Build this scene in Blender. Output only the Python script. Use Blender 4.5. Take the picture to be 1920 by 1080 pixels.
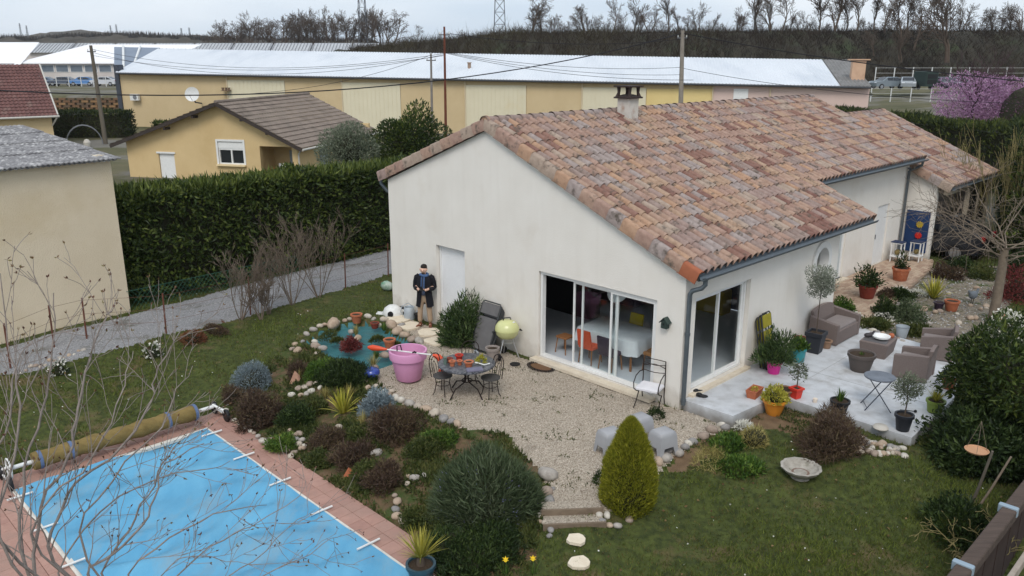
import bpy, bmesh, math, random
import numpy as np
from mathutils import Vector, Matrix
from mathutils.geometry import tessellate_polygon
R = math.radians
sc = bpy.context.scene
for o in list(bpy.data.objects): bpy.data.objects.remove(o)
C = sc.collection
# ---------------------------------------------------------------- camera
F_PX, CX, CY, HOR = 1520.0, 960.0, 540.0, 105.0
PITCH = math.atan((CY - HOR) / F_PX); CAM_H = 7.23
cam = bpy.data.cameras.new('camera'); cam_o = bpy.data.objects.new('camera', cam); C.objects.link(cam_o)
cam_o.location = (0, 0, CAM_H); cam_o.rotation_euler = (math.pi/2 - PITCH, 0, 0)
cam.sensor_width = 36.0; cam.lens = 36.0 * F_PX / 1920.0; cam.clip_start = .1; cam.clip_end = 6000
sc.camera = cam_o
# ---------------------------------------------------------------- world, sun, exposure
SUN_EL, SUN_AZ = 50, 186          # azimuth clockwise from +Y
w = bpy.data.worlds.new('World'); sc.world = w; w.use_nodes = True
nt = w.node_tree; nt.nodes.clear()
def wn(t): return nt.nodes.new(t)
sky = wn('ShaderNodeTexSky'); sky.sky_type = 'NISHITA'; sky.sun_disc = False
sky.sun_elevation = R(SUN_EL); sky.sun_rotation = R(SUN_AZ); sky.dust_density = 3; sky.air_density = 1.2
tc = wn('ShaderNodeTexCoord'); mp = wn('ShaderNodeMapping'); mp.inputs['Scale'].default_value = (1, 1, 4.5)
nz = wn('ShaderNodeTexNoise'); nz.inputs['Scale'].default_value = 2.2; nz.inputs['Detail'].default_value = 6; nz.inputs['Roughness'].default_value = .5
cr = wn('ShaderNodeValToRGB'); e = cr.color_ramp.elements
e[0].position = .32; e[0].color = (6.0, 7.2, 8.6, 1); e[1].position = .68; e[1].color = (8.9, 9.5, 10.2, 1)
mx = wn('ShaderNodeMix'); mx.data_type = 'RGBA'; mx.inputs[0].default_value = .86
bg = wn('ShaderNodeBackground'); bg.inputs[1].default_value = .1; wo = wn('ShaderNodeOutputWorld')
L = nt.links.new
L(tc.outputs['Generated'], mp.inputs[0]); L(mp.outputs[0], nz.inputs[0]); L(nz.outputs[0], cr.inputs[0])
L(sky.outputs[0], mx.inputs[6]); L(cr.outputs[0], mx.inputs[7]); L(mx.outputs[2], bg.inputs[0]); L(bg.outputs[0], wo.inputs[0])
sun = bpy.data.lights.new('sun', 'SUN'); sun.energy = 1.5; sun.angle = R(25); sun.color = (1, .955, .89)
sun_o = bpy.data.objects.new('sun', sun); C.objects.link(sun_o)
sun_o.rotation_euler = (R(90 - SUN_EL), 0, R(180 - SUN_AZ)); sun_o.location = (0, 0, 60)
sc.view_settings.view_transform = 'Standard'; sc.view_settings.look = 'None'; sc.view_settings.gamma = 1
sc.view_settings.exposure = .2
# ---------------------------------------------------------------- pixel -> place
def ray(x, y):
    a = (x - CX) / F_PX; b = (CY - y) / F_PX
    return (a, math.cos(PITCH) + b*math.sin(PITCH), -math.sin(PITCH) + b*math.cos(PITCH))
def P(x, y, z=0.):
    r = ray(x, y); t = (z - CAM_H) / r[2]; return Vector((r[0]*t, r[1]*t, z))
def PD(x, y, D):
    r = ray(x, y); t = D / r[1]; return Vector((r[0]*t, D, CAM_H + r[2]*t))
HC = P(1272, 768); HA = R(90 - 45.3)                      # house corner and direction of its long axis
HU = Vector((math.cos(HA), math.sin(HA), 0)); HV = Vector((-HU.y, HU.x, 0))
def HW(s, t, z=0.): return HC + HU*s + HV*t + Vector((0, 0, z))
def plane(px, py, o, n):
    r = Vector(ray(px, py)); c0 = Vector((0, 0, CAM_H)); return c0 + r*((o - c0).dot(n) / r.dot(n))
# ---------------------------------------------------------------- object helpers
def tag(o, label, cat=None, group=None):
    o['label'] = label
    if cat: o['category'] = cat
    if group: o['group'] = group
    return o
def thing(name, label, cat, loc=(0, 0, 0), rz=0, group=None):
    o = bpy.data.objects.new(name, None); C.objects.link(o); o.location = loc; o.rotation_euler = (0, 0, rz)
    o.empty_display_size = .2
    return tag(o, label, cat, group)
def copy_tree(o, parent=None):
    c = o.copy(); C.objects.link(c)
    if parent: c.parent = parent
    for ch in list(o.children): copy_tree(ch, c)
    return c
def np_mesh(name, V, Fa, mats, parent=None, tint=None, smooth=False, midx=None, loc=None):
    V = np.asarray(V, dtype=np.float32); Fa = np.asarray(Fa, dtype=np.int32); k = Fa.shape[1]; nf = len(Fa)
    me = bpy.data.meshes.new(name); me.vertices.add(len(V)); me.vertices.foreach_set('co', V.ravel())
    me.loops.add(nf*k); me.loops.foreach_set('vertex_index', Fa.ravel())
    me.polygons.add(nf); me.polygons.foreach_set('loop_start', np.arange(0, nf*k, k, dtype=np.int32))
    if midx is not None: me.polygons.foreach_set('material_index', np.asarray(midx, dtype=np.int32))
    me.polygons.foreach_set('use_smooth', np.full(nf, smooth, dtype=bool))
    me.update(calc_edges=True)
    if tint is not None:
        a = me.attributes.new('tint', 'FLOAT', 'POINT'); a.data.foreach_set('value', np.asarray(tint, dtype=np.float32))
    for m in (mats if isinstance(mats, (list, tuple)) else [mats]): me.materials.append(m)
    return link(name, me, parent, loc)
def link(name, me, parent=None, loc=None, rz=None):
    o = bpy.data.objects.new(name, me); C.objects.link(o)
    if parent: o.parent = parent
    if loc is not None: o.location = loc
    if rz is not None: o.rotation_euler = (0, 0, rz)
    return o
_ico = {}
def ico(sub):
    if sub not in _ico:
        bm = bmesh.new(); bmesh.ops.create_icosphere(bm, subdivisions=sub, radius=1)
        _ico[sub] = ([v.co.copy() for v in bm.verts], [[v.index for v in f.verts] for f in bm.faces]); bm.free()
    return _ico[sub]
class MB:
    def __init__(s): s.v = []; s.f = []; s.m = []; s.mi = 0
    def add(s, V, Fs, M=None):
        n = len(s.v)
        s.v += [tuple(M @ Vector(p)) if M is not None else tuple(p) for p in V]
        for f in Fs: s.f.append([i + n for i in f]); s.m.append(s.mi)
        return s
    def box(s, c, d, rz=0, M=None, rx=0, ry=0):
        x, y, z = d[0]/2, d[1]/2, d[2]/2
        V = [(-x,-y,-z),(x,-y,-z),(x,y,-z),(-x,y,-z),(-x,-y,z),(x,-y,z),(x,y,z),(-x,y,z)]
        T = Matrix.Translation(c) @ Matrix.Rotation(rz, 4, 'Z') @ Matrix.Rotation(ry, 4, 'Y') @ Matrix.Rotation(rx, 4, 'X')
        if M is not None: T = M @ T
        return s.add(V, [(0,3,2,1),(4,5,6,7),(0,1,5,4),(1,2,6,5),(2,3,7,6),(3,0,4,7)], T)
    def rbox(s, c, d, b=.02, rz=0, M=None):      # box with chamfered vertical and top edges
        x, y, z = d[0]/2, d[1]/2, d[2]/2
        def ring(i, h): return [(-x+i+b,-y+i,h),(x-i-b,-y+i,h),(x-i,-y+i+b,h),(x-i,y-i-b,h),(x-i-b,y-i,h),(-x+i+b,y-i,h),(-x+i,y-i-b,h),(-x+i,-y+i+b,h)]
        V = ring(0,-z) + ring(0,z-b) + ring(b*.7,z)
        Fs = [list(range(7,-1,-1)), list(range(16,24))]
        for k in (0, 8):
            for i in range(8): j = (i+1) % 8; Fs.append((k+i, k+j, k+8+j, k+8+i))
        T = Matrix.Translation(c) @ Matrix.Rotation(rz, 4, 'Z')
        return s.add(V, Fs, M @ T if M is not None else T)
    def tube(s, pts, r, n=8, cap=True, M=None, flat=1.0):
        pts = [Vector(p) for p in pts]; k = len(pts)
        rs = r if isinstance(r, (list, tuple)) else [r]*k
        t0 = (pts[1]-pts[0]).normalized(); a = Vector((0,0,1)) if abs(t0.z) < .9 else Vector((1,0,0))
        nx = t0.cross(a).normalized(); V = []; Fs = []
        for i in range(k):
            t = (pts[min(i+1,k-1)] - pts[max(i-1,0)]).normalized()
            nx = (nx - t*nx.dot(t)).normalized(); ny = t.cross(nx)
            for j in range(n):
                an = 2*math.pi*j/n; V.append(pts[i] + nx*math.cos(an)*rs[i] + ny*math.sin(an)*rs[i]*flat)
        for i in range(k-1):
            for j in range(n): b = (j+1) % n; Fs.append((i*n+j, i*n+b, (i+1)*n+b, (i+1)*n+j))
        if cap: Fs += [list(range(n-1,-1,-1)), list(range((k-1)*n, k*n))]
        return s.add(V, Fs, M)
    def lathe(s, prof, n=24, c=(0,0,0), M=None, sx=1, sy=1):
        V = []; Fs = []; k = len(prof)
        for r, z in prof:
            for j in range(n): an = 2*math.pi*j/n; V.append((c[0]+r*sx*math.cos(an), c[1]+r*sy*math.sin(an), c[2]+z))
        for i in range(k-1):
            for j in range(n): b = (j+1) % n; Fs.append((i*n+j, i*n+b, (i+1)*n+b, (i+1)*n+j))
        if prof[0][0] > 1e-4: Fs.append(list(range(n-1,-1,-1)))
        if prof[-1][0] > 1e-4: Fs.append(list(range((k-1)*n, k*n)))
        return s.add(V, Fs, M)
    def prism(s, poly, z0, z1, M=None):
        n = len(poly); V = [(x, y, z0) for x, y in poly] + [(x, y, z1) for x, y in poly]
        tr = tessellate_polygon([[Vector((x, y, 0)) for x, y in poly]])
        Fs = [tuple(i + n for i in t) for t in tr] + [tuple(reversed(t)) for t in tr]
        for i in range(n): j = (i+1) % n; Fs.append((i, j, n+j, n+i))
        return s.add(V, Fs, M)
    def wall(s, outer, holes, y0, y1, M=None):      # outline and holes in (x,z); thickness y0..y1
        loops = [outer] + holes; V = []; tr = tessellate_polygon([[Vector((x, z, 0)) for x, z in l] for l in loops])
        for y in (y0, y1):
            for l in loops: V += [(x, y, z) for x, z in l]
        n = len(V)//2; Fs = [t for t in tr] + [tuple(i+n for i in reversed(t)) for t in tr]; k = 0
        for l in loops:
            m = len(l)
            for i in range(m): j = (i+1) % m; Fs.append((k+i, k+j, n+k+j, n+k+i))
            k += m
        return s.add(V, Fs, M)
    def blob(s, c, r, sub=2, amp=.15, seed=0, M=None, fl=None):
        V, Fs = ico(sub); rng = random.Random(seed); W = []
        ks = [(Vector((rng.uniform(-1,1), rng.uniform(-1,1), rng.uniform(-1,1)))*2.6, rng.uniform(0,6)) for _ in range(5)]
        for v in V:
            d = 1 + amp*sum(math.sin(v.dot(k)+p) for k, p in ks)/2.2
            q = Vector((v.x*r[0]*d, v.y*r[1]*d, v.z*r[2]*d))
            if fl is not None: q.z = max(q.z, fl)
            W.append((c[0]+q.x, c[1]+q.y, c[2]+q.z))
        return s.add(W, Fs, M)
    def build(s, name, mat, parent=None, loc=None, smooth=None, rz=None):
        me = bpy.data.meshes.new(name); me.from_pydata(s.v, [], s.f); me.update()
        mats = mat if isinstance(mat, (list, tuple)) else [mat]
        for m in mats: me.materials.append(m)
        if len(mats) > 1: me.polygons.foreach_set('material_index', s.m)
        bm = bmesh.new(); bm.from_mesh(me); bmesh.ops.recalc_face_normals(bm, faces=bm.faces); bm.to_mesh(me); bm.free()
        if smooth:
            me.polygons.foreach_set('use_smooth', [True]*len(me.polygons)); me.set_sharp_from_angle(angle=R(smooth))
        return link(name, me, parent, loc, rz)
def struct(o): o['kind'] = 'structure'; return o
# ---------------------------------------------------------------- materials
def lin(c): return tuple(((x/12.92) if x <= .04045 else ((x+.055)/1.055)**2.4) for x in c)
def rgb(r, g, b): return lin((r/255, g/255, b/255)) + (1,)
_M = {}
def mk(name, c1, c2=None, scale=4., amt=1., rough=.8, bump=0., bscale=40., metal=0., c3=None, s3=1., t3=(.55,.7), detail=5., voro=0, stretch=None, space='W', spec=.3):
    """noise mix of c1/c2, optional stain colour c3 in patches, noise or voronoi bump; world-space texture coordinates"""
    if name in _M: return _M[name]
    m = bpy.data.materials.new(name); m.use_nodes = True; t = m.node_tree; N = t.nodes.new; K = t.links.new
    b = t.nodes['Principled BSDF']; b.inputs['Roughness'].default_value = rough; b.inputs['Metallic'].default_value = metal
    b.inputs['Specular IOR Level'].default_value = spec
    if space == 'W': src = N('ShaderNodeNewGeometry').outputs['Position']
    else: src = N('ShaderNodeTexCoord').outputs['Object']
    if stretch:
        mpn = N('ShaderNodeMapping'); mpn.inputs['Scale'].default_value = stretch; K(src, mpn.inputs[0]); src = mpn.outputs[0]
    col = None
    if c2 is not None:
        n = N('ShaderNodeTexVoronoi' if voro else 'ShaderNodeTexNoise'); n.inputs['Scale'].default_value = scale; K(src, n.inputs['Vector'])
        r = N('ShaderNodeValToRGB'); r.color_ramp.elements[0].color = c1; r.color_ramp.elements[1].color = c2
        if voro:
            sp = N('ShaderNodeSeparateColor'); K(n.outputs['Color'], sp.inputs[0]); K(sp.outputs[0], r.inputs[0])
        else:
            n.inputs['Detail'].default_value = detail; r.color_ramp.elements[0].position = .5-.25/amt; r.color_ramp.elements[1].position = .5+.25/amt
            n.inputs['Roughness'].default_value = .62; K(n.outputs[0], r.inputs[0])
        col = r.outputs[0]
    if c3 is not None:
        n3 = N('ShaderNodeTexNoise'); n3.inputs['Scale'].default_value = s3; n3.inputs['Detail'].default_value = 7; n3.inputs['Roughness'].default_value = .65; K(src, n3.inputs['Vector'])
        mr = N('ShaderNodeMapRange'); mr.inputs[1].default_value = t3[0]; mr.inputs[2].default_value = t3[1]; K(n3.outputs[0], mr.inputs[0])
        mm = N('ShaderNodeMix'); mm.data_type = 'RGBA'; K(mr.outputs[0], mm.inputs[0]); mm.inputs[7].default_value = c3
        if col is not None: K(col, mm.inputs[6])
        else: mm.inputs[6].default_value = c1
        col = mm.outputs[2]
    if col is not None: K(col, b.inputs['Base Color'])
    else: b.inputs['Base Color'].default_value = c1
    if bump:
        bn = N('ShaderNodeTexVoronoi' if voro else 'ShaderNodeTexNoise'); bn.inputs['Scale'].default_value = bscale; K(src, bn.inputs['Vector'])
        if not voro: bn.inputs['Detail'].default_value = 6
        bp = N('ShaderNodeBump'); bp.inputs['Strength'].default_value = min(1., bump); bp.inputs['Distance'].default_value = .02*max(1, bump)
        K(bn.outputs[0], bp.inputs['Height']); K(bp.outputs[0], b.inputs['Normal'])
    _M[name] = m; return m
def leafmat(name, dark, mid, light, rough=.55, trans=.25):
    if name in _M: return _M[name]
    m = bpy.data.materials.new(name); m.use_nodes = True; t = m.node_tree; N = t.nodes.new; K = t.links.new
    b = t.nodes['Principled BSDF']; b.inputs['Roughness'].default_value = rough; b.inputs['Specular IOR Level'].default_value = .25
    a = N('ShaderNodeAttribute'); a.attribute_name = 'tint'; r = N('ShaderNodeValToRGB'); e = r.color_ramp.elements
    e[0].color = dark; e[1].color = light; q = e.new(.5); q.color = mid
    K(a.outputs['Fac'], r.inputs[0]); K(r.outputs[0], b.inputs['Base Color'])
    tr = N('ShaderNodeBsdfTranslucent'); K(r.outputs[0], tr.inputs[0]); ms = N('ShaderNodeMixShader'); ms.inputs[0].default_value = trans
    K(b.outputs[0], ms.inputs[1]); K(tr.outputs[0], ms.inputs[2]); K(ms.outputs[0], t.nodes['Material Output'].inputs[0])
    _M[name] = m; return m
def glassmat(name='window_glass', tintc=(.93,.96,.96,1), refl=.05):
    if name in _M: return _M[name]
    m = bpy.data.materials.new(name); m.use_nodes = True; t = m.node_tree; t.nodes.clear(); N = t.nodes.new; K = t.links.new
    tr = N('ShaderNodeBsdfTransparent'); tr.inputs[0].default_value = tintc; gl = N('ShaderNodeBsdfGlossy'); gl.inputs['Roughness'].default_value = .02
    ms = N('ShaderNodeMixShader'); ms.inputs[0].default_value = refl; K(tr.outputs[0], ms.inputs[1]); K(gl.outputs[0], ms.inputs[2])
    o = N('ShaderNodeOutputMaterial'); K(ms.outputs[0], o.inputs[0]); _M[name] = m; return m
def weather(m, z0, z1, col, amt):
    """splash dirt near the ground and faint run-off streaks, over whatever feeds the base colour"""
    t = m.node_tree; N = t.nodes.new; K = t.links.new; b = t.nodes['Principled BSDF']; src = b.inputs['Base Color'].links[0].from_socket
    g = N('ShaderNodeNewGeometry').outputs['Position']; sp = N('ShaderNodeSeparateXYZ'); K(g, sp.inputs[0])
    n = N('ShaderNodeTexNoise'); n.inputs['Scale'].default_value = 3.5; n.inputs['Detail'].default_value = 8; K(g, n.inputs['Vector'])
    a = N('ShaderNodeMath'); a.operation = 'MULTIPLY_ADD'; a.inputs[1].default_value = (z1-z0)*1.6; K(n.outputs[0], a.inputs[0]); s = N('ShaderNodeMath'); s.operation = 'MULTIPLY'; s.inputs[1].default_value = -1; K(sp.outputs[2], s.inputs[0]); K(s.outputs[0], a.inputs[2])
    r = N('ShaderNodeMapRange'); r.inputs[1].default_value = -.15*(z1-z0); r.inputs[2].default_value = .9*(z1-z0); r.inputs[4].default_value = amt; K(a.outputs[0], r.inputs[0])
    mp_ = N('ShaderNodeMapping'); mp_.inputs['Scale'].default_value = (5, 5, .35); K(g, mp_.inputs[0]); n2 = N('ShaderNodeTexNoise'); n2.inputs['Scale'].default_value = 1.; n2.inputs['Detail'].default_value = 6; K(mp_.outputs[0], n2.inputs['Vector'])
    r2 = N('ShaderNodeMapRange'); r2.inputs[1].default_value = .5; r2.inputs[2].default_value = .85; r2.inputs[4].default_value = amt*.14; K(n2.outputs[0], r2.inputs[0]); mxm = N('ShaderNodeMath'); mxm.operation = 'MAXIMUM'; K(r.outputs[0], mxm.inputs[0]); K(r2.outputs[0], mxm.inputs[1])
    m2 = N('ShaderNodeMix'); m2.data_type = 'RGBA'; K(mxm.outputs[0], m2.inputs[0]); K(src, m2.inputs[6]); m2.inputs[7].default_value = col; K(m2.outputs[2], b.inputs['Base Color']); return m
# ---------------------------------------------------------------- vegetation helpers
def unit(a): return a / np.maximum(np.linalg.norm(a, axis=1, keepdims=True), 1e-6)
def leaves(pos, d, ln, wd, rng, fold=.25):
    """rhombic leaves: base pos, axis d, length ln, width wd -> verts, quads"""
    n = len(pos); s = unit(np.cross(d, rng.normal(size=(n, 3)))); up = np.cross(s, d)
    ln = np.broadcast_to(ln, n)[:, None]; wd = np.broadcast_to(wd, n)[:, None]
    m = pos + d*ln*.45 + up*ln*fold*.3
    V = np.stack([pos, m + s*wd*.5, pos + d*ln - up*ln*fold*.2, m - s*wd*.5], 1).reshape(-1, 3)
    return V, np.arange(n*4).reshape(-1, 4)
def blades(pos, d, ln, wd, rng):
    n = len(pos); s = unit(np.cross(d, rng.normal(size=(n, 3)))); ln = np.broadcast_to(ln, n)[:, None]; wd = np.broadcast_to(wd, n)[:, None]
    V = np.stack([pos - s*wd*.5, pos + s*wd*.5, pos + d*ln], 1).reshape(-1, 3)
    return V, np.arange(n*3).reshape(-1, 3)
def crown_pts(n, R3, rng, profile='dome', lumps=.15, shell=.35):
    """points on a lumpy shell and outward normals, base at z=0"""
    if profile == 'box':
        q = rng.uniform(-1, 1, size=(n, 3)); ax = rng.choice(3, n, p=[.2, .45, .35]); sg = np.where(rng.random(n) < .5, -1, 1)
        sg = np.where(ax == 2, 1, sg); dep = 1 - shell*rng.random(n)**2*np.array([.3, 1, .4])[ax]
        q[np.arange(n), ax] = sg*dep; nr = np.zeros((n, 3)); nr[np.arange(n), ax] = sg
        w = .5*(np.sin(q[:, 0]*21+q[:, 2]*5)+np.sin(q[:, 0]*9+q[:, 2]*8+2)+np.sin(q[:,0]*47+q[:,2]*17))/1.5
        p = q*np.array(R3) + nr*(lumps*w*rng.random(n))[:, None]; p[:, 2] += R3[2]
        return p, nr
    u = rng.normal(size=(n, 3)); u = unit(u)
    k = rng.normal(size=(7, 3))*3.2; ph = rng.uniform(0, 6, 7); w = np.sin(u@k.T + ph).sum(1)/3.
    rad = (1 + lumps*w)*(1 - shell*rng.random(n)**1.6)
    if profile == 'dome':
        u[:, 2] = np.abs(u[:, 2])*1.15 - .15; p = u*rad[:, None]*np.array(R3); p[:, 2] = np.maximum(p[:, 2], .02); return p, unit(u/np.array(R3))
    if profile == 'egg' or profile == 'cone':
        h = rng.random(n)**(.8); an = rng.uniform(0, 2*math.pi, n)
        rr = np.where(h < .22, .82+.18*np.sin(h/.22*math.pi/2), np.cos((h-.22)/.78*math.pi/2)**(.72 if profile == 'egg' else 1.1))
        w = np.sin(an*5+h*9)*.4+np.sin(an*3-h*14+1)*.6; rr = rr*(1+lumps*w)*(1-shell*rng.random(n)**2)
        p = np.stack([np.cos(an)*rr*R3[0], np.sin(an)*rr*R3[1], h*R3[2]], 1)
        nr = np.stack([np.cos(an), np.sin(an), .25+.9*h], 1); return p, unit(nr)
    p = u*rad[:, None]*np.array(R3); p[:, 2] += R3[2]; return p, unit(u/np.array(R3))        # ball
def bush(name, label, cat, loc, R3, n, ln, wd, mat, profile='dome', kind='leaf', up=.4, rnd=.5, lumps=.15, shell=.35, seed=1, group=None, core=.72, stem=None, z0=0., fold=.25, tb=(.5,.22), parent=None, fname='foliage'):
    rng = np.random.default_rng(seed); root = parent or thing(name, label, cat, loc, rng.uniform(0, 6) if profile != 'box' else 0, group)
    p, nr = crown_pts(n, R3, rng, profile, lumps, shell); p[:, 2] += z0
    d = unit(nr*(1-rnd*.5) + rng.normal(size=(n, 3))*rnd + np.array([0, 0, up]))
    l_ = ln*rng.uniform(.6, 1.25, n); V, Fa = (leaves(p, d, l_, wd*rng.uniform(.7, 1.2, n), rng, fold) if kind == 'leaf' else blades(p, d, l_, wd, rng))
    k3 = rng.normal(size=(4, 3))*(2.2/max(R3)); cl = np.sin(p@k3.T+rng.uniform(0, 6, 4)).sum(1)/4
    tint = np.clip(rng.normal(tb[0], tb[1], n) + cl*.25, 0, 1); tint = np.repeat(tint, Fa.shape[1])
    np_mesh(fname, V, Fa, mat, root, tint)
    if core:
        b = MB()
        if profile == 'box': b.box((0, 0, R3[2]*.92+z0), (R3[0]*1.92, R3[1]*1.1, R3[2]*1.8))
        elif profile in ('egg', 'cone'): b.lathe([(R3[0]*.6, .02), (R3[0]*.82, R3[2]*.2), (R3[0]*.66, R3[2]*.5), (R3[0]*.36, R3[2]*.78), (0, R3[2]*.9)], 14)
        else: b.blob((0, 0, z0+(R3[2]*.1 if profile == 'dome' else R3[2])), (R3[0]*core, R3[1]*core, R3[2]*core), 2, lumps, seed, fl=(-R3[2]*.1 if profile == 'dome' else None))
        o = b.build('shade_core', mk('shade_core', rgb(32, 37, 20), rgb(50, 46, 30), 14, bump=.8, bscale=30), root)  # solid core blocks see-through; the foliage's inner shade is put into its dark colour
    if stem:
        b = MB(); r0, h = stem; b.tube([(0, 0, -.02), (.02*h, .01, h*.5), (0, 0, h)], [r0, r0*.8, r0*.6], 7)
        b.build('stem', mk('bark', rgb(96, 84, 70), rgb(66, 56, 46), 20, bump=.6, bscale=60), root, smooth=50)
    return root
def tubes_np(lines, nside):
    Vs = []; Fs = []; off = 0; ang = np.arange(nside)*2*math.pi/nside; ca, sa = np.cos(ang), np.sin(ang)
    for pts, rad in lines:
        k = len(pts); t = np.gradient(pts, axis=0); t = t/np.maximum(np.linalg.norm(t, axis=1, keepdims=True), 1e-6)
        a = np.array([.31, .73, .6]); nx = np.cross(t, a); nx /= np.maximum(np.linalg.norm(nx, axis=1, keepdims=True), 1e-6); ny = np.cross(t, nx)
        ring = pts[:, None, :] + rad[:, None, None]*(nx[:, None, :]*ca[None, :, None] + ny[:, None, :]*sa[None, :, None])
        Vs.append(ring.reshape(-1, 3)); i = np.arange(k-1)[:, None]*nside; j = np.arange(nside)[None, :]; j2 = (j+1) % nside
        Fs.append(np.stack([off+i+j, off+i+j2, off+i+nside+j2, off+i+nside+j], -1).reshape(-1, 4)); off += k*nside
    return np.concatenate(Vs), np.concatenate(Fs)
def grow(rng, p, d, Ln, r, lvl, maxl, out, spread=.7, nch=(6, 5, 4, 3), up=.06, wander=.12, seg=6, tmin=.25, sh=(.4, .68), rmin=.003, tips=None):
    k = seg; pts = [p]; dd = d/np.linalg.norm(d)
    for i in range(k):
        dd = dd + rng.normal(size=3)*wander + np.array([0, 0, up]); dd /= np.linalg.norm(dd); pts.append(pts[-1] + dd*Ln/k)
    pts = np.array(pts); rad = np.maximum(r*(1-np.linspace(0, 1, k+1)*.72), rmin); out.append((lvl, pts, rad))
    if lvl >= maxl:
        if tips is not None: tips.append((pts[-1], dd))
        return
    for c in range(nch[min(lvl, len(nch)-1)]):
        t = tmin + (1-tmin)*(c+rng.random())/nch[min(lvl, len(nch)-1)]; x = min(t*k, k-1e-3); i = int(x)
        q = pts[i] + (pts[i+1]-pts[i])*(x-i); ax = pts[i+1]-pts[i]; ax /= np.linalg.norm(ax)
        s = np.cross(ax, rng.normal(size=3)); s /= np.linalg.norm(s); a = spread*rng.uniform(.6, 1.3)
        grow(rng, q, ax*math.cos(a)+s*math.sin(a), Ln*rng.uniform(*sh)*(1.1-.45*t), max(np.interp(x, range(k+1), rad)*.62, rmin), lvl+1, maxl, out, spread, nch, up, wander, max(3, seg-1), .2, sh, rmin, tips)
def bare_tree(name, label, cat, loc, h, r, mat, seed, maxl=3, group=None, nch=(8, 6, 4, 3), spread=.7, up=.05, wander=.1, lean=(0, 0), rmin=.004, tmin=.25, stems=1, sh=(.4, .68), root=None, stem_spread=.25):
    rng = np.random.default_rng(seed); root = root or thing(name, label, cat, loc, 0, group); out = []
    for s in range(stems):
        a = rng.uniform(0, 6.28); sp = stem_spread if stems > 1 else 0
        grow(rng, np.array([math.cos(a)*r*1.5*(stems > 1), math.sin(a)*r*1.5*(stems > 1), -.05]), np.array([lean[0]+math.cos(a)*sp, lean[1]+math.sin(a)*sp, 1.]), h*rng.uniform(.8, 1), r, 0, maxl, out, spread, nch, up, wander, 7, tmin, sh, rmin)
    V, Fa = tubes_np([(p, q) for l, p, q in out if l == 0], 7); np_mesh('trunk', V, Fa, mat, root, smooth=True)
    V, Fa = tubes_np([(p, q) for l, p, q in out if l > 0], 4); np_mesh('crown', V, Fa, mat, root, smooth=True)
    return root
# ================================================================ SETTING: terrain
def inpoly(x, y, poly):
    c = np.zeros(x.shape, bool); n = len(poly)
    for i in range(n):
        x1, y1 = poly[i][0], poly[i][1]; x2, y2 = poly[(i+1) % n][0], poly[(i+1) % n][1]
        c ^= ((y1 > y) != (y2 > y)) & (x < (x2-x1)*(y-y1)/((y2-y1)+1e-12) + x1)
    return c
CTRL = [(735,590,0),(800,630,0),(900,680,0),(1000,720,0),(1100,760,0),(1200,800,0),(1270,790,0),(850,760,0),(950,800,0),(1080,860,-.02),(1085,940,-.04),(700,620,0),(640,640,0),(600,700,-.05),(760,720,-.02),
 (500,720,-.2),(560,800,-.34),(700,850,-.3),(640,900,-.45),(560,870,-.5),(470,800,-.5),(900,940,-.3),(760,990,-.47),(880,1030,-.42),(1040,975,-.1),(1110,975,-.1),(1080,1000,-.15),(1080,1022,-.2),(1085,1060,-.28),(1150,1000,-.2),(1000,1000,-.25),(1200,1000,-.25),(1000,1060,-.4),
 (1300,1000,-.45),(1600,960,-.28),(1500,850,-.14),(1300,870,-.15),(1400,810,-.06),(1440,770,-.02),(1700,860,.05),(1620,835,.06),(1800,900,-.12),(1200,1070,-.45),(1750,1060,-.45),(1560,810,.08),
 (1500,700,-.05),(1650,720,-.05),(1650,590,.16),(1750,620,.16),(1850,590,.16),(1700,540,.14),(1800,540,.16),(1600,560,.1),(1740,490,.1),(1900,480,.2),
 (600,600,0),(500,640,-.08),(400,680,-.2),(300,720,-.3),(200,760,-.35),(450,720,-.25),(300,790,-.47),(100,850,-.47),(400,760,-.45),(50,680,-.1),(160,640,0),(300,600,0),(500,550,0),(700,490,0)]
CP = np.array([list(P(*c)) for c in CTRL] + [[-12, 9, -.45], [-3, 7, -.45], [5, 7, -.45], [-6, 34, 0], [-14, 34, 0], [10, 40, .1], [0, 40, 0], [18, 22, .2], [16, 15, -.2], [14, 9, -.4]])
X0, X1, Y0, Y1 = -18., 21., 4., 46.
def terrain(x, y):
    x = np.asarray(x, float); y = np.asarray(y, float); num = 0; den = 0
    for c in CP:
        w_ = 1/(((x-c[0])**2+(y-c[1])**2)+.25)**2; num = num + w_*c[2]; den = den + w_
    z = num/den
    ed = np.minimum(np.minimum(x-X0, X1-x), np.minimum(y-Y0, Y1-y)); return z*np.clip(ed/3, 0, 1)
def G(px, py):                                   # where the ray through a pixel meets the ground
    z = 0.
    for _ in range(12): q = P(px, py, z); z = .5*z + .5*float(terrain(q.x, q.y))
    q = P(px, py, z); q.z = float(terrain(q.x, q.y)); return q
def pix(poly): return [tuple(G(*p))[:2] for p in poly]
def stp(poly): return [tuple(HW(s, t))[:2] for s, t in poly]
GRAVEL = pix([(735,588),(1272,770),(1300,765),(1372,792),(1362,803),(1300,832),(1262,858),(1235,885),(1150,925),(1150,962),(1028,966),(1030,895),(985,852),(940,812),(870,803),(800,775),(742,745),(700,714),(700,690),(785,658),(795,645),(760,622),(722,600)])
POND = pix([(572,640),(600,622),(640,607),(690,602),(718,607),(732,622),(768,638),(774,655),(742,668),(738,682),(702,694),(680,680),(660,672),(612,668),(598,655)])
BED = pix([(540,650),(575,652),(612,670),(680,692),(700,714),(742,747),(800,777),(870,805),(940,815),(985,855),(1030,897),(1022,965),(1010,1000),(990,1085),(845,1085),(760,1005),(640,925),(565,877),(500,835),(432,775),(440,730),(480,700),(520,668)])
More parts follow.
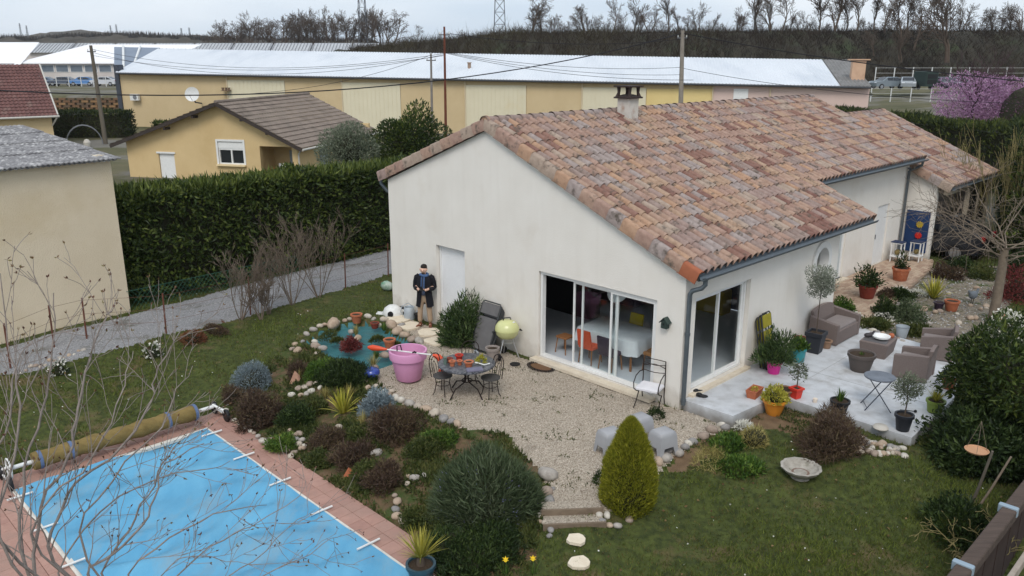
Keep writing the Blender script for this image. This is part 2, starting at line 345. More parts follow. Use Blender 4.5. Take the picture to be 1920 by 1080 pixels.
LANE = [(-17.9, 16.3), (-17.9, 19.2)] + pix([(0,652),(240,592),(500,522),(728,468)]) + [(2., 38.), (8., 45.), (12., 45.), (5., 38.)] + pix([(735,512),(633,545),(457,596),(313,628),(167,668),(43,700)])
SOIL = pix([(1372,792),(1475,755),(1560,792),(1610,815),(1520,815),(1420,800),(1345,835),(1300,880),(1245,885),(1262,858),(1362,803)])
ROCKG = pix([(1588,606),(1640,622),(1700,642),(1790,655),(1850,640),(1900,560),(1880,500),(1760,497),(1700,525),(1640,562),(1612,588)])
DECK = stp([(-13, 9), (-6.45, 9), (-6.45, 7.9), (-6.5, -6), (-13, -6)]); DECK = stp([(-12.2, 7.85), (-6.5, 7.85), (-6.5, -4.), (-12.2, -4.)])
TERR = stp([(.12,-.02),(.15,-1.2),(1.75,-1.35),(1.72,-4.12),(4.3,-4.05),(7.3,-3.3),(7.5,-1.5),(7.85,-.1),(7.2,-.02)])
PATH = stp([(7.22,-.1),(7.22,1.9),(17.,1.9),(17.,.65),(15.6,.25),(12.4,-.15),(9.6,-.55),(8.2,-.5)])
HOUSE = stp([(.1,.1),(7.1,.1),(7.1,2.),(16.9,2.),(22.5,2.5),(22.5,9.9),(.1,9.9)])
nx_, ny_ = 420, 452
gx = np.linspace(X0, X1, nx_+1); gy = np.linspace(Y0, Y1, ny_+1); XX, YY = np.meshgrid(gx, gy)
_rg = np.random.default_rng(5)
def wob(x, y): return .028*(np.sin(x*7.3+y*3.1)+np.sin(x*3.7-y*8.3+1)+np.sin(x*13+y*11+2))
ZZ = terrain(XX, YY) + (.012*np.sin(XX*2.1+YY*1.3) + .01*np.sin(XX*5.3-YY*4.1))*np.clip(np.minimum(np.minimum(XX-X0, X1-XX), np.minimum(YY-Y0, Y1-YY)), 0, 1)
for poly, dz in ((DECK, -.35), (TERR, -.1), (POND, -.14), (PATH, -.05)):
    ZZ = np.where(inpoly(XX, YY, poly), ZZ+dz, ZZ)
mid = lambda A: (A[:-1, :-1]+A[1:, :-1]+A[:-1, 1:]+A[1:, 1:])/4
mx_, my_ = mid(XX), mid(YY); wx, wy = mx_+wob(mx_, my_), my_+wob(my_+5, mx_)
cls = np.zeros(mx_.shape, int)
for i, poly in enumerate((BED, SOIL, ROCKG, LANE, GRAVEL, POND)): cls[inpoly(wx, wy, poly)] = i+1
inh = inpoly(mx_, my_, HOUSE); cls[inh] = -1; cls[inpoly(mx_, my_, stp([(-10.3,6.6),(-7.6,6.6),(-7.6,-4),(-10.3,-4)]))] = -1
M_grass = mk('lawn', rgb(46, 54, 24), rgb(80, 88, 40), 7, 1.6, .95, 1., 60, c3=rgb(104, 90, 62), s3=1.1, t3=(.54, .68), detail=9)
M_soil = mk('bed_soil', rgb(84, 66, 48), rgb(112, 92, 68), 5, 1.2, .95, 1., 45, c3=rgb(62, 74, 34), s3=2.2, t3=(.48, .6))
M_soil2 = mk('bare_soil', rgb(122, 100, 76), rgb(98, 78, 58), 6, 1.2, .95, 1., 50, c3=rgb(92, 90, 52), s3=2.5, t3=(.6, .75))
M_gravel = mk('gravel', rgb(150, 136, 120), rgb(212, 199, 181), 60, 1, .9, 1.2, 60, voro=1, c3=rgb(106, 98, 84), s3=1.1, t3=(.58, .85))
M_lane = mk('lane_gravel', rgb(128, 128, 130), rgb(166, 165, 166), 55, 1, .9, 1.0, 55, voro=1, c3=rgb(94, 90, 76), s3=.8, t3=(.56, .7))
M_pond = mk('teal_liner', rgb(42, 94, 100), rgb(62, 118, 122), 3, 1, .45, 1.6, 9, c3=rgb(90, 94, 80), s3=2.2, t3=(.6, .8), stretch=(1, 3.5, 1))
vid = np.arange((nx_+1)*(ny_+1)).reshape(ny_+1, nx_+1)
AV = np.stack([XX, YY, ZZ], -1).reshape(-1, 3); AF = np.stack([vid[:-1, :-1], vid[:-1, 1:], vid[1:, 1:], vid[1:, :-1]], -1).reshape(-1, 4); cf = cls.ravel()
for i, (nm, mt) in enumerate((('lawn', M_grass), ('planting_bed', M_soil), ('bare_soil', M_soil2), ('rock_garden_ground', mk('rock_garden_ground', rgb(104, 94, 80), rgb(148, 138, 122), 26, 1, .9, 1.2, 22, voro=1, c3=rgb(70, 78, 40), s3=1.7, t3=(.52, .62))), ('lane', M_lane), ('gravel_yard', M_gravel), ('pond', M_pond))):
    Fa = AF[cf == i]; u_, inv = np.unique(Fa, return_inverse=True)
    struct(np_mesh(nm, AV[u_], inv.reshape(-1, 4), mt, smooth=True))
# far ground with a low rise to the right and behind
fx = np.unique(np.concatenate([np.linspace(-1500,-120,14), np.linspace(-116,X0,26), [X0, X1], np.linspace(X1, 1500, 30)])); fy = np.unique(np.concatenate([[-300, -60, Y0, Y1], np.linspace(Y1, 240, 98), np.linspace(260, 3000, 24)]))
def zfar(x, y):
    return 3.1*np.clip((x+.35*y-62)/26, 0, 1)*np.clip((y-60)/40, 0, 1) + 2.3*np.clip((-x-40)/4, 0, 1)*np.clip((y-104)/4, 0, 1)
FX, FY = np.meshgrid(fx, fy); FZ = zfar(FX, FY); vid = np.arange(FX.size).reshape(FX.shape)
fmx, fmy = mid(FX), mid(FY); keep = ~((fmx > X0) & (fmx < X1) & (fmy > Y0) & (fmy < Y1))
Fa = np.stack([vid[:-1, :-1], vid[:-1, 1:], vid[1:, 1:], vid[1:, :-1]], -1)[keep]
struct(np_mesh('ground', np.stack([FX, FY, FZ], -1).reshape(-1, 3), Fa, mk('far_field', rgb(72, 72, 46), rgb(98, 92, 66), .2, 1.4, .95, .8, 5, c3=rgb(112, 108, 100), s3=.12, t3=(.5, .6))))
# ================================================================ pool, deck, terrace, path
HR = HA
deck = struct(MB().build('pool_deck', mk('deck_bed', rgb(140, 108, 96))))
db = MB(); z_d = -.5
for s0, s1, t0, t1 in ((-7.1, -6.5, -4, 7.85), (-12.2, -10.85, -4, 7.85), (-10.85, -7.1, 7.2, 7.85)): db.box(((s0+s1)/2, (t0+t1)/2, z_d-.1), (s1-s0, t1-t0, .16))
o = db.build('deck_slab', mk('deck_bed', rgb(140, 108, 96)), deck); deck.location = HC; deck.rotation_euler = (0, 0, HR)
pv = []
for k, c in enumerate(((174, 136, 122), (178, 140, 126), (170, 132, 119))):
    b = MB(); b.rbox((0, 0, 0), (.294, .294, .04), .006)
    pv.append(b.build('paver', mk('paver_%d' % k, rgb(*c), rgb(c[0]-16, c[1]-14, c[2]-12), 6, 1, .85, .35, 60, c3=rgb(154, 126, 114), s3=1.4, t3=(.5, .75))).data)
for o in [x for x in bpy.data.objects if x.name.startswith('paver')]: bpy.data.objects.remove(o)
rr = random.Random(3); cnt = 0
for i in range(2):
    for j in range(40):
        t = 7.7 - j*.3
        if t > -2.5:
            o = link('paver', pv[rr.randrange(3)], deck, (-6.95+.3*i, t, z_d+rr.uniform(-.001, .001))); cnt += 1
for i in range(4):
    for j in range(32):
        t = 7.7 - j*.3
        if t > 1.2: o = link('paver', pv[rr.randrange(3)], deck, (-11.0-.3*i, t, z_d+rr.uniform(-.001, .001)))
for i in range(12):
    for j in range(2): o = link('paver', pv[rr.randrange(3)], deck, (-10.7+.3*i, 7.7-.3*j, z_d+rr.uniform(-.001, .001)))
# pool shell with white coping
pool = thing('swimming_pool', 'rectangular swimming pool with white coping sunk in the terracotta deck', 'pool', HC, HR)
b = MB()
for s0, s1, t0, t1 in ((-7.2, -7.1, -4, 7.2), (-10.85, -10.75, -4, 7.2), (-10.75, -7.2, 7.1, 7.2)): b.rbox(((s0+s1)/2, (t0+t1)/2, z_d+.0), (s1-s0, t1-t0, .07), .012)
b.build('coping', mk('white_coping', rgb(222, 216, 206), rgb(196, 190, 180), 8, 1, .7, .2, 60), pool)
b = MB(); b.box((-8.97, 1.55, z_d-1.2), (3.7, 11.1, .1))
for s0, s1, t0, t1 in ((-7.16, -7.12, -4, 7.12), (-10.83, -10.79, -4, 7.12), (-10.8, -7.15, 7.12, 7.16)): b.box(((s0+s1)/2, (t0+t1)/2, z_d-.62), (s1-s0, t1-t0, 1.16))
b.build('basin', mk('pool_liner', rgb(120, 180, 200)), pool)
# cover sheet: wavy blue tarpaulin with bars whose ends stick out
nu, nv = 60, 150; U, Vv = np.meshgrid(np.linspace(0, 1, nu), np.linspace(0, 1, nv)); S = -10.8 + U*3.64; T = 7.12 - Vv*10.6
rng = np.random.default_rng(8); zz = np.zeros_like(S)
for k in range(26):
    a = rng.normal(0, 1.1); kk = rng.uniform(3, 9); zz += np.sin(kk*(T+.35*a*S)+rng.uniform(0, 6))*np.exp(-((S+10.8-rng.uniform(0, 3.6))/rng.uniform(.5, 1.4))**2)
edge = np.minimum(U, 1-U)*3.6; bars = np.abs(((7.12-T)+.35) % 1.42 - .71); sag = -.07*np.clip(edge/.8, 0, 1)*np.clip(bars/.4, .25, 1)
Z = z_d + .05 + sag + zz*.026*np.clip(edge/.3, .2, 1); vid = np.arange(S.size).reshape(S.shape)
cov = np_mesh('pool_cover', np.stack([S, T, Z], -1).reshape(-1, 3), np.stack([vid[:-1, :-1], vid[:-1, 1:], vid[1:, 1:], vid[1:, :-1]], -1).reshape(-1, 4), mk('blue_tarpaulin', rgb(80, 146, 182), rgb(102, 166, 198), .9, 1.3, .45, .25, 25, c3=rgb(128, 152, 164), s3=1.3, t3=(.5, .8), stretch=(1.6, .7, 1)), smooth=True)
me = cov.data; cover = thing('pool_cover', 'blue tarpaulin safety cover stretched over the pool on white bars', 'pool cover', HC, HR); cov.name = 'sheet'; cov.parent = cover
b = MB(); M_wm = mk('white_metal', rgb(228, 228, 226), rgb(205, 205, 202), 12, 1, .45, spec=.4)
for k in range(8):
    t = 7.12+.35-.71-.355 - k*1.42 + .36
    for s0, s1 in ((-7.42, -6.98), (-11.02, -10.6)):
        q = MB().tube([(s0, t, z_d+.075), (s1, t, z_d+.07)], .019, 10); q.build('bar', M_wm, cover, smooth=40)
# terrace slab
tb = MB(); tl = [(.12,-.02),(.15,-1.2),(1.75,-1.35),(1.72,-4.12),(4.3,-4.05),(7.3,-3.3),(7.5,-1.5),(7.85,-.1),(7.2,-.02)]
tb.prism(tl, -.5, .2)
o = struct(tb.build('terrace', mk('concrete_terrace', rgb(202, 204, 207), rgb(186, 188, 191), 2.2, 1.1, .75, .25, 70, c3=rgb(158, 156, 152), s3=1.5, t3=(.54, .74)), loc=HC, rz=HR)); weather(_M['concrete_terrace'], -.12, .12, rgb(112, 104, 92), .75)
for s0, t0, s1, t1 in ((3.6, -.1, 3.6, -4.05), (1.76, -1.36, 7.4, -1.36)):
    b = MB(); L_ = math.hypot(s1-s0, t1-t0); b.box(((s0+s1)/2, (t0+t1)/2, .2015), (L_, .008, .003), math.atan2(t1-t0, s1-s0)); b.build('joint', mk('joint_dark', rgb(150, 148, 146)), o)
# brick path
pb = MB(); pl = [(7.22,-.1),(7.22,1.88),(17.,1.88),(17.,.65),(15.6,.25),(12.4,-.15),(9.6,-.55),(8.2,-.5)]
pb.prism(pl, -.2, .165); path = struct(pb.build('brick_path', mk('path_bed', rgb(150, 132, 112), rgb(130, 114, 98), 20, 1, .9), loc=HC, rz=HR))
bk = []
for k, c in enumerate(((188, 164, 142), (180, 156, 136), (194, 172, 150), (172, 146, 126))):
    b = MB(); b.rbox((0, 0, 0), (.213, .103, .05), .006); o = b.build('brick', mk('path_brick_%d' % k, rgb(*c), rgb(c[0]-22, c[1]-20, c[2]-18), 14, 1, .9, .4, 80)); bk.append(o.data); bpy.data.objects.remove(o)
plx = np.array(pl); rows = []
for i in range(46):
    for j in range(26):
        s = 7.34+i*.217+(.108 if j % 2 else 0); t = 1.8-j*.107
        if s < 16.9 and bool(inpoly(np.array([s]), np.array([t]), pl)[0]) and bool(inpoly(np.array([s-.1]), np.array([t-.05]), pl)[0]) and bool(inpoly(np.array([s+.1]), np.array([t-.05]), pl)[0]): rows.append((s, t))
rows.sort(key=lambda q: HW(*q).length)
for s, t in rows[:300]: link('brick', bk[rr.randrange(4)], path, (s, t, .172+rr.uniform(-.002, .003)))
b = MB()
for s, t in rows[300:]: b.mi = rr.randrange(4); b.rbox((s, t, .172+rr.uniform(-.002, .003)), (.213, .103, .05), .006)
o = b.build('paving_bricks', [m.materials[0] for m in bk], path); o['kind'] = 'stuff'
# ================================================================ MAIN HOUSE (local axes: x along the ridge, y along the gable)
house = thing('house', 'cream rendered bungalow with mottled clay tile roof and large sliding glass doors', 'house', HC, HR)
M_wall = mk('cream_render', rgb(235, 230, 222), rgb(228, 222, 213), 1.3, 1, .92, .5, 90, c3=rgb(216, 207, 194), s3=.6, t3=(.55, .85), spec=.1)
weather(M_wall, 0, .5, rgb(150, 134, 112), .5)
M_in = mk('interior_plaster', rgb(214, 206, 196), rgb(204, 196, 186), 2); M_wf = mk('white_frame', rgb(232, 232, 230), rgb(220, 220, 218), 9, 1, .4, spec=.4)
M_glass = glassmat(); SW = Matrix(((0,1,0,0),(1,0,0,0),(0,0,1,0),(0,0,0,1)))      # wall() x->t, y->s
b = MB(); b.wall([(0,-.4),(10.05,-.4),(10.05,3.86),(5.88,5.5),(0,3.02)], [[(.68,.1),(4.12,.1),(4.12,2.28),(.68,2.28)], [(6.8,.02),(7.98,.02),(7.98,2.3),(6.8,2.3)]], 0, .25, SW); b.build('gable_wall', M_wall, house)
ov = [(6.2+.36*math.cos(a*math.pi/14), 2.17+.36*math.sin(a*math.pi/14)) for a in range(28)]
b = MB(); b.wall([(.25,-.4),(7.2,-.4),(7.2,3.02),(.25,3.02)], [[(.42,.26),(2.66,.26),(2.66,2.38),(.42,2.38)], ov], 0, .25); b.build('side_wall', M_wall, house)
b = MB(); b.wall([(7.2,-.4),(16.9,-.4),(16.9,3.72),(7.2,3.72)], [[(11.2,.24),(12.12,.24),(12.12,2.24),(11.2,2.24)], [(14.5,.2),(15.5,.2),(15.5,2.28),(14.5,2.28)]], 1.88, 2.13); b.build('side_wall', M_wall, house)
b = MB(); b.wall([(.25,-.4),(1.88,-.4),(1.88,3.7),(.25,3.1)], [], 6.95, 7.2, SW); b.build('return_wall', M_wall, house)
b = MB(); b.box((8.57, 9.93, 1.7), (16.64, .24, 4.2)); b.build('back_wall', M_wall, house)
b = MB(); b.wall([(2.13,-.4),(9.8,-.4),(9.8,3.9),(5.88,5.45),(2.13,3.85)], [], 16.66, 16.9, SW); b.build('end_wall', M_wall, house)
# interior shell
b = MB(); b.box((3.6, 5., .02), (6.6, 9.5, .1)); b.build('floor', mk('floor_tiles', rgb(206, 212, 218), rgb(196, 202, 210), 3, 1, .3), house)
b = MB(); b.box((3.6, 5., 2.66), (6.66, 9.5, .05)); b.build('ceiling', M_in, house)
b = MB(); b.box((6.86, 5., 1.37), (.1, 9.5, 2.52)); b.build('partition_wall', mk('blue_wall', rgb(44, 62, 84), rgb(38, 54, 76), 2), house)
b = MB(); b.box((3.6, 9.7, 1.37), (6.5, .06, 2.52)); b.build('partition_wall', mk('dark_wall', rgb(60, 54, 52)), house)
# sliding doors
def sliding(x0, x1, z0, z1, y, posts, M, nm='sliding_door', lab=None, opened=None):
    r_ = link(nm, None, house)
    if lab: r_['label'] = lab
    fr = MB(); w_ = .06
    fr.box(((x0+x1)/2, y, z0+w_/2), (x1-x0, .12, w_), M=M); fr.box(((x0+x1)/2, y, z1-w_/2), (x1-x0, .12, w_), M=M)
    fr.box((x0+w_/2, y, (z0+z1)/2), (w_, .12, z1-z0-2*w_-.004), M=M); fr.box((x1-w_/2, y, (z0+z1)/2), (w_, .12, z1-z0-2*w_-.004), M=M)
    fr.build('frame', M_wf, r_)
    for i in range(len(posts)):
        a, c_ = posts[i]
        if opened is not None and i == opened: continue
        yy = y + (-.036, .002, .04)[i]; l = MB(); v = .045
        zz0, zz1 = z0+w_+.003, z1-w_-.003
        l.box(((a+c_)/2, yy, zz0+v/2), (c_-a, .035, v), M=M); l.box(((a+c_)/2, yy, zz1-v/2), (c_-a, .035, v), M=M)
        l.box((a+v/2, yy, (zz0+zz1)/2), (v, .035, zz1-zz0-2*v-.002), M=M); l.box((c_-v/2, yy, (zz0+zz1)/2), (v, .035, zz1-zz0-2*v-.002), M=M); l.build('sash', M_wf, r_)
        g = MB(); g.add([(a+v, yy, zz0+v), (c_-v, yy, zz0+v), (c_-v, yy, zz1-v), (a+v, yy, zz1-v)], [(0,1,2,3)], M); g.build('pane', M_glass, r_)
    return r_
sliding(.70, 4.10, .11, 2.26, .12, [(.76, 1.97), (1.78, 3.1), (1.84, 2.87)], SW, lab='wide white sliding glass door in the gable wall', opened=None)
sliding(.44, 2.64, .27, 2.36, .16, [(.50, 1.54), (1.5, 2.58)], Matrix(), lab='white two panel sliding glass door beside the terrace')
b = MB(); b.box((2.4, -.05, .06), (3.6, .34, .07), M=SW); b.build('door_sill', mk('stone_sill', rgb(222, 210, 190), rgb(200, 186, 164), 6, 1, .8, .2), house)
b = MB(); b.box((1.54, .02, .225), (2.4, .3, .06)); b.build('door_sill', _M['stone_sill'], house)
# shutter door with slats
sh = MB(); sh.box((7.39, .17, 1.17), (1.15, .02, 2.24), M=SW); so = sh.build('roller_shutter', mk('shutter_white', rgb(238, 238, 238), rgb(232, 232, 233), 6, 1, .6), house)
b = MB(); b.box((0, 0, 0), (1.12, .014, .036)); sl = b.build('slat', M_wf); sd = sl.data; bpy.data.objects.remove(sl); sd.materials.clear(); sd.materials.append(_M['shutter_white'])
for i in range(55): link('slat', sd, so, (.153, 7.39, .06+i*.0405), rz=math.pi/2)
b = MB(); b.box((6.84, .14, 1.15), (.05, .05, 2.24), M=SW); b.box((7.94, .14, 1.15), (.05, .05, 2.24), M=SW); b.build('shutter_rail', M_wf, so)
# round window
b = MB(); n = 32; V = []; Fs = []
for rr_, yy in ((.52,-.004),(.52,-.05),(.35,-.05),(.35,.2)):
    for a in range(n): V.append((6.2+rr_*math.cos(a*2*math.pi/n), yy, 2.17+rr_*math.sin(a*2*math.pi/n)))
for k in range(3):
    for a in range(n): c_ = (a+1) % n; Fs.append((k*n+a, k*n+c_, (k+1)*n+c_, (k+1)*n+a))
b.add(V, Fs); o = b.build('round_window', mk('white_trim', rgb(228, 226, 222), rgb(214, 212, 208), 8), house, smooth=40)
b = MB(); b.add([(6.2+.355*math.cos(a*2*math.pi/n), .19, 2.17+.355*math.sin(a*2*math.pi/n)) for a in range(n)], [list(range(n))]); b.build('pane', glassmat('frosted_pane', (.55, .58, .56, 1), .35), o)
# glazed door, white door on the set-back wall
wd = sliding(11.2, 12.12, .24, 2.24, 2.0, [(11.26, 12.06)], Matrix(), 'glazed_door', 'narrow glazed door in the set back wall')
b = MB(); b.box((11.66, 1.84, 2.33), (1.0, .1, .16)); b.build('shutter_box', M_wf, wd); b = MB(); b.box((11.66, 1.83, .21), (1.1, .3, .06)); b.build('sill', _M['stone_sill'], wd)
b = MB(); b.box((15., 1.96, 1.24), (.98, .06, 2.06)); dr = b.build('entrance_door', M_wf, house); b = MB(); b.box((14.62, 1.91, 1.2), (.03, .04, .16)); b.build('handle', mk('steel', rgb(170, 170, 170), metal=1, rough=.3), dr)
# ---- roofs
TILE_C = [(172,145,128),(167,140,126),(175,149,128),(160,139,130),(163,150,144),(144,113,101),(179,147,123),(155,137,128),(172,154,139),(136,105,95)]
TILE_W = [18, 16, 12, 12, 11, 7, 8, 9, 9, 5]
TM = [mk('clay_tile_%d' % i, rgb(*c), rgb(c[0]-28, c[1]-28, c[2]-26), 7, 1.2, .9, .35, 70, c3=rgb(88, 80, 72), s3=4.2, t3=(.54, .68), spec=.15) for i, c in enumerate(TILE_C)]
prof = [(-.125,.0),(-.112,.04),(-.088,.086),(-.045,.118),(.0,.12),(.042,.098),(.066,.05),(.082,.0),(.125,-.006)]
TL, TG, TWD = .475, .42, .25
def tile_geo():
    n = len(prof); V = [(x, 0, h+.026) for x, h in prof] + [(x*.94, TL, h*.92+.002) for x, h in prof] + [(x*.985, .002, h+.0) for x, h in prof]
    Fs = [(i, i+1, n+i+1, n+i) for i in range(n-1)] + [(2*n+i, 2*n+i+1, i+1, i) for i in range(n-1)]
    return np.array(V), np.array(Fs)
TV, TF = tile_geo()
tmesh = []
for i, m in enumerate(TM): o = np_mesh('tile', TV, TF, m, smooth=True); o.data.set_sharp_from_angle(angle=R(45)); tmesh.append(o.data); bpy.data.objects.remove(o)
rt = random.Random(11); tiles = []
def section(s0, s1, te, ze, tr, zr, flip=False):
    """rows of tiles from eave (te,ze) to ridge (tr,zr)"""
    pit = math.atan2(zr-ze, abs(tr-te)); Ls = math.hypot(tr-te, zr-ze); nr = int(round(Ls/TG)); g = Ls/nr; nc = int(round((s1-s0)/TWD)); cw = (s1-s0)/nc; dr_ = 1 if tr > te else -1
    for r_ in range(nr):
        prev = None
        for c_ in range(nc):
            k = prev if (prev is not None and rt.random() < .22) else rt.choices(range(10), TILE_W)[0]; prev = k
            dd = r_*g
            tiles.append((s0+(c_+.5)*cw, te+dr_*dd*math.cos(pit), ze+dd*math.sin(pit)-.03, pit, 0 if dr_ > 0 else math.pi, k, rt.uniform(-.012, .012)))
EV1 = (-.30, 3.03); RDG = (5.88, 5.70)
slp = (RDG[1]-EV1[1])/(RDG[0]-EV1[0]); t2 = 1.45; z2 = EV1[1]+slp*(t2-EV1[0])
section(.05, 8.5, EV1[0], EV1[1], RDG[0], RDG[1]); section(8.5, 17.0, t2, z2, RDG[0], RDG[1])
section(17.1, 22.4, .45, 2.82, 5.15, 4.98); section(-.05, 17.0, 10.35, 3.98, 5.88, 5.70); section(17.1, 22.4, 9.9, 2.82, 5.15, 4.98)
# decks under the tiles
def deck_poly(b, s0, s1, te, ze, tr, zr, th=.1, dn=.075):
    b.add([(s0,te,ze-dn),(s1,te,ze-dn),(s1,tr,zr-dn),(s0,tr,zr-dn),(s0,te,ze-dn-th),(s1,te,ze-dn-th),(s1,tr,zr-dn-th),(s0,tr,zr-dn-th)], [(0,1,2,3),(7,6,5,4),(0,4,5,1),(1,5,6,2),(2,6,7,3),(3,7,4,0)])
b = MB()
deck_poly(b, .02, 8.5, EV1[0]+.04, EV1[1]+.02, RDG[0], RDG[1]); deck_poly(b, 8.502, 16.98, t2+.04, z2+.02, RDG[0], RDG[1]); deck_poly(b, .02, 16.98, 10.3, 4.0, RDG[0]+.001, RDG[1])
roof = b.build('roof', mk('roof_deck', rgb(130, 100, 84), rgb(110, 84, 70), 8), house); tag(roof, 'mottled tan, rose and grey clay tile roof with dark lichen')
b = MB(); deck_poly(b, 17.12, 22.38, .49, 2.84, 5.15, 4.98); deck_poly(b, 17.12, 22.38, 9.86, 2.84, 5.151, 4.98); wroof = b.build('wing_roof', _M['roof_deck'], house)
tiles.sort(key=lambda q: (HW(q[0], q[1], q[2])-Vector((0, 0, CAM_H))).length + (40 if q[4] else 0))
for s, t, z, pit, rz, k, j in tiles[:300]:
    o = link('tile', tmesh[k], roof, (s, t, z)); o.rotation_euler = (pit, 0, rz+j)
Vs = []; Fs = []; ms = []; off = 0
for s, t, z, pit, rz, k, j in tiles[300:]:
    Mx = np.array(Matrix.Rotation(rz+j, 3, 'Z') @ Matrix.Rotation(pit, 3, 'X')); Vs.append(TV@Mx.T + np.array([s, t, z])); Fs.append(TF+off); off += len(TV); ms += [k]*len(TF)
o = np_mesh('roof_tiles', np.concatenate(Vs), np.concatenate(Fs), TM, roof, smooth=True, midx=ms); o.data.set_sharp_from_angle(angle=R(45)); o['kind'] = 'stuff'
# ridge and verge tiles
b = MB(); V = []; n = 9
for y, rr_ in ((0, .15), (.44, .13)):
    for a in range(n): an = math.pi*a/(n-1)*1.1-.05*math.pi; V.append((y, rr_*math.cos(an), .12*rr_/.15*math.sin(an)))
b.add(V, [(a, a+1, n+a+1, n+a) for a in range(n-1)]); rd = []
for k in (0, 3, 4, 7): o = b.build('ridge_tile', TM[k], smooth=60); rd.append(o.data); bpy.data.objects.remove(o)
for i in range(43):
    o = link('ridge_tile', rd[rr.randrange(4)], roof, (-.12+i*.4, 5.88, 5.715+rr.uniform(-.006, .006))); o.rotation_euler = (0, .03, 0)
for i in range(13):
    o = link('ridge_tile', rd[rr.randrange(4)], wroof, (17.15+i*.4, 5.15, 4.99)); o.rotation_euler = (0, .03, 0)
b = MB(); b.add([(0,.13,0),(0,.0,.0)], []) if False else None
vt = []
V = [(-.11,0,-.2),(-.11,0,.05),(-.075,0,.085),(.0,0,.095),(.06,0,.07),(.1,0,.02)]; n = 6
for k in (0, 1, 2, 4, 6, 8):
    b = MB(); b.add([(x, 0, z+.02) for x, y, z in V]+[(x*.97, .47, z) for x, y, z in V]+[(x+.02, .0, z-.004) for x, y, z in V], [(i, i+1, n+i+1, n+i) for i in range(n-1)]+[(2*n+i, 2*n+i+1, i+1, i) for i in range(n-1)])
    o = b.build('verge_tile', TM[k], smooth=50); vt.append(o.data); bpy.data.objects.remove(o)
Lr = math.hypot(RDG[0]-EV1[0], RDG[1]-EV1[1]); nr = 16
for i in range(nr):
    f = i/nr; pit = math.atan(slp); o = link('verge_tile', vt[rr.randrange(6)], roof, (-.015, EV1[0]-.04+f*(RDG[0]-EV1[0]), EV1[1]-.02+f*(RDG[1]-EV1[1]))); o.rotation_euler = (pit, 0, 0)
    if i == 0: o.data = o.data.copy(); o.data.materials[0] = mk('new_orange_tile', rgb(160, 96, 68), rgb(142, 84, 60), 8, 1, .85)
pl_ = math.atan2(5.70-3.98, 10.35-5.88)
V2 = [(-x, y, z) for x, y, z in V]; vt2 = []
for k in (0, 1, 3, 8):
    b = MB(); b.add([(x, 0, z+.02) for x, y, z in V2]+[(x*.97, .47, z) for x, y, z in V2]+[(x-.02, .0, z-.004) for x, y, z in V2], [(i, i+1, n+i+1, n+i) for i in range(n-1)]+[(2*n+i, 2*n+i+1, i+1, i) for i in range(n-1)])
    o = b.build('verge_tile', TM[k], smooth=50); vt2.append(o.data); bpy.data.objects.remove(o)
for i in range(11):
    f = i/11; o = link('verge_tile', vt2[rr.randrange(4)], roof, (-.015, 10.39-f*4.47, 3.96+f*1.72)); o.rotation_euler = (pl_, 0, math.pi)
for (sx, te, ze, n_, par) in ((8.5, EV1[0], EV1[1], 5, roof), (17.0, t2, z2, 11, roof), (22.38, .45, 2.82, 12, wroof)):
    for i in range(n_):
        f = i*.42; pp = math.atan(slp) if par is roof else math.atan2(2.16, 4.7); o = link('verge_tile', vt2[rr.randrange(4)], par, (sx+.03, te+f*math.cos(pp), ze-.02+f*math.sin(pp))); o.rotation_euler = (pp, 0, 0)
for i in range(4):
    pp = math.atan2(2.16, 4.7); f = i*.42; o = link('verge_tile', vt[rr.randrange(6)], wroof, (17.08, .4+f*math.cos(pp), 2.80+f*math.sin(pp))); o.rotation_euler = (pp, 0, 0)
b = MB(); b.lathe([(.001,0),(.12,.01),(.15,.03),(.15,.07)], 14); o = b.build('ridge_end_cap', TM[6], roof, smooth=50); o.location = (-.1, 5.88, 5.70); o.rotation_euler = (0, math.pi/2, 0)
# gutters and downpipes
M_zinc = mk('zinc', rgb(112, 120, 126), rgb(96, 104, 110), 6, 1, .45, metal=.55)
def gutter(s0, s1, t, z, nm='gutter'):
    b = MB(); V = []; n = 8
    for s in (s0, s1):
        for a in range(n): an = math.pi + math.pi*a/(n-1); V.append((s, t+.075*math.cos(an), z+.075*math.sin(an)))
        for a in range(n): an = 2*math.pi - math.pi*a/(n-1); V.append((s, t+.068*math.cos(an), z+.004+.068*math.sin(an)))
    m = 2*n; b.add(V, [(i, (i+1) % m, m+(i+1) % m, m+i) for i in range(m)]+[list(range(m-1, -1, -1)), list(range(m, 2*m))])
    b.tube([(s0, t-.075, z+.002), (s1, t-.075, z+.002)], .011, 6); b.box(((s0+s1)/2, t+.09, z-.01), (s1-s0, .02, .17))
    return b.build(nm, M_zinc, house, smooth=35)
gutter(.02, 8.52, -.36, 2.965); gutter(8.56, 17.05, 1.38, z2-.06); gutter(17.1, 22.4, .38, 2.76); gutter(.0, 16.9, 10.42, 3.9)
def pipe(pts, r=.05, nm='downpipe'):
    b = MB(); b.tube(pts, r, 10)
    for p in pts[-2:]: b.lathe([(r*1.2, -.03), (r*1.2, .03)], 10, (p[0], p[1], p[2]+.1))
    return b.build(nm, M_zinc, house, smooth=40)
pipe([(.14,-.36,2.93),(.14,-.36,2.8),(.12,-.30,2.72),(.06,-.12,2.64),(.05,-.075,2.56),(.05,-.075,1.6),(.05,-.075,.12)]); pipe([(16.7,1.38,z2-.1),(16.7,1.4,z2-.25),(16.7,1.8,z2-.5),(16.7,1.8,.2)])
pipe([(.02,10.42,3.85),(.02,10.42,3.7),(.1,10.25,3.5),(.3,10.11,3.3),(.3,10.11,.1)])
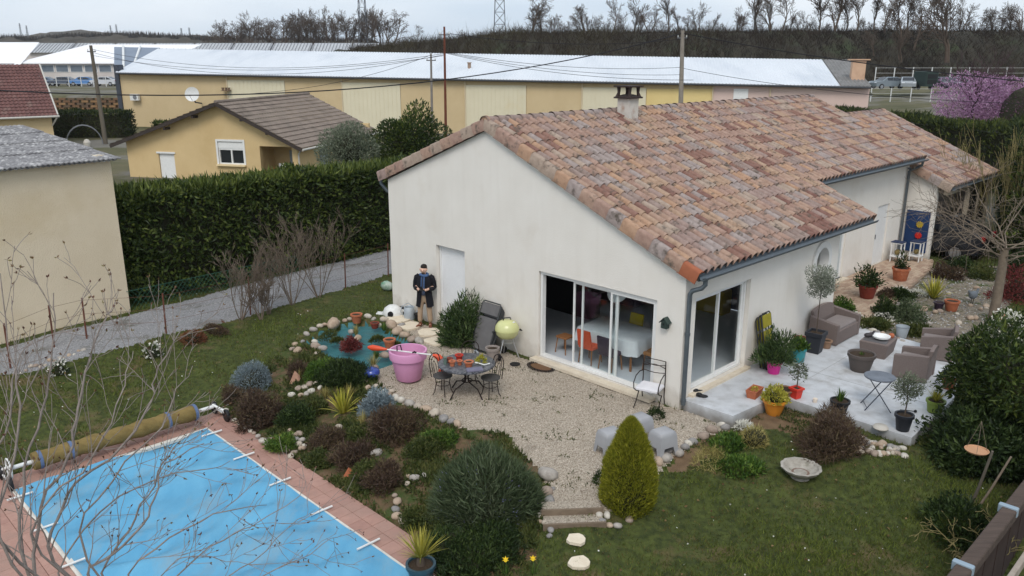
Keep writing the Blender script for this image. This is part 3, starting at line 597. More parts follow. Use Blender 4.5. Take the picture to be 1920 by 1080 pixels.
# chimney
b = MB(); b.box((5.05, 5.5, 5.62), (.42, .42, .95)); ch = b.build('chimney', mk('chimney_render', rgb(206, 200, 192), rgb(190, 182, 172), 5, 1, .9, .3, 60, c3=rgb(150, 110, 84), s3=1.8, t3=(.55, .75)), roof)
b = MB(); b.box((5.05, 5.5, 5.34), (.47, .47, .16), ); b.box((5.05, 5.12, 5.24), (.62, .35, .02), rx=.4); b.build('flashing', M_zinc, ch)
M_iron = mk('dark_terracotta_cap', rgb(66, 52, 48), rgb(44, 38, 38), 12, 1, .85, .3)
b = MB(); b.add([(5.05+x*k, 5.5+y*k, z) for k, z in ((.29,6.09),(.29,6.13),(.1,6.2)) for x, y in ((-1,-1),(1,-1),(1,1),(-1,1))], [(0,1,2,3),(8,9,10,11)]+[(k*4+i, k*4+(i+1) % 4, k*4+4+(i+1) % 4, k*4+4+i) for k in (0, 1) for i in range(4)])
for x in (-.19, .19):
    for y in (-.19, .19): b.tube([(5.05+x*1.15, 5.5+y*1.15, 6.1), (5.05+x, 5.5+y, 6.24), (5.05+x, 5.5+y, 6.4)], [.07, .04, .055], 8)
b.lathe([(.09, 6.2), (.07, 6.3), (.1, 6.4)], 10, (5.05, 5.5, 0)); b.box((5.05, 5.5, 6.42), (.6, .6, .04)); b.build('chimney_cap', M_iron, ch, smooth=40)
# wing walls, carport posts and beam
b = MB(); b.wall([(.92,-.3),(1.86,-.3),(9.4,-.3),(9.4,2.85),(5.15,4.75),(.92,2.8)], [], 17.14, 17.36, SW); b.build('wing_wall', M_wall, house)
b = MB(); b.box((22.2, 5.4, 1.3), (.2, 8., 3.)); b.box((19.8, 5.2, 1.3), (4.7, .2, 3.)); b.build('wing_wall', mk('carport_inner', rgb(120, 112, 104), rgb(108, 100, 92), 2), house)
b = MB(); b.box((19.8, .66, 2.6), (5.1, .14, .22)); b.build('beam', mk('pale_beam', rgb(196, 184, 164), rgb(178, 164, 142), 3), house)
for k, (s0, s1) in enumerate(((19.8, 20.95), (20.98, 22.12))):
    b = MB(); b.box(((s0+s1)/2, .66, 1.75), (s1-s0, .03, 1.4)); gp_ = b.build('glazed_panel', mk('dark_window', rgb(34, 38, 42), rough=.08, spec=.6), house)
    b = MB()
    for z in (1.03, 2.42): b.box(((s0+s1)/2, .64, z), (s1-s0, .06, .06))
    for s in (s0+.03, s1-.03): b.box((s, .64, 1.725), (.06, .055, 1.32))
    b.build('frame', _M['pale_beam'], gp_)
for s in (19.7, 22.2): b = MB(); b.rbox((s, .66, 1.25), (.13, .13, 2.5), .01); b.build('post', _M['pale_beam'], house)
# ================================================================ BACKGROUND
def wavy(name, o, ex, ey, Ln, Ls, rows, wave, amp, mat, parent=None, step=.03, ph=0., nper=6, smooth=True):
    """corrugated / tiled sheet: o corner, ex unit vector along eave, ey unit vector up slope"""
    ex, ey, o = np.array(ex, float), np.array(ey, float), np.array(o, float); nn = np.cross(ex, ey); nn *= np.sign(nn[2]) or 1
    n = max(2, int(Ln/wave*nper)); u = np.linspace(0, Ln, n+1); h = amp*np.cos(2*math.pi*u/wave+ph)
    Vs = []; Fs = []; off = 0
    for r in range(rows):
        g = Ls/rows
        for dd, st in ((r*g, step-.03), (r*g, step), ((r+1)*g+(.02 if rows > 1 else 0), 0)):
            Vs.append(o + ex*u[:, None] + ey*dd + nn*(h+st)[:, None])
        i = np.arange(n)
        for k in (0, 1): Fs.append(np.stack([off+k*(n+1)+i, off+k*(n+1)+i+1, off+(k+1)*(n+1)+i+1, off+(k+1)*(n+1)+i], 1))
        off += 3*(n+1)
    ob = np_mesh(name, np.concatenate(Vs), np.concatenate(Fs), mat, parent, smooth=smooth); ob.data.set_sharp_from_angle(angle=R(50)); return ob
def vec(a): return np.array(list(a))
# ---- hills on the horizon, embankment, scrub
def ridge_strip(name, prof, D, depth, zb, mat, amp, seed, n=160):
    """prof: list of pixel (x, y) of the top line, at distance D"""
    px = np.array([p[0] for p in prof]); py = np.array([p[1] for p in prof]); rng = np.random.default_rng(seed)
    xs = np.linspace(px[0], px[-1], n); V = []; m = 10
    for x in xs:
        y = np.interp(x, px, py); t = PD(x, y, D)
        for k in range(m):
            f = k/(m-1); s = min(1, f*1.6); z = zb + (t.z-zb)*(s*s*(3-2*s)); yy = D-depth+depth*1.6*f
            V.append((t.x*(yy/D)**.3, yy, z + (rng.normal()*amp if k else -.5)))
    Fs = [(i*m+k, (i+1)*m+k, (i+1)*m+k+1, i*m+k+1) for i in range(n-1) for k in range(m-1)]
    return struct(np_mesh(name, V, Fs, mat, smooth=True))
ridge_strip('far_hill', [(-500,74),(0,74),(60,72),(90,63),(150,58),(220,64),(280,66),(340,67),(420,72),(700,80),(1000,85)], 1100, 300, 0, mk('far_hill', rgb(66, 62, 52), rgb(86, 78, 66), .02, 1.5, 1, .3, .05, c3=rgb(104, 88, 76), s3=.03, t3=(.6, .75)), 1.2, 3)
ridge_strip('hill', [(-400,73),(0,77),(30,74),(60,78),(120,72),(250,69),(300,72),(400,76),(520,78),(700,80)], 600, 150, 0, mk('mid_hill', rgb(56, 52, 44), rgb(78, 70, 58), .06, 1.5, 1, .3, .1), 1.1, 4)
M_scrubg = mk('embankment_soil', rgb(40, 37, 28), rgb(54, 48, 36), .3, 1.4, 1, .8, 4, c3=rgb(50, 58, 34), s3=.12, t3=(.52, .7))
emb = [(600,99),(660,94),(720,88),(780,84),(860,74),(960,64),(1060,63),(1300,62),(1600,60),(1960,61),(2300,60)]
ridge_strip('embankment', emb, 176, 36, 2.6, M_scrubg, .25, 6, 220)
epx = [p[0] for p in emb]; epy = [p[1] for p in emb]
rng = np.random.default_rng(21)
def scrub(n, x0, x1, D0, D1, h0, h1, mat, seed, jit=1.0, name='scrub', wd=.12, sp=.35):
    rng = np.random.default_rng(seed); x = rng.uniform(x0, x1, n); D = rng.uniform(D0, D1, n); P_ = []
    for a, d in zip(x, D):
        t = PD(a, np.interp(a, epx, epy), 176); f = np.clip((d-140)/57.6, 0, 1); s = min(1, f*1.6); z = 2.6+(t.z-2.6)*(s*s*(3-2*s)); P_.append((t.x*(d/176)**.3, d, z-.2))
    P_ = np.array(P_); d = unit(rng.normal(size=(n, 3))*np.array([sp, sp, .15]) + np.array([0, 0, 1])); k = rng.normal(size=(3, 2))*.12
    cl = np.sin(P_[:, :2]@k.T+rng.uniform(0, 6, 3)).sum(1)/3; hh = rng.uniform(h0, h1, n)*(1+.4*cl)*np.where(rng.random(n) < .06, 1.7, 1)
    V, Fa = blades(P_, d, hh, wd*rng.uniform(.5, 1.6, n), rng); tint = np.repeat(np.clip(rng.normal(.45, .2, n)+.35*cl, 0, 1), 3)
    o = np_mesh(name, V, Fa, mat, None, tint); o['kind'] = 'stuff'; return o
M_scrub = leafmat('scrub_twigs', rgb(34, 28, 23), rgb(56, 46, 36), rgb(72, 66, 44), .9, .1)
tag(scrub(70000, 660, 2150, 141, 182, .5, 2.3, M_scrub, 31, wd=.09, sp=.8), 'tangled brown and olive scrub covering the long embankment', 'scrub')
ridge_strip('hill', [(200,96),(340,93),(420,92),(560,92),(700,92),(800,94),(950,98)], 310, 30, 2.6, M_scrubg, .3, 7, 120)
rngw = np.random.default_rng(32); n = 26000; a = rngw.uniform(372, 800, n); Dw = rngw.uniform(282, 312, n); Pw = np.array([tuple(PD(x, 93.5, d_)) for x, d_ in zip(a, Dw)]); hw = rngw.uniform(1, 5.2, n)*(.75+.25*np.sin(a*.11)+.2*np.sin(a*.043+1))
V, Fa = blades(Pw-np.array([0,0,.6]), unit(rngw.normal(size=(n, 3))*np.array([.5,.5,.2])+np.array([0, 0, 1])), hw, .13, rngw); o = np_mesh('woodland', V, Fa, leafmat('wood_twigs', rgb(52, 46, 42), rgb(82, 72, 64), rgb(104, 90, 78), .9, .1), None, np.repeat(np.clip(.5+.3*np.sin(a*.07)+rngw.normal(0,.2,n), 0, 1), 3)); o['kind'] = 'stuff'; tag(o, 'dense leafless grey brown woodland beyond the warehouse', 'woodland')
rngw = np.random.default_rng(77); n = 7000; a = rngw.uniform(-100, 700, n); yb = np.interp(a, [-400,0,30,60,120,250,300,400,520,700], [73,77,74,78,72,69,72,76,78,80]); Pw = np.array([tuple(PD(x, y+rngw.uniform(0, 3), 598)) for x, y in zip(a, yb)])
V, Fa = blades(Pw, unit(rngw.normal(size=(n, 3))*.2+np.array([0, 0, 1])), rngw.uniform(1, 5.5, n), .9, rngw); o = np_mesh('woodland', V, Fa, leafmat('far_wood', rgb(48, 44, 40), rgb(66, 60, 54), rgb(86, 76, 66), 1, 0), None, np.repeat(rngw.random(n), 3)); o['kind'] = 'stuff'; tag(o, 'distant dark wooded hillside on the horizon', 'woodland')
# ---- leafless trees on the embankment
M_bark = mk('grey_bark', rgb(98, 84, 72), rgb(70, 60, 52), 1.5, 1, .95, .3, 6)
protos = []
for i, (nc, sp, st, up) in enumerate((((9,6,6), .62, 1, .04), ((7,6,5), .8, 2, .02), ((11,6,5), .5, 1, .06), ((8,6,5), .72, 3, .03), ((11,6,5), .9, 1, .01), ((8,7,5), .6, 2, .05))):
    protos.append(bare_tree('bare_tree', 'x', 'tree', (0, 0, -60), 6., .15, M_bark, 100+i, 3, None, nc, sp, up, .13, rmin=.02, tmin=.3, stems=st))
TR = [(783,72,24,176),(868,72,14,176),(995,60,62,176),(1016,62,45,178),(1038,62,35,176),(1097,62,46,176),(1122,63,32,179),(1150,62,55,176),(1172,62,38,178),(1190,62,50,180),(1216,62,48,176),(1252,61,55,176),(1270,62,38,180),(1310,61,42,176),(1338,61,30,178),(1385,60,36,176),(1420,60,66,177),(1444,60,58,175),(1466,60,66,178),(1502,60,34,180),(1535,60,64,177),(1562,60,72,174),(1585,60,64,176),(1605,60,72,172),(1638,60,66,176),(1660,68,70,170),(1688,80,80,163),(1714,90,84,160),(1740,74,66,168),(1778,112,112,146),(1800,62,50,178),(1838,62,40,178),(1862,62,42,176),(1895,62,46,176),(1918,64,56,174),(1690,112,50,145),(1640,100,46,150)]+[(975+i*17.3+((i*29)%11), 63, 16+((i*31)%17), 178+((i*7)%5)) for i in range(55)]+[
 (383,92,24,300)]+[(402+i*9.4, 92, 30+((i*37)%22)+i*.5, 292+((i*53)%14)) for i in range(36)]
rk = random.Random(5); first = [True]*6
places = ['on the embankment crest', 'half way down the scrubby embankment', 'at the edge of the woodland beyond the warehouse']
looks = ['single-stemmed narrow leafless tree', 'twin-stemmed spreading leafless tree', 'upright dense-crowned leafless tree', 'multi-stemmed leafless tree', 'wide flat-branched leafless tree', 'forked leafless tree']
for px, py, hp, D in TR:
    k = rk.randrange(6) if px != 1778 else 3; g = PD(px, py, D); h = hp/1581*D*1.12
    o = protos[k] if first[k] else copy_tree(protos[k]); first[k] = False
    o.location = (g.x, g.y, g.z-.4); s = h/6.6; o.scale = (s*rk.uniform(.85, 1.15), s*rk.uniform(.85, 1.15), s); o.rotation_euler = (0, 0, rk.uniform(0, 6.28))
    pl_i = 2 if px < 760 and D > 250 else (1 if py > 66 and px > 1000 else 0)
    tag(o, looks[k] + ' ' + places[pl_i], 'tree', 'leafless trees ' + places[pl_i])
    if pl_i == 0:
        sz = 'low ' if hp < 30 else ('mid-height ' if hp < 50 else 'tall '); wh = ('near the big lattice pylon', 'between the big pylon and the concrete pole', 'just past the concrete pole', 'behind the far end of the white roof', 'above the fenced vehicle yard')[sum(px > q_ for q_ in (1100, 1262, 1400, 1600))]
        o['label'] = sz + looks[k] + ' on the crest ' + wh
    elif pl_i == 2: o['label'] = ('low ' if hp < 36 else 'mid-height ' if hp < 46 else 'tall ') + looks[k] + (' in the woodland left of the slim pylon' if px < 560 else ' in the woodland around the slim pylon')
    if px == 1778: tag(o, 'biggest multi-stemmed leafless tree, ivy-dark at the foot of the embankment', 'tree'); del o['group']
# ---- lattice pylons
def pylon(px, ptop, pbot, D, wpx, label):
    g = PD(px, pbot, D); t = PD(px, ptop, D); wb = wpx/1581*D/2; H_ = t.z-g.z; root = thing('lattice_pylon', label, 'pylon', (g.x, g.y, g.z-1)); M_s = mk('galvanised', rgb(128, 132, 138), rgb(112, 116, 122), 2, 1, .6, metal=.4)
    n = 9; lv = [(wb*(1-.74*i/n), H_*i/n) for i in range(n+1)]; r = .09
    b = MB()
    for sx, sy in ((-1,-1),(1,-1),(1,1),(-1,1)):
        q = MB().tube([(sx*w_, sy*w_, z) for w_, z in lv], r*1.3, 4); q.build('leg', M_s, root)
    for i in range(n):
        (w0, z0), (w1, z1) = lv[i], lv[i+1]; cs = [(-1,-1),(1,-1),(1,1),(-1,1)]
        for k in range(4):
            a, c_ = cs[k], cs[(k+1) % 4]
            b.tube([(a[0]*w0, a[1]*w0, z0), (c_[0]*w1, c_[1]*w1, z1)], r*.7, 3); b.tube([(c_[0]*w0, c_[1]*w0, z0), (a[0]*w1, a[1]*w1, z1)], r*.7, 3); b.tube([(a[0]*w1, a[1]*w1, z1), (c_[0]*w1, c_[1]*w1, z1)], r*.6, 3)
    b.build('bracing', M_s, root)
    b = MB()
    for z in (.72, .84, .95):
        for sg in (-1, 1): b.tube([(0, 0, H_*z), (sg*wb*1.5, 0, H_*z)], r, 4); b.tube([(0, 0, H_*z+wb*.4), (sg*wb*1.5, 0, H_*z)], r*.7, 4)
    b.build('crossarm', M_s, root)
pylon(937, -150, 62, 260, 22, 'tall steel lattice pylon rising beside the row of embankment trees'); pylon(682, -150, 84, 300, 16, 'slim steel lattice pylon rising above the leafless woodland')
for px, hp in ((40, 24), (52, 20), (209, 20), (220, 22), (341, 15), (356, 16)): pylon(px, 66-hp, 68, 1000, 3.2, 'tiny distant steel pylon on the hilly skyline')
for o in [o for o in bpy.data.objects if o.name.startswith('lattice_pylon') and 'tiny' in o.get('label', '')]: o['group'] = 'distant pylons on the skyline'
# ---- long warehouse
WA, WB_ = PD(222, 134, 88), PD(1632, 160, 71); wd_ = (WB_-WA); wd_.z = 0; wl = wd_.length; wdn = wd_/wl; wn_ = Vector((wdn.y, -wdn.x, 0))   # wn_ faces the camera
wa = thing('warehouse', 'long low yellow and cream warehouse with a white corrugated roof', 'warehouse', (WA.x, WA.y, 0), math.atan2(wdn.y, wdn.x))
def wx_of(px):                                     # distance along the wall of a pixel column
    r = Vector(ray(px, 150)); n = wn_; t = (Vector((WA.x, WA.y, CAM_H))-Vector((0, 0, CAM_H))).dot(n)/r.dot(n); return (r*t - Vector((WA.x, WA.y, 0))).dot(wdn)
zl = lambda x: WA.z + (WB_.z-WA.z)*x/wl
M_tan = mk('tan_render', rgb(204, 183, 145), rgb(194, 172, 134), .5, 1.2, .9, .2, 8, c3=rgb(188, 168, 132), s3=.35, t3=(.58, .8)); M_crm = mk('cream_cladding', rgb(218, 210, 184), rgb(210, 201, 174), .6, 1, .8, .1, 5, c3=rgb(214, 198, 160), s3=.3, t3=(.6, .8)); M_yel = mk('yellow_render', rgb(224, 202, 142), rgb(214, 190, 130), .5, 1, .9); M_pnk = mk('pink_render', rgb(214, 190, 180), rgb(204, 180, 170), .4, 1.2, .9)
b = MB(); xs = [0, wx_of(1338), wl]
b.add([(0,.1,-.5),(xs[1],.1,-.5),(xs[1],.1,zl(xs[1])-.1),(0,.1,zl(0)-.1),(0,13,-.5),(xs[1],13,-.5),(xs[1],13,zl(xs[1])-.1),(0,13,zl(0)-.1)], [(0,1,2,3),(5,4,7,6),(4,0,3,7),(1,5,6,2)]); b.build('wall', M_tan, wa)
b = MB(); b.add([(xs[1]+.01,.05,-.5),(wl,.05,-.5),(wl,.05,zl(wl)-.1),(xs[1]+.01,.05,zl(xs[1])-.1),(xs[1]+.01,13,-.5),(wl,13,-.5),(wl,13,zl(wl)-.1),(xs[1]+.01,13,zl(xs[1])-.1)], [(0,1,2,3),(5,4,7,6),(4,0,3,7),(1,5,6,2)]); b.build('wall', M_pnk, wa)
bounds = [425, 533, 640, 750, 872, 987, 1092, 1213, 1338]
for i in range(len(bounds)-1):
    x0, x1 = wx_of(bounds[i]), wx_of(bounds[i+1]); zt = zl((x0+x1)/2)-.62; m = M_crm if i % 2 == 0 else (M_yel if i == 7 else M_tan)
    b = MB(); b.box(((x0+x1)/2, .04 if i % 2 == 0 else .07, zt/2-.25), (x1-x0-.06, .08, zt+.5)); pn = b.build('wall_panel', m, wa)
    if i % 2 == 0:
        nseg = 14
        q = MB()
        for k in range(1, nseg): q.box((x0+(x1-x0)*k/nseg, -.008, zt/2), (.03, .03, zt-.05))
        o = q.build('ribs', m, pn); o['kind'] = 'stuff'
for px in (425, 640, 872, 1092, 1338, 1446):
    b = MB(); b.tube([(wx_of(px), -.05, .1), (wx_of(px), -.05, zl(wx_of(px))-.2)], .06, 8); b.build('downpipe', mk('beige_pipe', rgb(206, 190, 160)), wa)
b = MB(); b.box((wx_of(1391), 0, zl(wx_of(1391))-1.15), (1.25, .1, 1.3)); b.build('shuttered_window', M_wf, wa)
# roof: lower corners on the eave, upper corners on the ridge
dp = Vector((-wn_.x, -wn_.y, 0)); 
def roof_quad(name, pl, pr, ql, qr, wave, mat, parent, amp=.035):
    """bilinear corrugated sheet between eave points pl,pr and ridge points ql,qr (world), parented to an object with its own transform"""
    Mi = (Matrix.Translation(parent.location) @ Matrix.Rotation(parent.rotation_euler.z, 4, 'Z')).inverted()
    a, c_, d, e_ = [np.array(Mi @ Vector(p)) for p in (pl, pr, ql, qr)]; Ln = np.linalg.norm(c_-a); n = int(Ln/wave*4); u = np.linspace(0, 1, n+1)[:, None]
    lo = a+(c_-a)*u; hi = d+(e_-d)*u; h = amp*np.cos(2*math.pi*np.arange(n+1)/4.); lo[:, 2] += h; hi[:, 2] += h; k = n+1
    lo2 = lo.copy(); lo2[:, 2] -= .05
    i = np.arange(n); V = np.concatenate([lo, hi, lo2]); Fa = np.concatenate([np.stack([i, i+1, k+i+1, k+i], 1), np.stack([2*k+i, 2*k+i+1, i+1, i], 1)])
    return np_mesh(name, V, Fa, mat, parent)
ov_ = wn_*.45; E0 = WA+ov_+Vector((0,0,-.06)); E1 = WB_+ov_+Vector((0,0,-.06))
R0, R1, R2 = PD(297, 91, 101), PD(1542, 111.5, 84), PD(1592, 112, 83.5)
f_w = wx_of(1576)/wl; Em = E0+(E1-E0)*f_w
M_wr = mk('white_sheet_roof', rgb(214, 217, 221), rgb(202, 206, 211), .25, 1.2, .55, c3=rgb(186, 192, 200), s3=.3, t3=(.52, .8), stretch=(1, .3, 1))
roof_quad('roof', E0, Em, R0, R1, .3, M_wr, wa); roof_quad('roof', Em, E1, R1, R2, .3, mk('grey_fibre_roof', rgb(138, 136, 134), rgb(112, 110, 108), 1.2, 1.3, .95, .4, 8), wa, .05)
roof_quad('roof', R0+Vector((-3,14,-4)), R2+Vector((8,12,-4)), R0, R2, .6, M_wr, wa)
b = MB(); Mi = (Matrix.Translation(wa.location) @ Matrix.Rotation(wa.rotation_euler.z, 4, 'Z')).inverted()
p = [Mi @ q for q in (E0, E1)]; b.tube([p[0]+Vector((0,-.03,-.12)), p[1]+Vector((0,-.03,-.12))], .09, 8); b.build('gutter', mk('dark_gutter', rgb(74, 76, 80)), wa)
q = Mi @ PD(880, 128, 84); b = MB(); b.tube([(q.x, q.y, q.z-.6), (q.x, q.y, q.z+.5)], .17, 10); b.lathe([(.24, 0), (.24, .08)], 10, (q.x, q.y, q.z+.5)); b.build('vent_pipe', mk('rust_vent', rgb(150, 128, 110)), wa)
q = Mi @ PD(1608, 135, 74); b = MB(); b.box((q.x, q.y, q.z), (1.1, 1.0, 1.9)); b.box((q.x, q.y, q.z+1.05), (1.7, 1.3, .1)); b.build('chimney', mk('old_plaster', rgb(206, 172, 144), rgb(186, 150, 124), 1.2, 1.3, .9), wa)
b = MB(); g = Mi @ PD(216, 100, 88.5); b.box((-.25, .4, 2.9), (.5, .9, 6.9)); b.build('corner_flashing', mk('dark_steel', rgb(66, 70, 78)), wa)
# items on the warehouse wall
def on_wall(px, z): return (wx_of(px), -.05, z)
def wzy(px, py):
    r = Vector(ray(px, py)); t = (Vector((WA.x, WA.y, CAM_H))-Vector((0, 0, CAM_H))).dot(wn_)/r.dot(wn_); return CAM_H + r.z*t
x, z = wx_of(252), wzy(252, 182); b = MB(); b.rbox((x, -.25, z), (1.0, .35, .65), .03); ac = b.build('air_conditioner', M_wm, wa); b = MB(); b.lathe([(.01,0),(.22,0),(.22,.02)], 16, (0,0,0), Matrix.Translation((x+.12, -.44, z)) @ Matrix.Rotation(math.pi/2, 4, 'X')); b.build('fan_grille', mk('grille_grey', rgb(120, 122, 126)), ac)
x, z = wx_of(425), wzy(425, 167); b = MB(); b.box((x, -.3, z-.15), (.9, .5, .05))
for k in (-.35, 0, .35): b.lathe([(.09, 0), (.14, .28)], 8, (x+k, -.3, z-.12))
b.build('wall_shelf', mk('rusty', rgb(120, 100, 84)), wa)
dg = PD(361, 177, 83.6); ds = thing('satellite_dish', 'white satellite dish on a bracket against the tan warehouse wall', 'satellite dish', dg)
b = MB(); b.lathe([(.02,.0),(.35,.03),(.7,.15),(.72,.16),(.7,.14),(.35,.01),(.02,-.02)], 24, (0,0,0), Matrix.Rotation(R(78), 4, 'X') @ Matrix.Rotation(0, 4, 'Z')); b.build('reflector', M_wm, ds, smooth=40)
b = MB(); b.tube([(0, .1, 0), (0, .5, -.8), (0, 2.2, -1.)], .07, 8); b.build('bracket', _M['dark_steel'], ds); b = MB(); b.tube([(0, -.1, -.7), (0, -.75, -.1)], .02, 6); b.box((0, -.78, -.05), (.1, .16, .12)); b.build('receiver_arm', _M['dark_steel'], ds)
# grey roof of the building joined to the warehouse end
gs = thing('grey_shed', 'blue grey clad shed joined to the left end of the warehouse', 'shed', (PD(214, 128, 92).x, 92, 0))
a, c_, d, e_ = PD(214, 128, 90), PD(262, 128, 92), PD(214, 88, 104), PD(300, 89.5, 104)
b = MB(); pts = [p-gs.location for p in (a, c_, e_, d)]; b.add([tuple(p) for p in pts]+[(p.x, p.y, -.2) for p in pts], [(0,1,2,3),(0,4,5,1),(1,5,6,2),(2,6,7,3),(3,7,4,0)]); b.build('body', mk('blue_grey_sheet', rgb(128, 138, 152), rgb(116, 126, 140), .4), gs)
b = MB()
for f in (.25, .62): p0, p1 = pts[0].lerp(pts[1], f+.12), pts[3].lerp(pts[2], f-.05); b.tube([p0+Vector((0,0,.1)), p1+Vector((0,0,.12))], .14, 6)
b.build('white_ridge_strips', M_wm, gs)
# ---- factory, far left
fa = thing('factory', 'white roofed factory with a long band of windows behind a car park', 'factory', (-78, 152, 2.3))
b = MB(); b.box((2, 8, 1.9), (25.6, 16, 3.8)); b.build('wall', mk('factory_wall', rgb(216, 210, 204), rgb(190, 180, 176), .3), fa)
b = MB(); b.add([(-11.5,-.6,3.75),(15,-.6,3.75),(15,20,7.2),(-8,20,7.2),(-11.5,-.6,3.55),(15,-.6,3.55)], [(0,1,2,3),(4,5,1,0)]); b.build('roof', mk('factory_roof', rgb(238, 236, 236), rgb(228, 226, 228), .2), fa)
gm = mk('dark_pane', rgb(86, 96, 108), rgb(120, 130, 140), .6, 1, .2, spec=.6)
for k in range(9):
    b = MB(); b.box((-8.6+k*2.6, -.03, 2.75), (2.3, .08, 1.3)); wn2 = b.build('window', M_wf, fa); b = MB(); b.box((-8.6+k*2.6, -.08, 2.75), (2.1, .04, 1.1)); b.build('pane', gm, wn2)
fb = thing('factory', 'white gabled factory hall cut by the picture edge behind the red roof', 'factory', (-98, 146, 2.2)); b = MB(); b.box((0, 6, 1.9), (18, 12, 3.8)); b.build('wall', _M['factory_wall'], fb)
b = MB(); b.add([(-9,-.5,3.6),(11.5,-.5,2.2),(6.5,18,7.6),(-9,18,7.6)], [(0,1,2,3)]); b.build('roof', _M['factory_roof'], fb)
sk = thing('factory', 'low factory with a long row of grey saw-tooth skylights', 'factory', (-168, 252, 2.6)); b = MB(); b.box((95, 12, 2.8), (170, 24, 5.6)); b.build('wall', _M['factory_wall'], sk)
for k in range(14):
    x0 = 12+k*12.; b = MB(); b.add([(x0,-1,5.6),(x0+11.4,-1,5.6),(x0+11.4,5,8.4),(x0,5,8.4),(x0,6,5.6),(x0+11.4,6,5.6)], [(0,1,2,3),(3,2,5,4),(0,3,4),(1,5,2)]); o = b.build('skylight', mk('skylight_sheet', rgb(188, 190, 192), rgb(160, 162, 166), .8, 1, .4), sk)
    q = MB()
    for j in range(12): q.tube([(x0+.3+j*.98, -1.05, 5.65), (x0+.3+j*.98, 4.9, 8.45)], .1, 4)
    q.build('glazing_bars', mk('bar_grey', rgb(120, 122, 126)), o)
# roof of the low white garage behind the red house
# ---- cars
def car(name, label, loc, rz, col, group=None, scale=1.):
    root = thing(name, label, 'car', loc, rz, group); root.scale = (scale,)*3
    m = mk('paint_%d_%d_%d' % col, rgb(*col), rough=.25, spec=.6); ms = mk('car_glass', rgb(30, 34, 40), rough=.1, spec=.7)
    pr = [(-2.05,.35),(-2.1,.75),(-1.95,.95),(-1.15,1.0),(-.5,1.42),(.9,1.45),(1.75,1.05),(2.05,.95),(2.1,.55),(2.02,.32)]
    V = []; n = len(pr)
    for y, k in ((-.86,1.),(-.8,1.),(.8,1.),(.86,1.)):
        for x, z in pr: V.append((x*(.98 if abs(y) > .82 else 1), y*(1 if z < 1.05 else .84), z if abs(y) < .82 else z*.985))
    Fs = [(k*n+i, k*n+(i+1) % n, (k+1)*n+(i+1) % n, (k+1)*n+i) for k in range(3) for i in range(n)]+[list(range(n)), list(range(3*n, 4*n))]
    MB().add(V, Fs).build('body', m, root, smooth=35)
    def gq(pts, nm='window'): b = MB(); b.add(pts, [tuple(range(len(pts)))]); b.build(nm, ms, root)
    for sg in (-1, 1):
        gq([(-1.0, sg*.815, 1.04), (-.42, sg*.735, 1.37), (.2, sg*.735, 1.4), (.2, sg*.82, 1.04)]); gq([(.26, sg*.82, 1.04), (.26, sg*.735, 1.4), (.85, sg*.735, 1.38), (1.45, sg*.815, 1.1)])
    gq([(-1.13,-.66,1.03),(-1.13,.66,1.03),(-.53,.6,1.42),(-.53,-.6,1.42)], 'windscreen'); gq([(1.71,-.66,1.09),(1.71,.66,1.09),(.96,.6,1.455),(.96,-.6,1.455)], 'rear_window')
    for x in (-1.3, 1.3):
        for sg in (-1, 1):
            T = Matrix.Translation((x, sg*.8, .33)) @ Matrix.Rotation(math.pi/2, 4, 'X'); b = MB(); b.lathe([(.2,-.1),(.31,-.1),(.33,-.05),(.33,.05),(.31,.1),(.2,.1)], 18, M=T); wh = b.build('wheel', mk('tyre', rgb(28, 28, 30), rough=.9), root, smooth=40)
            b = MB(); b.lathe([(.01,-.11),(.2,-.11),(.2,.11),(.01,.11)], 14, M=T); b.build('rim', mk('alloy', rgb(168, 170, 174), rough=.35, metal=.8), wh)
    for sg in (-1, 1):
        b = MB(); b.rbox((-2.02, sg*.62, .78), (.14, .34, .16), .02); b.build('headlight', mk('lamp_lens', rgb(220, 224, 228), rough=.15, spec=.7), root); b = MB(); b.rbox((2.04, sg*.64, .88), (.1, .28, .2), .02); b.build('tail_light', mk('tail_red', rgb(150, 22, 24), rough=.2, spec=.6), root)
    return root
for px, col, ad in ((80, (92, 110, 134), 'grey blue'), (118, (70, 78, 92), 'dark slate'), (157, (76, 122, 176), 'bright blue'), (196, (190, 192, 196), 'silver')):
    g = PD(px, 153, 143); car('parked_car', ad + ' hatchback parked in front of the white factory', (g.x, g.y, 2.3), 0, col, scale=1.05)
# fence and planted retaining wall below the car park
def posts(name, label, pts, h, m, n, r=.05, wires=(.3,.6,.95), mesh=None, group=None):
    root = thing(name, label, 'fence', pts[0]); o0 = Vector(pts[0]); P2 = []
    for a, c_ in zip(pts[:-1], pts[1:]):
        a, c_ = Vector(a), Vector(c_)
        for i in range(n): P2.append(a.lerp(c_, i/n))
    P2.append(Vector(pts[-1]))
    for p in P2: b = MB(); b.tube([p-o0, p-o0+Vector((0,0,h))], r, 6); b.build('post', m, root)
    b = MB()
    for w_ in wires: b.tube([p-o0+Vector((0,0,h*w_)) for p in P2], r*.22, 4)
    b.build('wire', mesh or m, root); return root
M_pp = mk('pale_post', rgb(206, 206, 204), rough=.6)
posts('wire_fence', 'pale posted wire fence along the factory car park', [tuple(PD(60, 157, 140).xy)+(2.3,), tuple(PD(222, 157, 140).xy)+(2.3,)], 1.7, M_pp, 7, .07)
rw = thing('retaining_wall', 'brown lattice retaining wall of stacked planter blocks', 'retaining wall', (PD(60, 215, 105).x, 105, 0)); rb = random.Random(4); bd = []
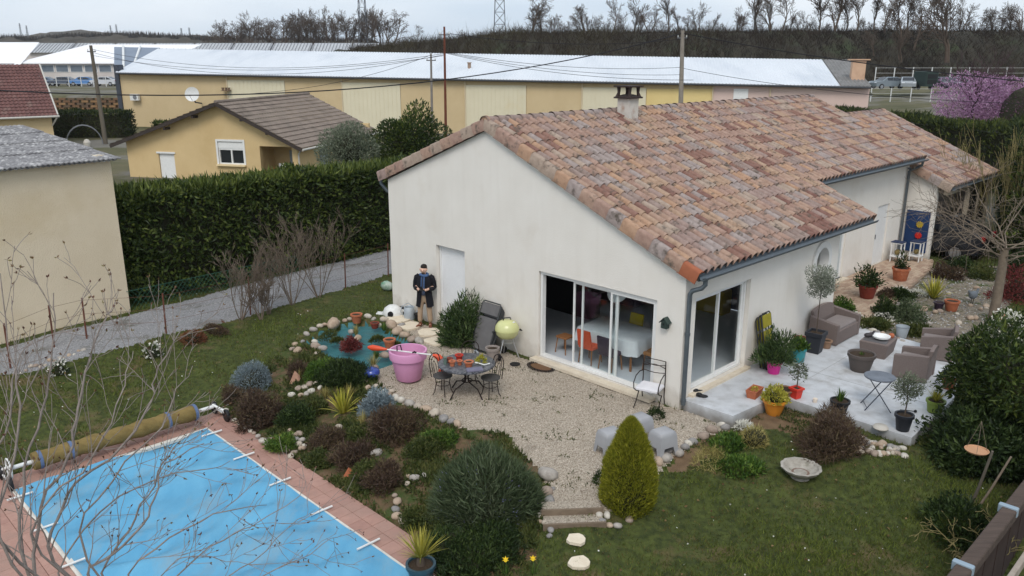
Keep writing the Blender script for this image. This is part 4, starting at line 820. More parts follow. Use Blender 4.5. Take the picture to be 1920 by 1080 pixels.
for k, c_ in enumerate(((150, 118, 84), (126, 96, 72), (108, 88, 70))):
    b = MB(); b.add([(-.42,-.1,-.13),(.42,-.1,-.13),(.5,.3,-.13),(-.5,.3,-.13),(-.42,-.1,.13),(.42,-.1,.13),(.5,.3,.13),(-.5,.3,.13)], [(0,3,2,1),(4,5,6,7),(0,1,5,4),(1,2,6,5),(2,3,7,6),(3,0,4,7)]); o = b.build('block', mk('planter_block_%d' % k, rgb(*c_), rgb(c_[0]-20, c_[1]-16, c_[2]-14), 2)); bd.append(o.data); bpy.data.objects.remove(o)
b = MB(); b.box((6, .5, 1.0), (14, .5, 2.2)); b.build('backing', mk('wall_soil', rgb(56, 50, 40), rgb(70, 66, 44), 2), rw)
for j in range(7):
    for i in range(11): link('block', bd[rb.randrange(3)], rw, (-.6+i*1.15+(.57 if j % 2 else 0), -.1+j*.06, .2+j*.3))
# ---- fenced yard with vehicles on the right
posts('wire_fence', 'white posted wire fence along the foot of the embankment', [tuple(PD(1640, 152, 128).xy)+(3.4,), tuple(PD(1990, 150, 128).xy)+(3.4,)], 2.2, M_pp, 10, .08)
posts('wire_fence', 'white posted wire fence on the near side of the vehicle yard', [tuple(PD(1632, 188, 99).xy)+(2.0,), tuple(PD(1820, 192, 97).xy)+(2.0,)], 1.6, M_pp, 5, .06)
for px, col, ad, rz in ((1662, (108, 118, 124), 'grey green', .2), (1700, (150, 156, 160), 'silver', 1.2), (1768, (60, 62, 70), 'black', 1.5), (1796, (76, 80, 92), 'dark grey', 1.4)):
    g = PD(px, 166, 114); car('parked_car', ad + ' car parked in the fenced yard below the embankment', (g.x, g.y, 2.9), rz, col, scale=1.1)
g = PD(1733, 165, 112); vn = thing('box_trailer', 'boxy dark green horse trailer standing in the fenced yard', 'trailer', (g.x, g.y, 2.9), .1); b = MB(); b.rbox((0, 0, 1.4), (1.7, 3., 1.9), .08); b.build('box', mk('dark_green_box', rgb(44, 58, 54)), vn)
for z in (1.05, 1.75): b = MB(); b.box((0, -1.52, z), (1.3, .06, .55)); b.build('panel', mk('dark_rubber', rgb(30, 32, 34)), vn)
for x in (-.85, .85): b = MB(); b.lathe([(.05,-.1),(.33,-.1),(.33,.1),(.05,.1)], 14, M=Matrix.Translation((x, 0, .33)) @ Matrix.Rotation(math.pi/2, 4, 'Y')); b.build('wheel', _M['tyre'], vn)
# ---- yellow bungalow
YO = P(562, 344); yh = thing('bungalow', 'yellow bungalow with brown tiled gable roof behind the clipped hedge', 'house', YO, R(-14))
M_yw = mk('ochre_render', rgb(212, 186, 140), rgb(203, 176, 130), .8, 1.1, .92, .3, 30, c3=rgb(200, 172, 124), s3=.4, t3=(.55, .8)); gl, ga = -11.9, -4.75; ez, az = 2.3, 4.62
b = MB(); b.wall([(gl+.3,-.6),(0,-.6),(0,ez),(ga,az-.12),(gl+.3,2.2)], [[(-2.45,-.3),(-.35,-.3),(-.35,2.12),(-2.45,2.12)], [(-5.25,.98),(-3.5,.98),(-3.5,2.34),(-5.25,2.34)], [(-9.4,-.4),(-8.3,-.4),(-8.3,1.5),(-9.4,1.5)]], 0, .3); b.build('gable_wall', M_yw, yh)
b = MB(); b.box((-.15, 5.3, .85), (.3, 10, 2.9)); b.box((-6, 10.4, 1.2), (12, .3, 3.)); b.box((gl+.45, 5.3, .8), (.3, 10, 2.8)); b.build('wall', M_yw, yh)
b = MB(); b.box((-1.4, 1.9, .9), (2.4, .1, 3.)); b.box((-2.62, 1.1, .9), (.1, 1.6, 3.)); b.build('porch_wall', M_yw, yh); b = MB(); b.box((-1.1, 1.82, .7), (.85, .06, 2.0)); b.build('porch_door', mk('grey_door', rgb(150, 158, 164)), yh)
wy = link('window', None, yh); b = MB(); b.box((-4.375, .1, 2.12), (1.71, .14, .4)); b.build('roller_shutter', M_wf, wy)
b = MB()
for x in (-5.2, -4.375, -3.55): b.box((x, .1, 1.45), (.09, .1, .92))
for z in (1.02, 1.87): b.box((-4.375, .1, z), (1.7, .11, .08))
b.build('frame', M_wf, wy); b = MB(); b.box((-4.375, .14, 1.45), (1.6, .02, .85)); b.build('pane', mk('dark_window', rgb(34, 38, 42), rough=.08, spec=.6), wy); b = MB(); b.box((-4.375, -.06, .93), (1.95, .26, .08)); b.build('sill', mk('sill_cream', rgb(226, 204, 160)), wy)
b = MB()
for x0, x1 in ((-5.34,-5.22),(-3.53,-3.41)): b.box(((x0+x1)/2, -.02, 1.66), (x1-x0, .04, 1.36))
b.box((-4.375, -.02, 2.4), (1.93, .04, .12)); b.build('surround', M_wf, wy)
b = MB(); b.box((-8.85, .12, .55), (1.06, .08, 1.88)); dr = b.build('door', M_wf, yh); b = MB(); b.box((-8.85, 0, 1.56), (1.3, .12, .1)); b.build('shutter_box', M_wf, dr)
M_yt = mk('brown_roof_tile', rgb(136, 123, 112), rgb(112, 100, 91), 1.6, 1.2, .92, .3, 30, c3=rgb(100, 90, 80), s3=.8, t3=(.55, .75))
def slope(e0, z0, x1, z1): d = np.array([x1-e0, 0, z1-z0]); l = np.linalg.norm(d); return d/l, l
ey, l = slope(.55, ez-.2, ga, az); o = wavy('roof_tiles', (.55, -.55, ez-.2), (0,1,0), ey, 11.4, l, 13, .3, .02, M_yt, yh, .05); o['kind'] = 'stuff'
ey, l = slope(gl-.4, 2.02, ga, az); o = wavy('roof_tiles', (gl-.4, -.55, 2.02), (0,1,0), ey, 11.4, l, 17, .3, .02, M_yt, yh, .05); o['kind'] = 'stuff'
M_dk = mk('dark_timber', rgb(52, 46, 44), rgb(70, 60, 54), 3, 1, .8)
b = MB()
for (xa, za, xb, zb) in ((.58, ez-.3, ga, az-.08), (gl-.42, 1.92, ga, az-.08)):
    d = Vector((xb-xa, 0, zb-za)); b.box(((xa+xb)/2, -.56, (za+zb)/2), (d.length, .06, .2), M=None, ry=-math.atan2(zb-za, xb-xa))
for x in (-1.6, -3.2, -6.4, -8.4): zz_ = (az-.25)-(abs(x-ga))*(.46 if x > ga else .36); b.box((x, -.3, zz_), (.14, .5, .16))
b.build('barge_board', M_dk, yh)
b = MB(); b.tube([(ga, -.55, az+.04), (ga, 10.9, az+.04)], .1, 8); b.build('ridge_tile', M_yt, yh); b = MB(); b.tube([(.62, -.55, ez-.28), (.62, 10.8, ez-.28)], .07, 8); b.tube([(.4, -.3, ez-.3), (.12, -.1, ez-.6), (.12, -.1, -.4)], .05, 8); b.build('gutter', mk('light_gutter', rgb(190, 186, 178)), yh)
b = MB(); b.box((.05, 3.2, .8), (.06, 1.0, 2.1)); b.build('side_door', mk('grey_door', rgb(150, 158, 164)), yh)
ch_ = thing('folding_chair', 'white folding chair in the bungalow porch', 'chair', YO + Matrix.Rotation(R(-14), 3, 'Z') @ Vector((-1.5, .9, 0)), .3)
for sg in (-1, 1):
    b = MB(); b.tube([(sg*.22, -.25, 0), (sg*.22, .3, 1.0)], .02, 6); b.build('leg', M_wm, ch_); b = MB(); b.tube([(sg*.22, .3, 0), (sg*.22, -.2, .5)], .02, 6); b.build('leg', M_wm, ch_)
b = MB(); b.box((0, -.02, .48), (.44, .42, .03)); b.build('seat', M_wm, ch_); b = MB(); b.box((0, .25, .85), (.44, .03, .3)); b.build('backrest', M_wm, ch_)
g = YO + Matrix.Rotation(R(-14), 3, 'Z') @ Vector((-1.9, .5, 0)); b = MB(); b.rbox((0, 0, .3), (.5, .4, .6), .05); b.lathe([(.2, .6), (.22, .75), (.05, .8)], 12); tag(b.build('garden_mower', mk('black_orange', rgb(50, 44, 42), rgb(150, 70, 40), 4, 1.5), None, g), 'dark garden machine with orange parts stored in the bungalow porch', 'mower')
# ---- barn on the left
BC = Vector(tuple(P(245, 583))); bu = R(49.8)
bn = thing('barn', 'tall sand rendered barn with a lichen grey corrugated roof', 'barn', BC, bu)       # local x along the wall away from camera-left, y behind
M_bw = mk('sand_render', rgb(218, 203, 178), rgb(208, 192, 166), .9, 1.1, .95, 1., 40, c3=rgb(200, 181, 148), s3=.35, t3=(.5, .75), spec=.05)
b = MB(); b.box((-7, .15, 1.95), (14, .3, 5.0)); b.build('front_wall', M_bw, bn); b = MB(); b.box((-.15, 3.4, 2.0), (.3, 6.2, 5.1)); b.box((-7, 6.4, 2.1), (13.4, .3, 5.2)); b.build('wall', M_bw, bn)
M_fc = mk('lichen_fibre_cement', rgb(146, 144, 144), rgb(100, 98, 100), 3.5, 1.4, .95, .7, 12, c3=rgb(188, 186, 184), s3=5, t3=(.52, .68))
o = wavy('roof', (-14.2, -.25, 4.47), (1,0,0), (0,.9965,.083), 14.4, 6.9, 4, .13, .012, M_fc, bn, .03); o = wavy('roof_underside', (-14.1, -.2, 4.43), (1,0,0), (0,.9965,.083), 14.2, 6.8, 1, .13, .012, M_fc, bn, .03)
# ---- red roofed house far left
g = PD(108, 214, 66); rh = thing('cottage', 'cottage with a steep red brown tiled roof and cream walls', 'house', (g.x, g.y, 0), R(37))
b = MB(); b.box((-6.5, 5.6, 1.1), (12.2, 10.2, 3.2)); b.build('wall', mk('cottage_render', rgb(216, 192, 150), rgb(204, 180, 138), .6), rh)
M_rt = mk('red_roof_tile', rgb(116, 82, 77), rgb(94, 66, 63), 1.6, 1.2, .9, .3, 30, c3=rgb(128, 108, 100), s3=.7, t3=(.55, .75))
ey, l = slope(0, 0, 0, 0) if False else (np.array([0, 5.6, 3.9])/math.hypot(5.6, 3.9), math.hypot(5.6, 3.9))
# hipped right side: clip rows by shortening them towards the ridge
rowsV = []
for k in range(17):
    f = k/17; o = wavy('roof_row', (-13, 5.6*f, 2.65+3.9*f), (1,0,0), ey, 13.0, l/17+.03, 1, .3, .03, M_rt, rh, .06); o['kind'] = 'stuff'
hb = MB(); hb.add([(0,5.6,6.55),(-13,5.6,6.55),(-13,11.2,2.65),(0,11.2,2.65)], [(0,1,2,3)]); hb.build('back_roof', M_rt, rh); hb = MB(); hb.add([(-.35,.4,2.6),(-.35,10.8,2.6),(-.35,5.6,6.4)], [(0,1,2)]); hb.build('gable', _M['cottage_render'], rh)
b = MB(); b.tube([(-13, -.08, 2.6), (.1, -.08, 2.6)], .08, 8); b.tube([(-.1, -.05, 2.5), (-.3, .3, 2.1), (-.45, .6, 1.8), (-.45, .6, 0)], .06, 8); b.tube([(0.02, 0, 2.72), (0.02, 5.6, 6.6)], .06, 8); b.build('gutter', mk('light_gutter', rgb(190, 186, 178)), rh)
# ---- utility poles
def pole(px, pb, pt_, D, r, mat, label, lean=0, extra=None):
    g = PD(px, pb, D); h = PD(px, pt_, D).z - g.z; g.z = min(g.z, 0.) if g.z < 1 else g.z; z0 = 0.; root = thing('utility_pole', label, 'utility pole', (g.x, g.y, 0)); top = PD(px+lean, pt_, D)-root.location
    b = MB(); b.tube([(0,0,-.1), (top.x*.5, 0, top.z*.5), top], [r, r*.85, r*.65], 10); b.build('post', mat, root, smooth=50)
    b = MB(); b.box((top.x, top.y, top.z-.5), (.7, .08, .08)); b.build('crossarm', M_s2, root)
    for k in (-.3, 0, .3): b = MB(); b.lathe([(.03,0),(.05,.05),(.03,.1),(.045,.14)], 8, (top.x+k, top.y, top.z-.46)); b.build('insulator', M_wm, root)
    return root, Vector(root.location)+top
M_s2 = mk('dull_steel', rgb(110, 112, 116)); M_wood = mk('weathered_pole', rgb(112, 104, 92), rgb(86, 80, 70), 2, 1, .95, .4, 20, stretch=(1, 1, .2)); M_rust = mk('rusty_pole', rgb(116, 66, 48), rgb(92, 52, 40), 2, 1, .9, .3, 20)
pole(198, 268, 85, 70, .19, M_wood, 'leaning weathered wooden pole beside the garden arch', -28)
pole(837, 318, 50, 55, .1, M_rust, 'rust brown steel pole behind the gable roof', -4); pole(811, 282, 100, 62, .11, mk('grey_pole', rgb(138, 132, 126), rgb(112, 106, 100), 2), 'grey pole with a small white lamp beside the rust brown one', -3); pole(1272, 330, 57, 60, .2, mk('concrete_pole', rgb(150, 142, 132), rgb(126, 118, 108), 2), 'thick concrete pole rising behind the clay tile roof ridge', 8)
def cable(a, c_, sag, r, label, group='overhead cables'):
    a, c_ = Vector(a), Vector(c_); pts = [a.lerp(c_, i/24) - Vector((0, 0, sag*4*(i/24)*(1-i/24))) for i in range(25)]
    b = MB(); b.tube([p-a for p in pts], r, 5); tag(b.build('power_cable', mk('black_cable', rgb(38, 38, 42)), None, a), label, 'cable', group)
T835, T807, T1277, T172 = PD(833, 62, 55), PD(807, 103, 62), PD(1280, 62, 60), PD(171, 92, 70)
cable(PD(-60, 166, 42), T1277, 1.75, .035, 'thick black cable sagging across the whole view to the concrete pole')
cable(T1277, PD(1980, 158, 44), .3, .03, 'black cable dropping away from the concrete pole over the roof ridge')
cable(PD(836, 62, 55), T1277+Vector((0, 0, -.4)), .5, .018, 'thin cable strung between the rust brown pole and the concrete pole')
for k, (dz, sg) in enumerate(((0, 1.2), (-.25, 1.5), (-.5, 1.05))): cable(T172+Vector((0, 0, dz)), PD(835, 100+k*2, 55), sg, .014, 'thin cable running from the leaning wooden pole to the rust brown pole', 'cables along the warehouse')
for k, (px, py, D) in enumerate(((1280, 126, 60), (1280, 140, 60), (1300, 150, 50))): cable(PD(837, 98+k, 55), PD(px, py, D), .45, .014, 'thin low cable from the rust brown pole past the chimney', 'low cables behind the chimney')
cable(PD(1280, 128, 60), PD(1980, 196, 46), .5, .016, 'thin lower cable leaving the concrete pole over the pink wall')
cable(PD(806, 104, 62), PD(420, 178, 52), .6, .014, 'service cable dropping from the grey pole to the bungalow roof')
# ---- hedges and bushes of the neighbours
M_laurel = leafmat('laurel_leaf', rgb(30, 42, 19), rgb(52, 68, 29), rgb(104, 114, 52), .45, .2)
h0, h1 = P(232, 581), Vector((-.5, 35.2, 0)); hd = (h1-h0).length; hm = (h0+h1)/2; ha = math.atan2(h1.y-h0.y, h1.x-h0.x); nb = Vector((-math.sin(ha), math.cos(ha), 0))
hg = thing('hedge', 'tall clipped laurel hedge along the far side of the lane', 'hedge', hm + nb*.85, ha); hg.rotation_euler = (0, .018, ha)
bush('', '', '', None, (hd/2, .8, 1.56), 62000, .19, .08, M_laurel, 'box', up=.25, rnd=.8, lumps=.42, shell=.5, seed=41, parent=hg)
rngh = np.random.default_rng(9); n = 5200; p = np.stack([rngh.uniform(-hd/2, hd/2, n), rngh.uniform(-.8, .8, n), 3.04+.14*rngh.random(n)], 1); d = unit(rngh.normal(size=(n, 3))*.4+np.array([0,0,1])); V, Fa = leaves(p, d, .24*rngh.uniform(.5, 1.9, n), .06, rngh); np_mesh('top_shoots', V, Fa, M_laurel, hg, np.repeat(np.clip(rngh.normal(.75, .2, n), 0, 1), 4))
M_dkc = leafmat('conifer_hedge_leaf', rgb(24, 34, 18), rgb(42, 54, 26), rgb(84, 92, 36), .7, .1)
def hedge_run(label, a, c_, w_, h, n, seed, mat, ln=.3, wd=.1):
    a, c_ = Vector(a), Vector(c_); L_ = (c_-a).length; g = thing('hedge', label, 'hedge', ((a.x+c_.x)/2, (a.y+c_.y)/2, 0), math.atan2(c_.y-a.y, c_.x-a.x)); bush('', '', '', None, (L_/2, w_/2, h/2), n, ln, wd, mat, 'box', up=.6, rnd=.6, lumps=.35, shell=.5, seed=seed, parent=g); return g
hedge_run('dark conifer hedge with lime green tips behind the carport roof', PD(1560, 215, 60).xy.to_3d(), PD(2050, 240, 40).xy.to_3d(), 2., 3.5, 16000, 51, M_dkc)
hedge_run('dark shaggy evergreen hedge beside the parked car', PD(1935, 300, 40).xy.to_3d(), PD(1990, 300, 27).xy.to_3d(), 2.2, 4.2, 16000, 52, M_dkc, .26, .08)
hedge_run('short clipped hedge behind the garden arch', PD(78, 262, 76).xy.to_3d(), PD(250, 258, 76).xy.to_3d(), 1.6, 2.3, 5000, 53, M_dkc)
hedge_run('small clipped bush hedge at the foot of the warehouse wall', PD(290, 236, 80).xy.to_3d(), PD(325, 236, 80).xy.to_3d(), 1., 1., 700, 54, M_laurel)
# garden arch
g = PD(158, 262, 68); ga_ = thing('garden_arch', 'round topped grey metal garden arch in front of the dark hedge', 'garden arch', (g.x, g.y, 0), .5)
for sg in (-.35, .35):
    b = MB(); b.tube([(1.35*math.cos(a*math.pi/12), sg, .15+1.6*math.sin(a*math.pi/12)) for a in range(13)], .04, 6); b.build('hoop', M_s2, ga_)
for a in range(1, 12, 2): b = MB(); b.tube([(1.35*math.cos(a*math.pi/12), -.35, .15+1.6*math.sin(a*math.pi/12)), (1.35*math.cos(a*math.pi/12), .35, .15+1.6*math.sin(a*math.pi/12))], .025, 5); b.build('rung', M_s2, ga_)
b = MB(); b.lathe([(.2, 0), (.26, .4), (.15, .62), (.0, .68)], 14, sx=1.1); tag(b.build('stone_urn', mk('pale_stone', rgb(196, 190, 180), rgb(176, 170, 160), 3), None, (g.x+.5, g.y-.6, 0)), 'pale stone urn standing under the garden arch', 'urn')
# bushes between the bungalow and the gable, blossom tree
M_olive = leafmat('olive_leaf', rgb(70, 80, 62), rgb(104, 112, 92), rgb(142, 148, 126), .6, .2)
g = PD(655, 320, 42); bush('olive_tree', 'grey green olive bush beside the bungalow corner', 'olive tree', (g.x, g.y, 0), (1.5, 1.4, 1.35), 9000, .17, .05, M_olive, 'ball', up=.3, lumps=.25, shell=.6, seed=61, stem=(.1, 1.8), z0=1.25, core=.5)
g = PD(768, 300, 44); bush('shrub', 'broad evergreen shrub with pale catkins behind the gable', 'shrub', (g.x, g.y, 0), (1.9, 1.6, 1.75), 11000, .2, .08, M_laurel, 'ball', up=.4, lumps=.3, shell=.6, core=.5, seed=62, stem=(.1, 1.4), z0=.9)
M_pink = leafmat('pink_blossom', rgb(146, 106, 140), rgb(176, 134, 168), rgb(206, 172, 200), .7, .35)
g = PD(1850, 225, 62); pt = thing('blossom_tree', 'round tree covered in pink spring blossom behind the right hedge', 'tree', (g.x, g.y, 0))
bare_tree('', '', '', None, 6.2, .16, mk('plum_bark', rgb(78, 56, 60), rgb(58, 44, 48), 3), 71, 3, None, (9, 6, 4), .75, .03, .12, root=pt, stems=3, rmin=.012, sh=(.45, .75), stem_spread=.5)
bush('', '', '', None, (3.7, 3.0, 2.55), 15000, .16, .1, M_pink, 'ball', up=.1, rnd=1., lumps=.3, shell=.75, seed=72, parent=pt, core=None, z0=1.1, fname='blossom')
g = PD(1920, 215, 58); bush('shrub', 'dark plum leaved shrub beside the blossom tree', 'shrub', (g.x, g.y, 0), (1.6, 1.6, 2.6), 5000, .16, .08, leafmat('plum_leaf', rgb(60, 38, 52), rgb(96, 66, 84), rgb(130, 96, 116), .7, .2), 'ball', up=.3, lumps=.3, shell=.7, seed=73)
# ================================================================ OBJECTS
def ppm(p):                                     # photo pixels per metre at a place
    return F_PX / (p.y*math.cos(PITCH) - (p.z-CAM_H)*math.sin(PITCH))
M_terra = mk('terracotta', rgb(184, 112, 80), rgb(162, 92, 64), 9, 1.1, .9, .2, 60, c3=rgb(202, 160, 136), s3=6, t3=(.6, .75)); M_dterra = mk('dark_terracotta', rgb(132, 62, 48), rgb(112, 50, 42), 9, 1, .85)
M_potsoil = mk('potting_soil', rgb(52, 42, 34), rgb(74, 60, 46), 30, 1, 1, .8, 60)
def pot(name, label, loc, r, rb, h, mat, rim=.03, cat='flower pot', rz=0, group=None, square=False, soil=.9, root=None, th=.025):
    t = root or thing(name, label, cat, loc, rz, group); b = MB()
    pr = [(rb*.96,0),(rb,.01),(r-.01,h*.82),(r+rim*.4,h*.83),(r+rim*.4,h),(r-th,h),(r-th-.01,h*soil)]
    if square: b.lathe([(a*1.414, z) for a, z in pr], 4, M=Matrix.Rotation(math.pi/4, 4, 'Z'))
    else: b.lathe(pr, 22)
    b.build('pot', mat, t, smooth=40 if not square else None)
    b = MB(); b.lathe([(.001, h*soil+.01), ((r-th)*(1.414 if square else 1)*.99, h*soil)], 4 if square else 18, M=Matrix.Rotation(math.pi/4, 4, 'Z') if square else None); b.build('soil', M_potsoil, t)
    return t
def standard(t, h0, h1, r, mat, seed, n=900, ln=.06, wd=.02, bark=None):        # little tree on a clear stem
    b = MB(); b.tube([(0,0,h0-.03),(.02,.01,(h0+h1)/2),(0,0,h1)], [.014,.012,.01], 6); b.build('stem', bark or M_bark, t); bush('', '', '', None, r, n, ln, wd, mat, 'ball', up=.4, lumps=.3, shell=.8, seed=seed, parent=t, core=None, z0=h1-r[2]*.6)
    out = []; rng = np.random.default_rng(seed)
    for k in range(7): grow(rng, np.array([0, 0, h1-.02*k]), rng.normal(size=3)*.5+np.array([0, 0, .9]), r[2]*1.1, .007, 1, 2, out, .6, (3, 3, 2), .05, .1, 4, .3, (.4, .6), .0025)
    V, Fa = tubes_np([(p, q) for l, p, q in out], 4); np_mesh('twigs', V, Fa, bark or M_bark, t)
M_gl = leafmat('green_leaf', rgb(40, 62, 26), rgb(70, 98, 38), rgb(118, 140, 60)); M_dk_l = leafmat('dark_leaf', rgb(28, 40, 22), rgb(46, 62, 32), rgb(78, 94, 46)); M_yl = leafmat('yellow_leaf', rgb(120, 124, 40), rgb(170, 164, 62), rgb(206, 196, 96)); M_ole = leafmat('oleander_leaf', rgb(34, 50, 28), rgb(60, 80, 44), rgb(104, 122, 72))
M_rose = leafmat('rosemary_leaf', rgb(54, 66, 44), rgb(86, 100, 70), rgb(130, 138, 108)); M_blue = leafmat('blue_grey_leaf', rgb(86, 98, 104), rgb(122, 136, 142), rgb(160, 172, 176)); M_purp = leafmat('purple_brown_leaf', rgb(62, 48, 42), rgb(88, 70, 58), rgb(112, 98, 70)); M_gold = leafmat('golden_conifer_leaf', rgb(78, 86, 20), rgb(124, 126, 32), rgb(164, 158, 54), .7, .15); M_str = leafmat('straw_leaf', rgb(122, 112, 62), rgb(160, 148, 88), rgb(196, 184, 124)); M_red = leafmat('red_leaf', rgb(86, 38, 40), rgb(120, 56, 54), rgb(146, 84, 74)); M_moss = leafmat('ground_cover_leaf', rgb(46, 58, 28), rgb(74, 84, 42), rgb(108, 108, 62)); M_wht = leafmat('white_petal', rgb(206, 204, 192), rgb(226, 224, 214), rgb(240, 238, 232))
def tuft(name, label, cat, loc, n, ln, wd, mat, spread=.6, seed=1, group=None, root=None, z0=0., r0=.03, fname='leaves', droop=.35):
    """arching strap leaves from one crown"""
    rng = np.random.default_rng(seed); root = root or thing(name, label, cat, loc, 0, group); an = rng.uniform(0, 6.283, n); el = rng.uniform(.15, 1., n)**.8; Vs = []; Fs = []; tn = []
    for i in range(n):
        d = np.array([math.cos(an[i])*spread*(1.2-el[i]), math.sin(an[i])*spread*(1.2-el[i]), .35+el[i]]); d /= np.linalg.norm(d); L_ = ln*rng.uniform(.7, 1.15); s = np.array([-math.sin(an[i]), math.cos(an[i]), 0])*wd/2
        p = np.array([math.cos(an[i])*r0, math.sin(an[i])*r0, z0]); k = 4
        for j in range(k+1):
            f = j/k; q = p + d*L_*f - np.array([0, 0, droop*L_*f*f*(1.1-el[i])]); w_ = s*(1-.9*f**2); Vs += [q-w_, q+w_]
        o_ = i*(k+1)*2; Fs += [(o_+2*j, o_+2*j+1, o_+2*j+3, o_+2*j+2) for j in range(k)]; tn += [rng.random()]*((k+1)*2)
    np_mesh(fname, Vs, Fs, mat, root, tn); return root
# ---------------------------------------------------------------- stones
rs = random.Random(17); SM = []
for k, c_ in enumerate(((190, 178, 162), (174, 167, 158), (204, 197, 184), (164, 148, 134), (182, 162, 142), (152, 148, 144))): SM.append(mk('river_stone_%d' % k, rgb(*c_), rgb(c_[0]-32, c_[1]-32, c_[2]-30), 9, 1.2, .85, .3, 30))
SMESH = []
for k in range(12):
    b = MB(); b.blob((0,0,0), (1, .78+.05*(k % 4), .62+.04*(k % 3)), 2, .16, 200+k); o = b.build('stone', SM[k % 6], smooth=80); SMESH.append(o.data); bpy.data.objects.remove(o)
def stone(px, py, rp, label, group, z=None, flat=1.):
    g = G(px, py) if z is None else P(px, py, z); r = rp/ppm(g)*.94; o = link('stone', SMESH[rs.randrange(12)], None, (g.x, g.y, g.z + r*.3*flat)); o.scale = (r, r, r*flat); o.rotation_euler = (rs.uniform(-.2, .2), rs.uniform(-.2, .2), rs.uniform(0, 6.28)); return tag(o, label, 'stone', group)
def stones(lst, label, group, **k):
    for q in lst: stone(q[0], q[1], q[2], label, group, **k)
stones([(742,748,9),(752,752,10),(768,760,12),(783,765,10),(800,770,13),(815,778,14),(832,787,11),(845,792,9),(858,797,10),(728,742,9),(720,738,8),(735,735,7)], 'rounded river stone edging the gravel yard above the planting bed', 'stones between gravel and planting bed')
stones([(1028,893,20)], 'largest pale boulder beside the rosemary bush at the gravel path', 'x'); del bpy.context.scene.collection.objects[-1]['group']
stones([(1025,925,14),(1030,940,13),(1036,918,6),(1018,958,8),(1012,968,8),(1024,968,8),(1022,982,9),(1033,995,8),(1030,1006,7),(1014,980,7)], 'pale rounded stone on the rosemary side of the garden steps', 'stones left of the garden steps')
stones([(1123,953,8),(1123,967,9),(1138,968,9),(1130,978,8),(1142,987,8),(1158,988,9),(1180,976,9),(1112,945,6)], 'pale rounded stone on the golden conifer side of the garden steps', 'stones right of the garden steps')
stones([(1250,862,14),(1272,852,13),(1253,846,12),(1285,840,10),(1300,830,10),(1318,820,12),(1335,808,13),(1352,799,9),(1360,803,10),(1290,833,8),(1236,868,11)], 'rounded stone edging the gravel yard towards the terrace soil', 'stones between gravel and terrace soil')
stones([(705,852,12),(778,899,11),(795,894,8),(828,944,14),(852,950,7),(862,956,6),(763,909,8),(765,895,6),(636,803,9),(848,935,6)], 'scattered rounded stone lying among the bed plants near the rosemary', 'stones scattered in the planting bed')
stones([(745,942,11),(743,957,9),(745,970,11),(756,979,11),(740,930,6)], 'stone in the short row between the deck and the rosemary', 'stone row by the deck')
stones([(415,773,8),(423,771,6),(440,789,6),(446,793,6),(452,797,7),(460,804,6),(470,810,6),(476,813,5),(484,819,6),(493,828,8),(500,832,7),(508,826,6)], 'small pale stone edging the planting bed along the pool deck', 'small stones along the deck edge')
stones([(545,810,8),(552,818,9),(562,815,9),(560,835,9),(567,842,8),(552,850,9),(545,857,8),(571,838,6),(548,830,8),(540,845,7),(556,826,8),(566,826,7)], 'pale stone in the little heap amid purple heather bushes', 'stone heap in the bed')
stones([(560,730,8),(572,728,8),(580,722,9),(548,742,8),(565,742,7),(592,720,6),(585,735,8),(575,740,7),(600,728,6)], 'rounded stone in the heap below the pond edge', 'stone heap below the pond')
PS = [(548,656,8),(558,660,9),(553,648,7),(592,652,11),(605,655,9),(567,642,6),(575,628,7),(588,620,8),(600,613,7),(610,610,6),(626,611,15),(633,605,6),(646,603,6),(656,600,6),(690,596,9),(720,602,10),(735,613,14),(745,624,12),(760,631,12),(772,638,12),(786,643,11),(660,624,8),(671,637,9),(722,668,12),(738,674,8),(702,692,10),(683,702,10),(685,717,9),(690,730,8),(706,727,8),(712,668,7),(728,592,11),(710,612,8),(752,612,8),(700,600,6),(590,642,6),(594,665,7)]
for q in PS:
    if q[2] >= 14: stone(*q, ('biggest boulder on the lawn side of the pond rim' if q[0] < 700 else 'biggest boulder on the house side of the pond rim'), None)
    elif q[0] < 690 and q[1] < 640: stone(*q, 'rounded pale stone on the lawn side of the pond rim', 'stones on the lawn side of the pond')
    elif q[0] < 612: stone(*q, 'rounded pale stone at the narrow end of the pond', 'stones at the narrow end of the pond')
    elif q[0] >= 705 and q[1] < 660: stone(*q, 'rounded pale stone between the pond and the stepping stones', 'stones on the house side of the pond')
    else: stone(*q, 'rounded pale stone between the pond and the pink tub', 'stones on the tub side of the pond')
for q in range(46):
    a, c_ = rs.random(), rs.random(); stone(1612+88*a, 817+27*a+34*c_*(1-.6*a), rs.uniform(6, 9.5), 'river stone in the bank heaped against the terrace edge', 'stone bank at the terrace edge')
for q in range(34): stone(rs.uniform(1605, 1880), 0, 0, '', '') if False else None
for q in range(30):
    x = rs.uniform(1612, 1850); y = 600-.32*(x-1612)*rs.uniform(.25, 1)+rs.uniform(0, 26); stone(x, y, rs.uniform(4, 8), 'pale stone scattered over the rock garden', 'rock garden stones')
stones([(1588+i*9.5, 607+i*3.2+rs.uniform(-2, 2), rs.uniform(6, 9)) for i in range(13)], 'stone lining the rock garden where it meets the terrace', 'rock garden edge stones')
stones([(40+i*9, 697-i*3+rs.uniform(-4, 4), rs.uniform(3.5, 6)) for i in range(14)], 'small rubble stone along the near edge of the lane', 'rubble by the lane')
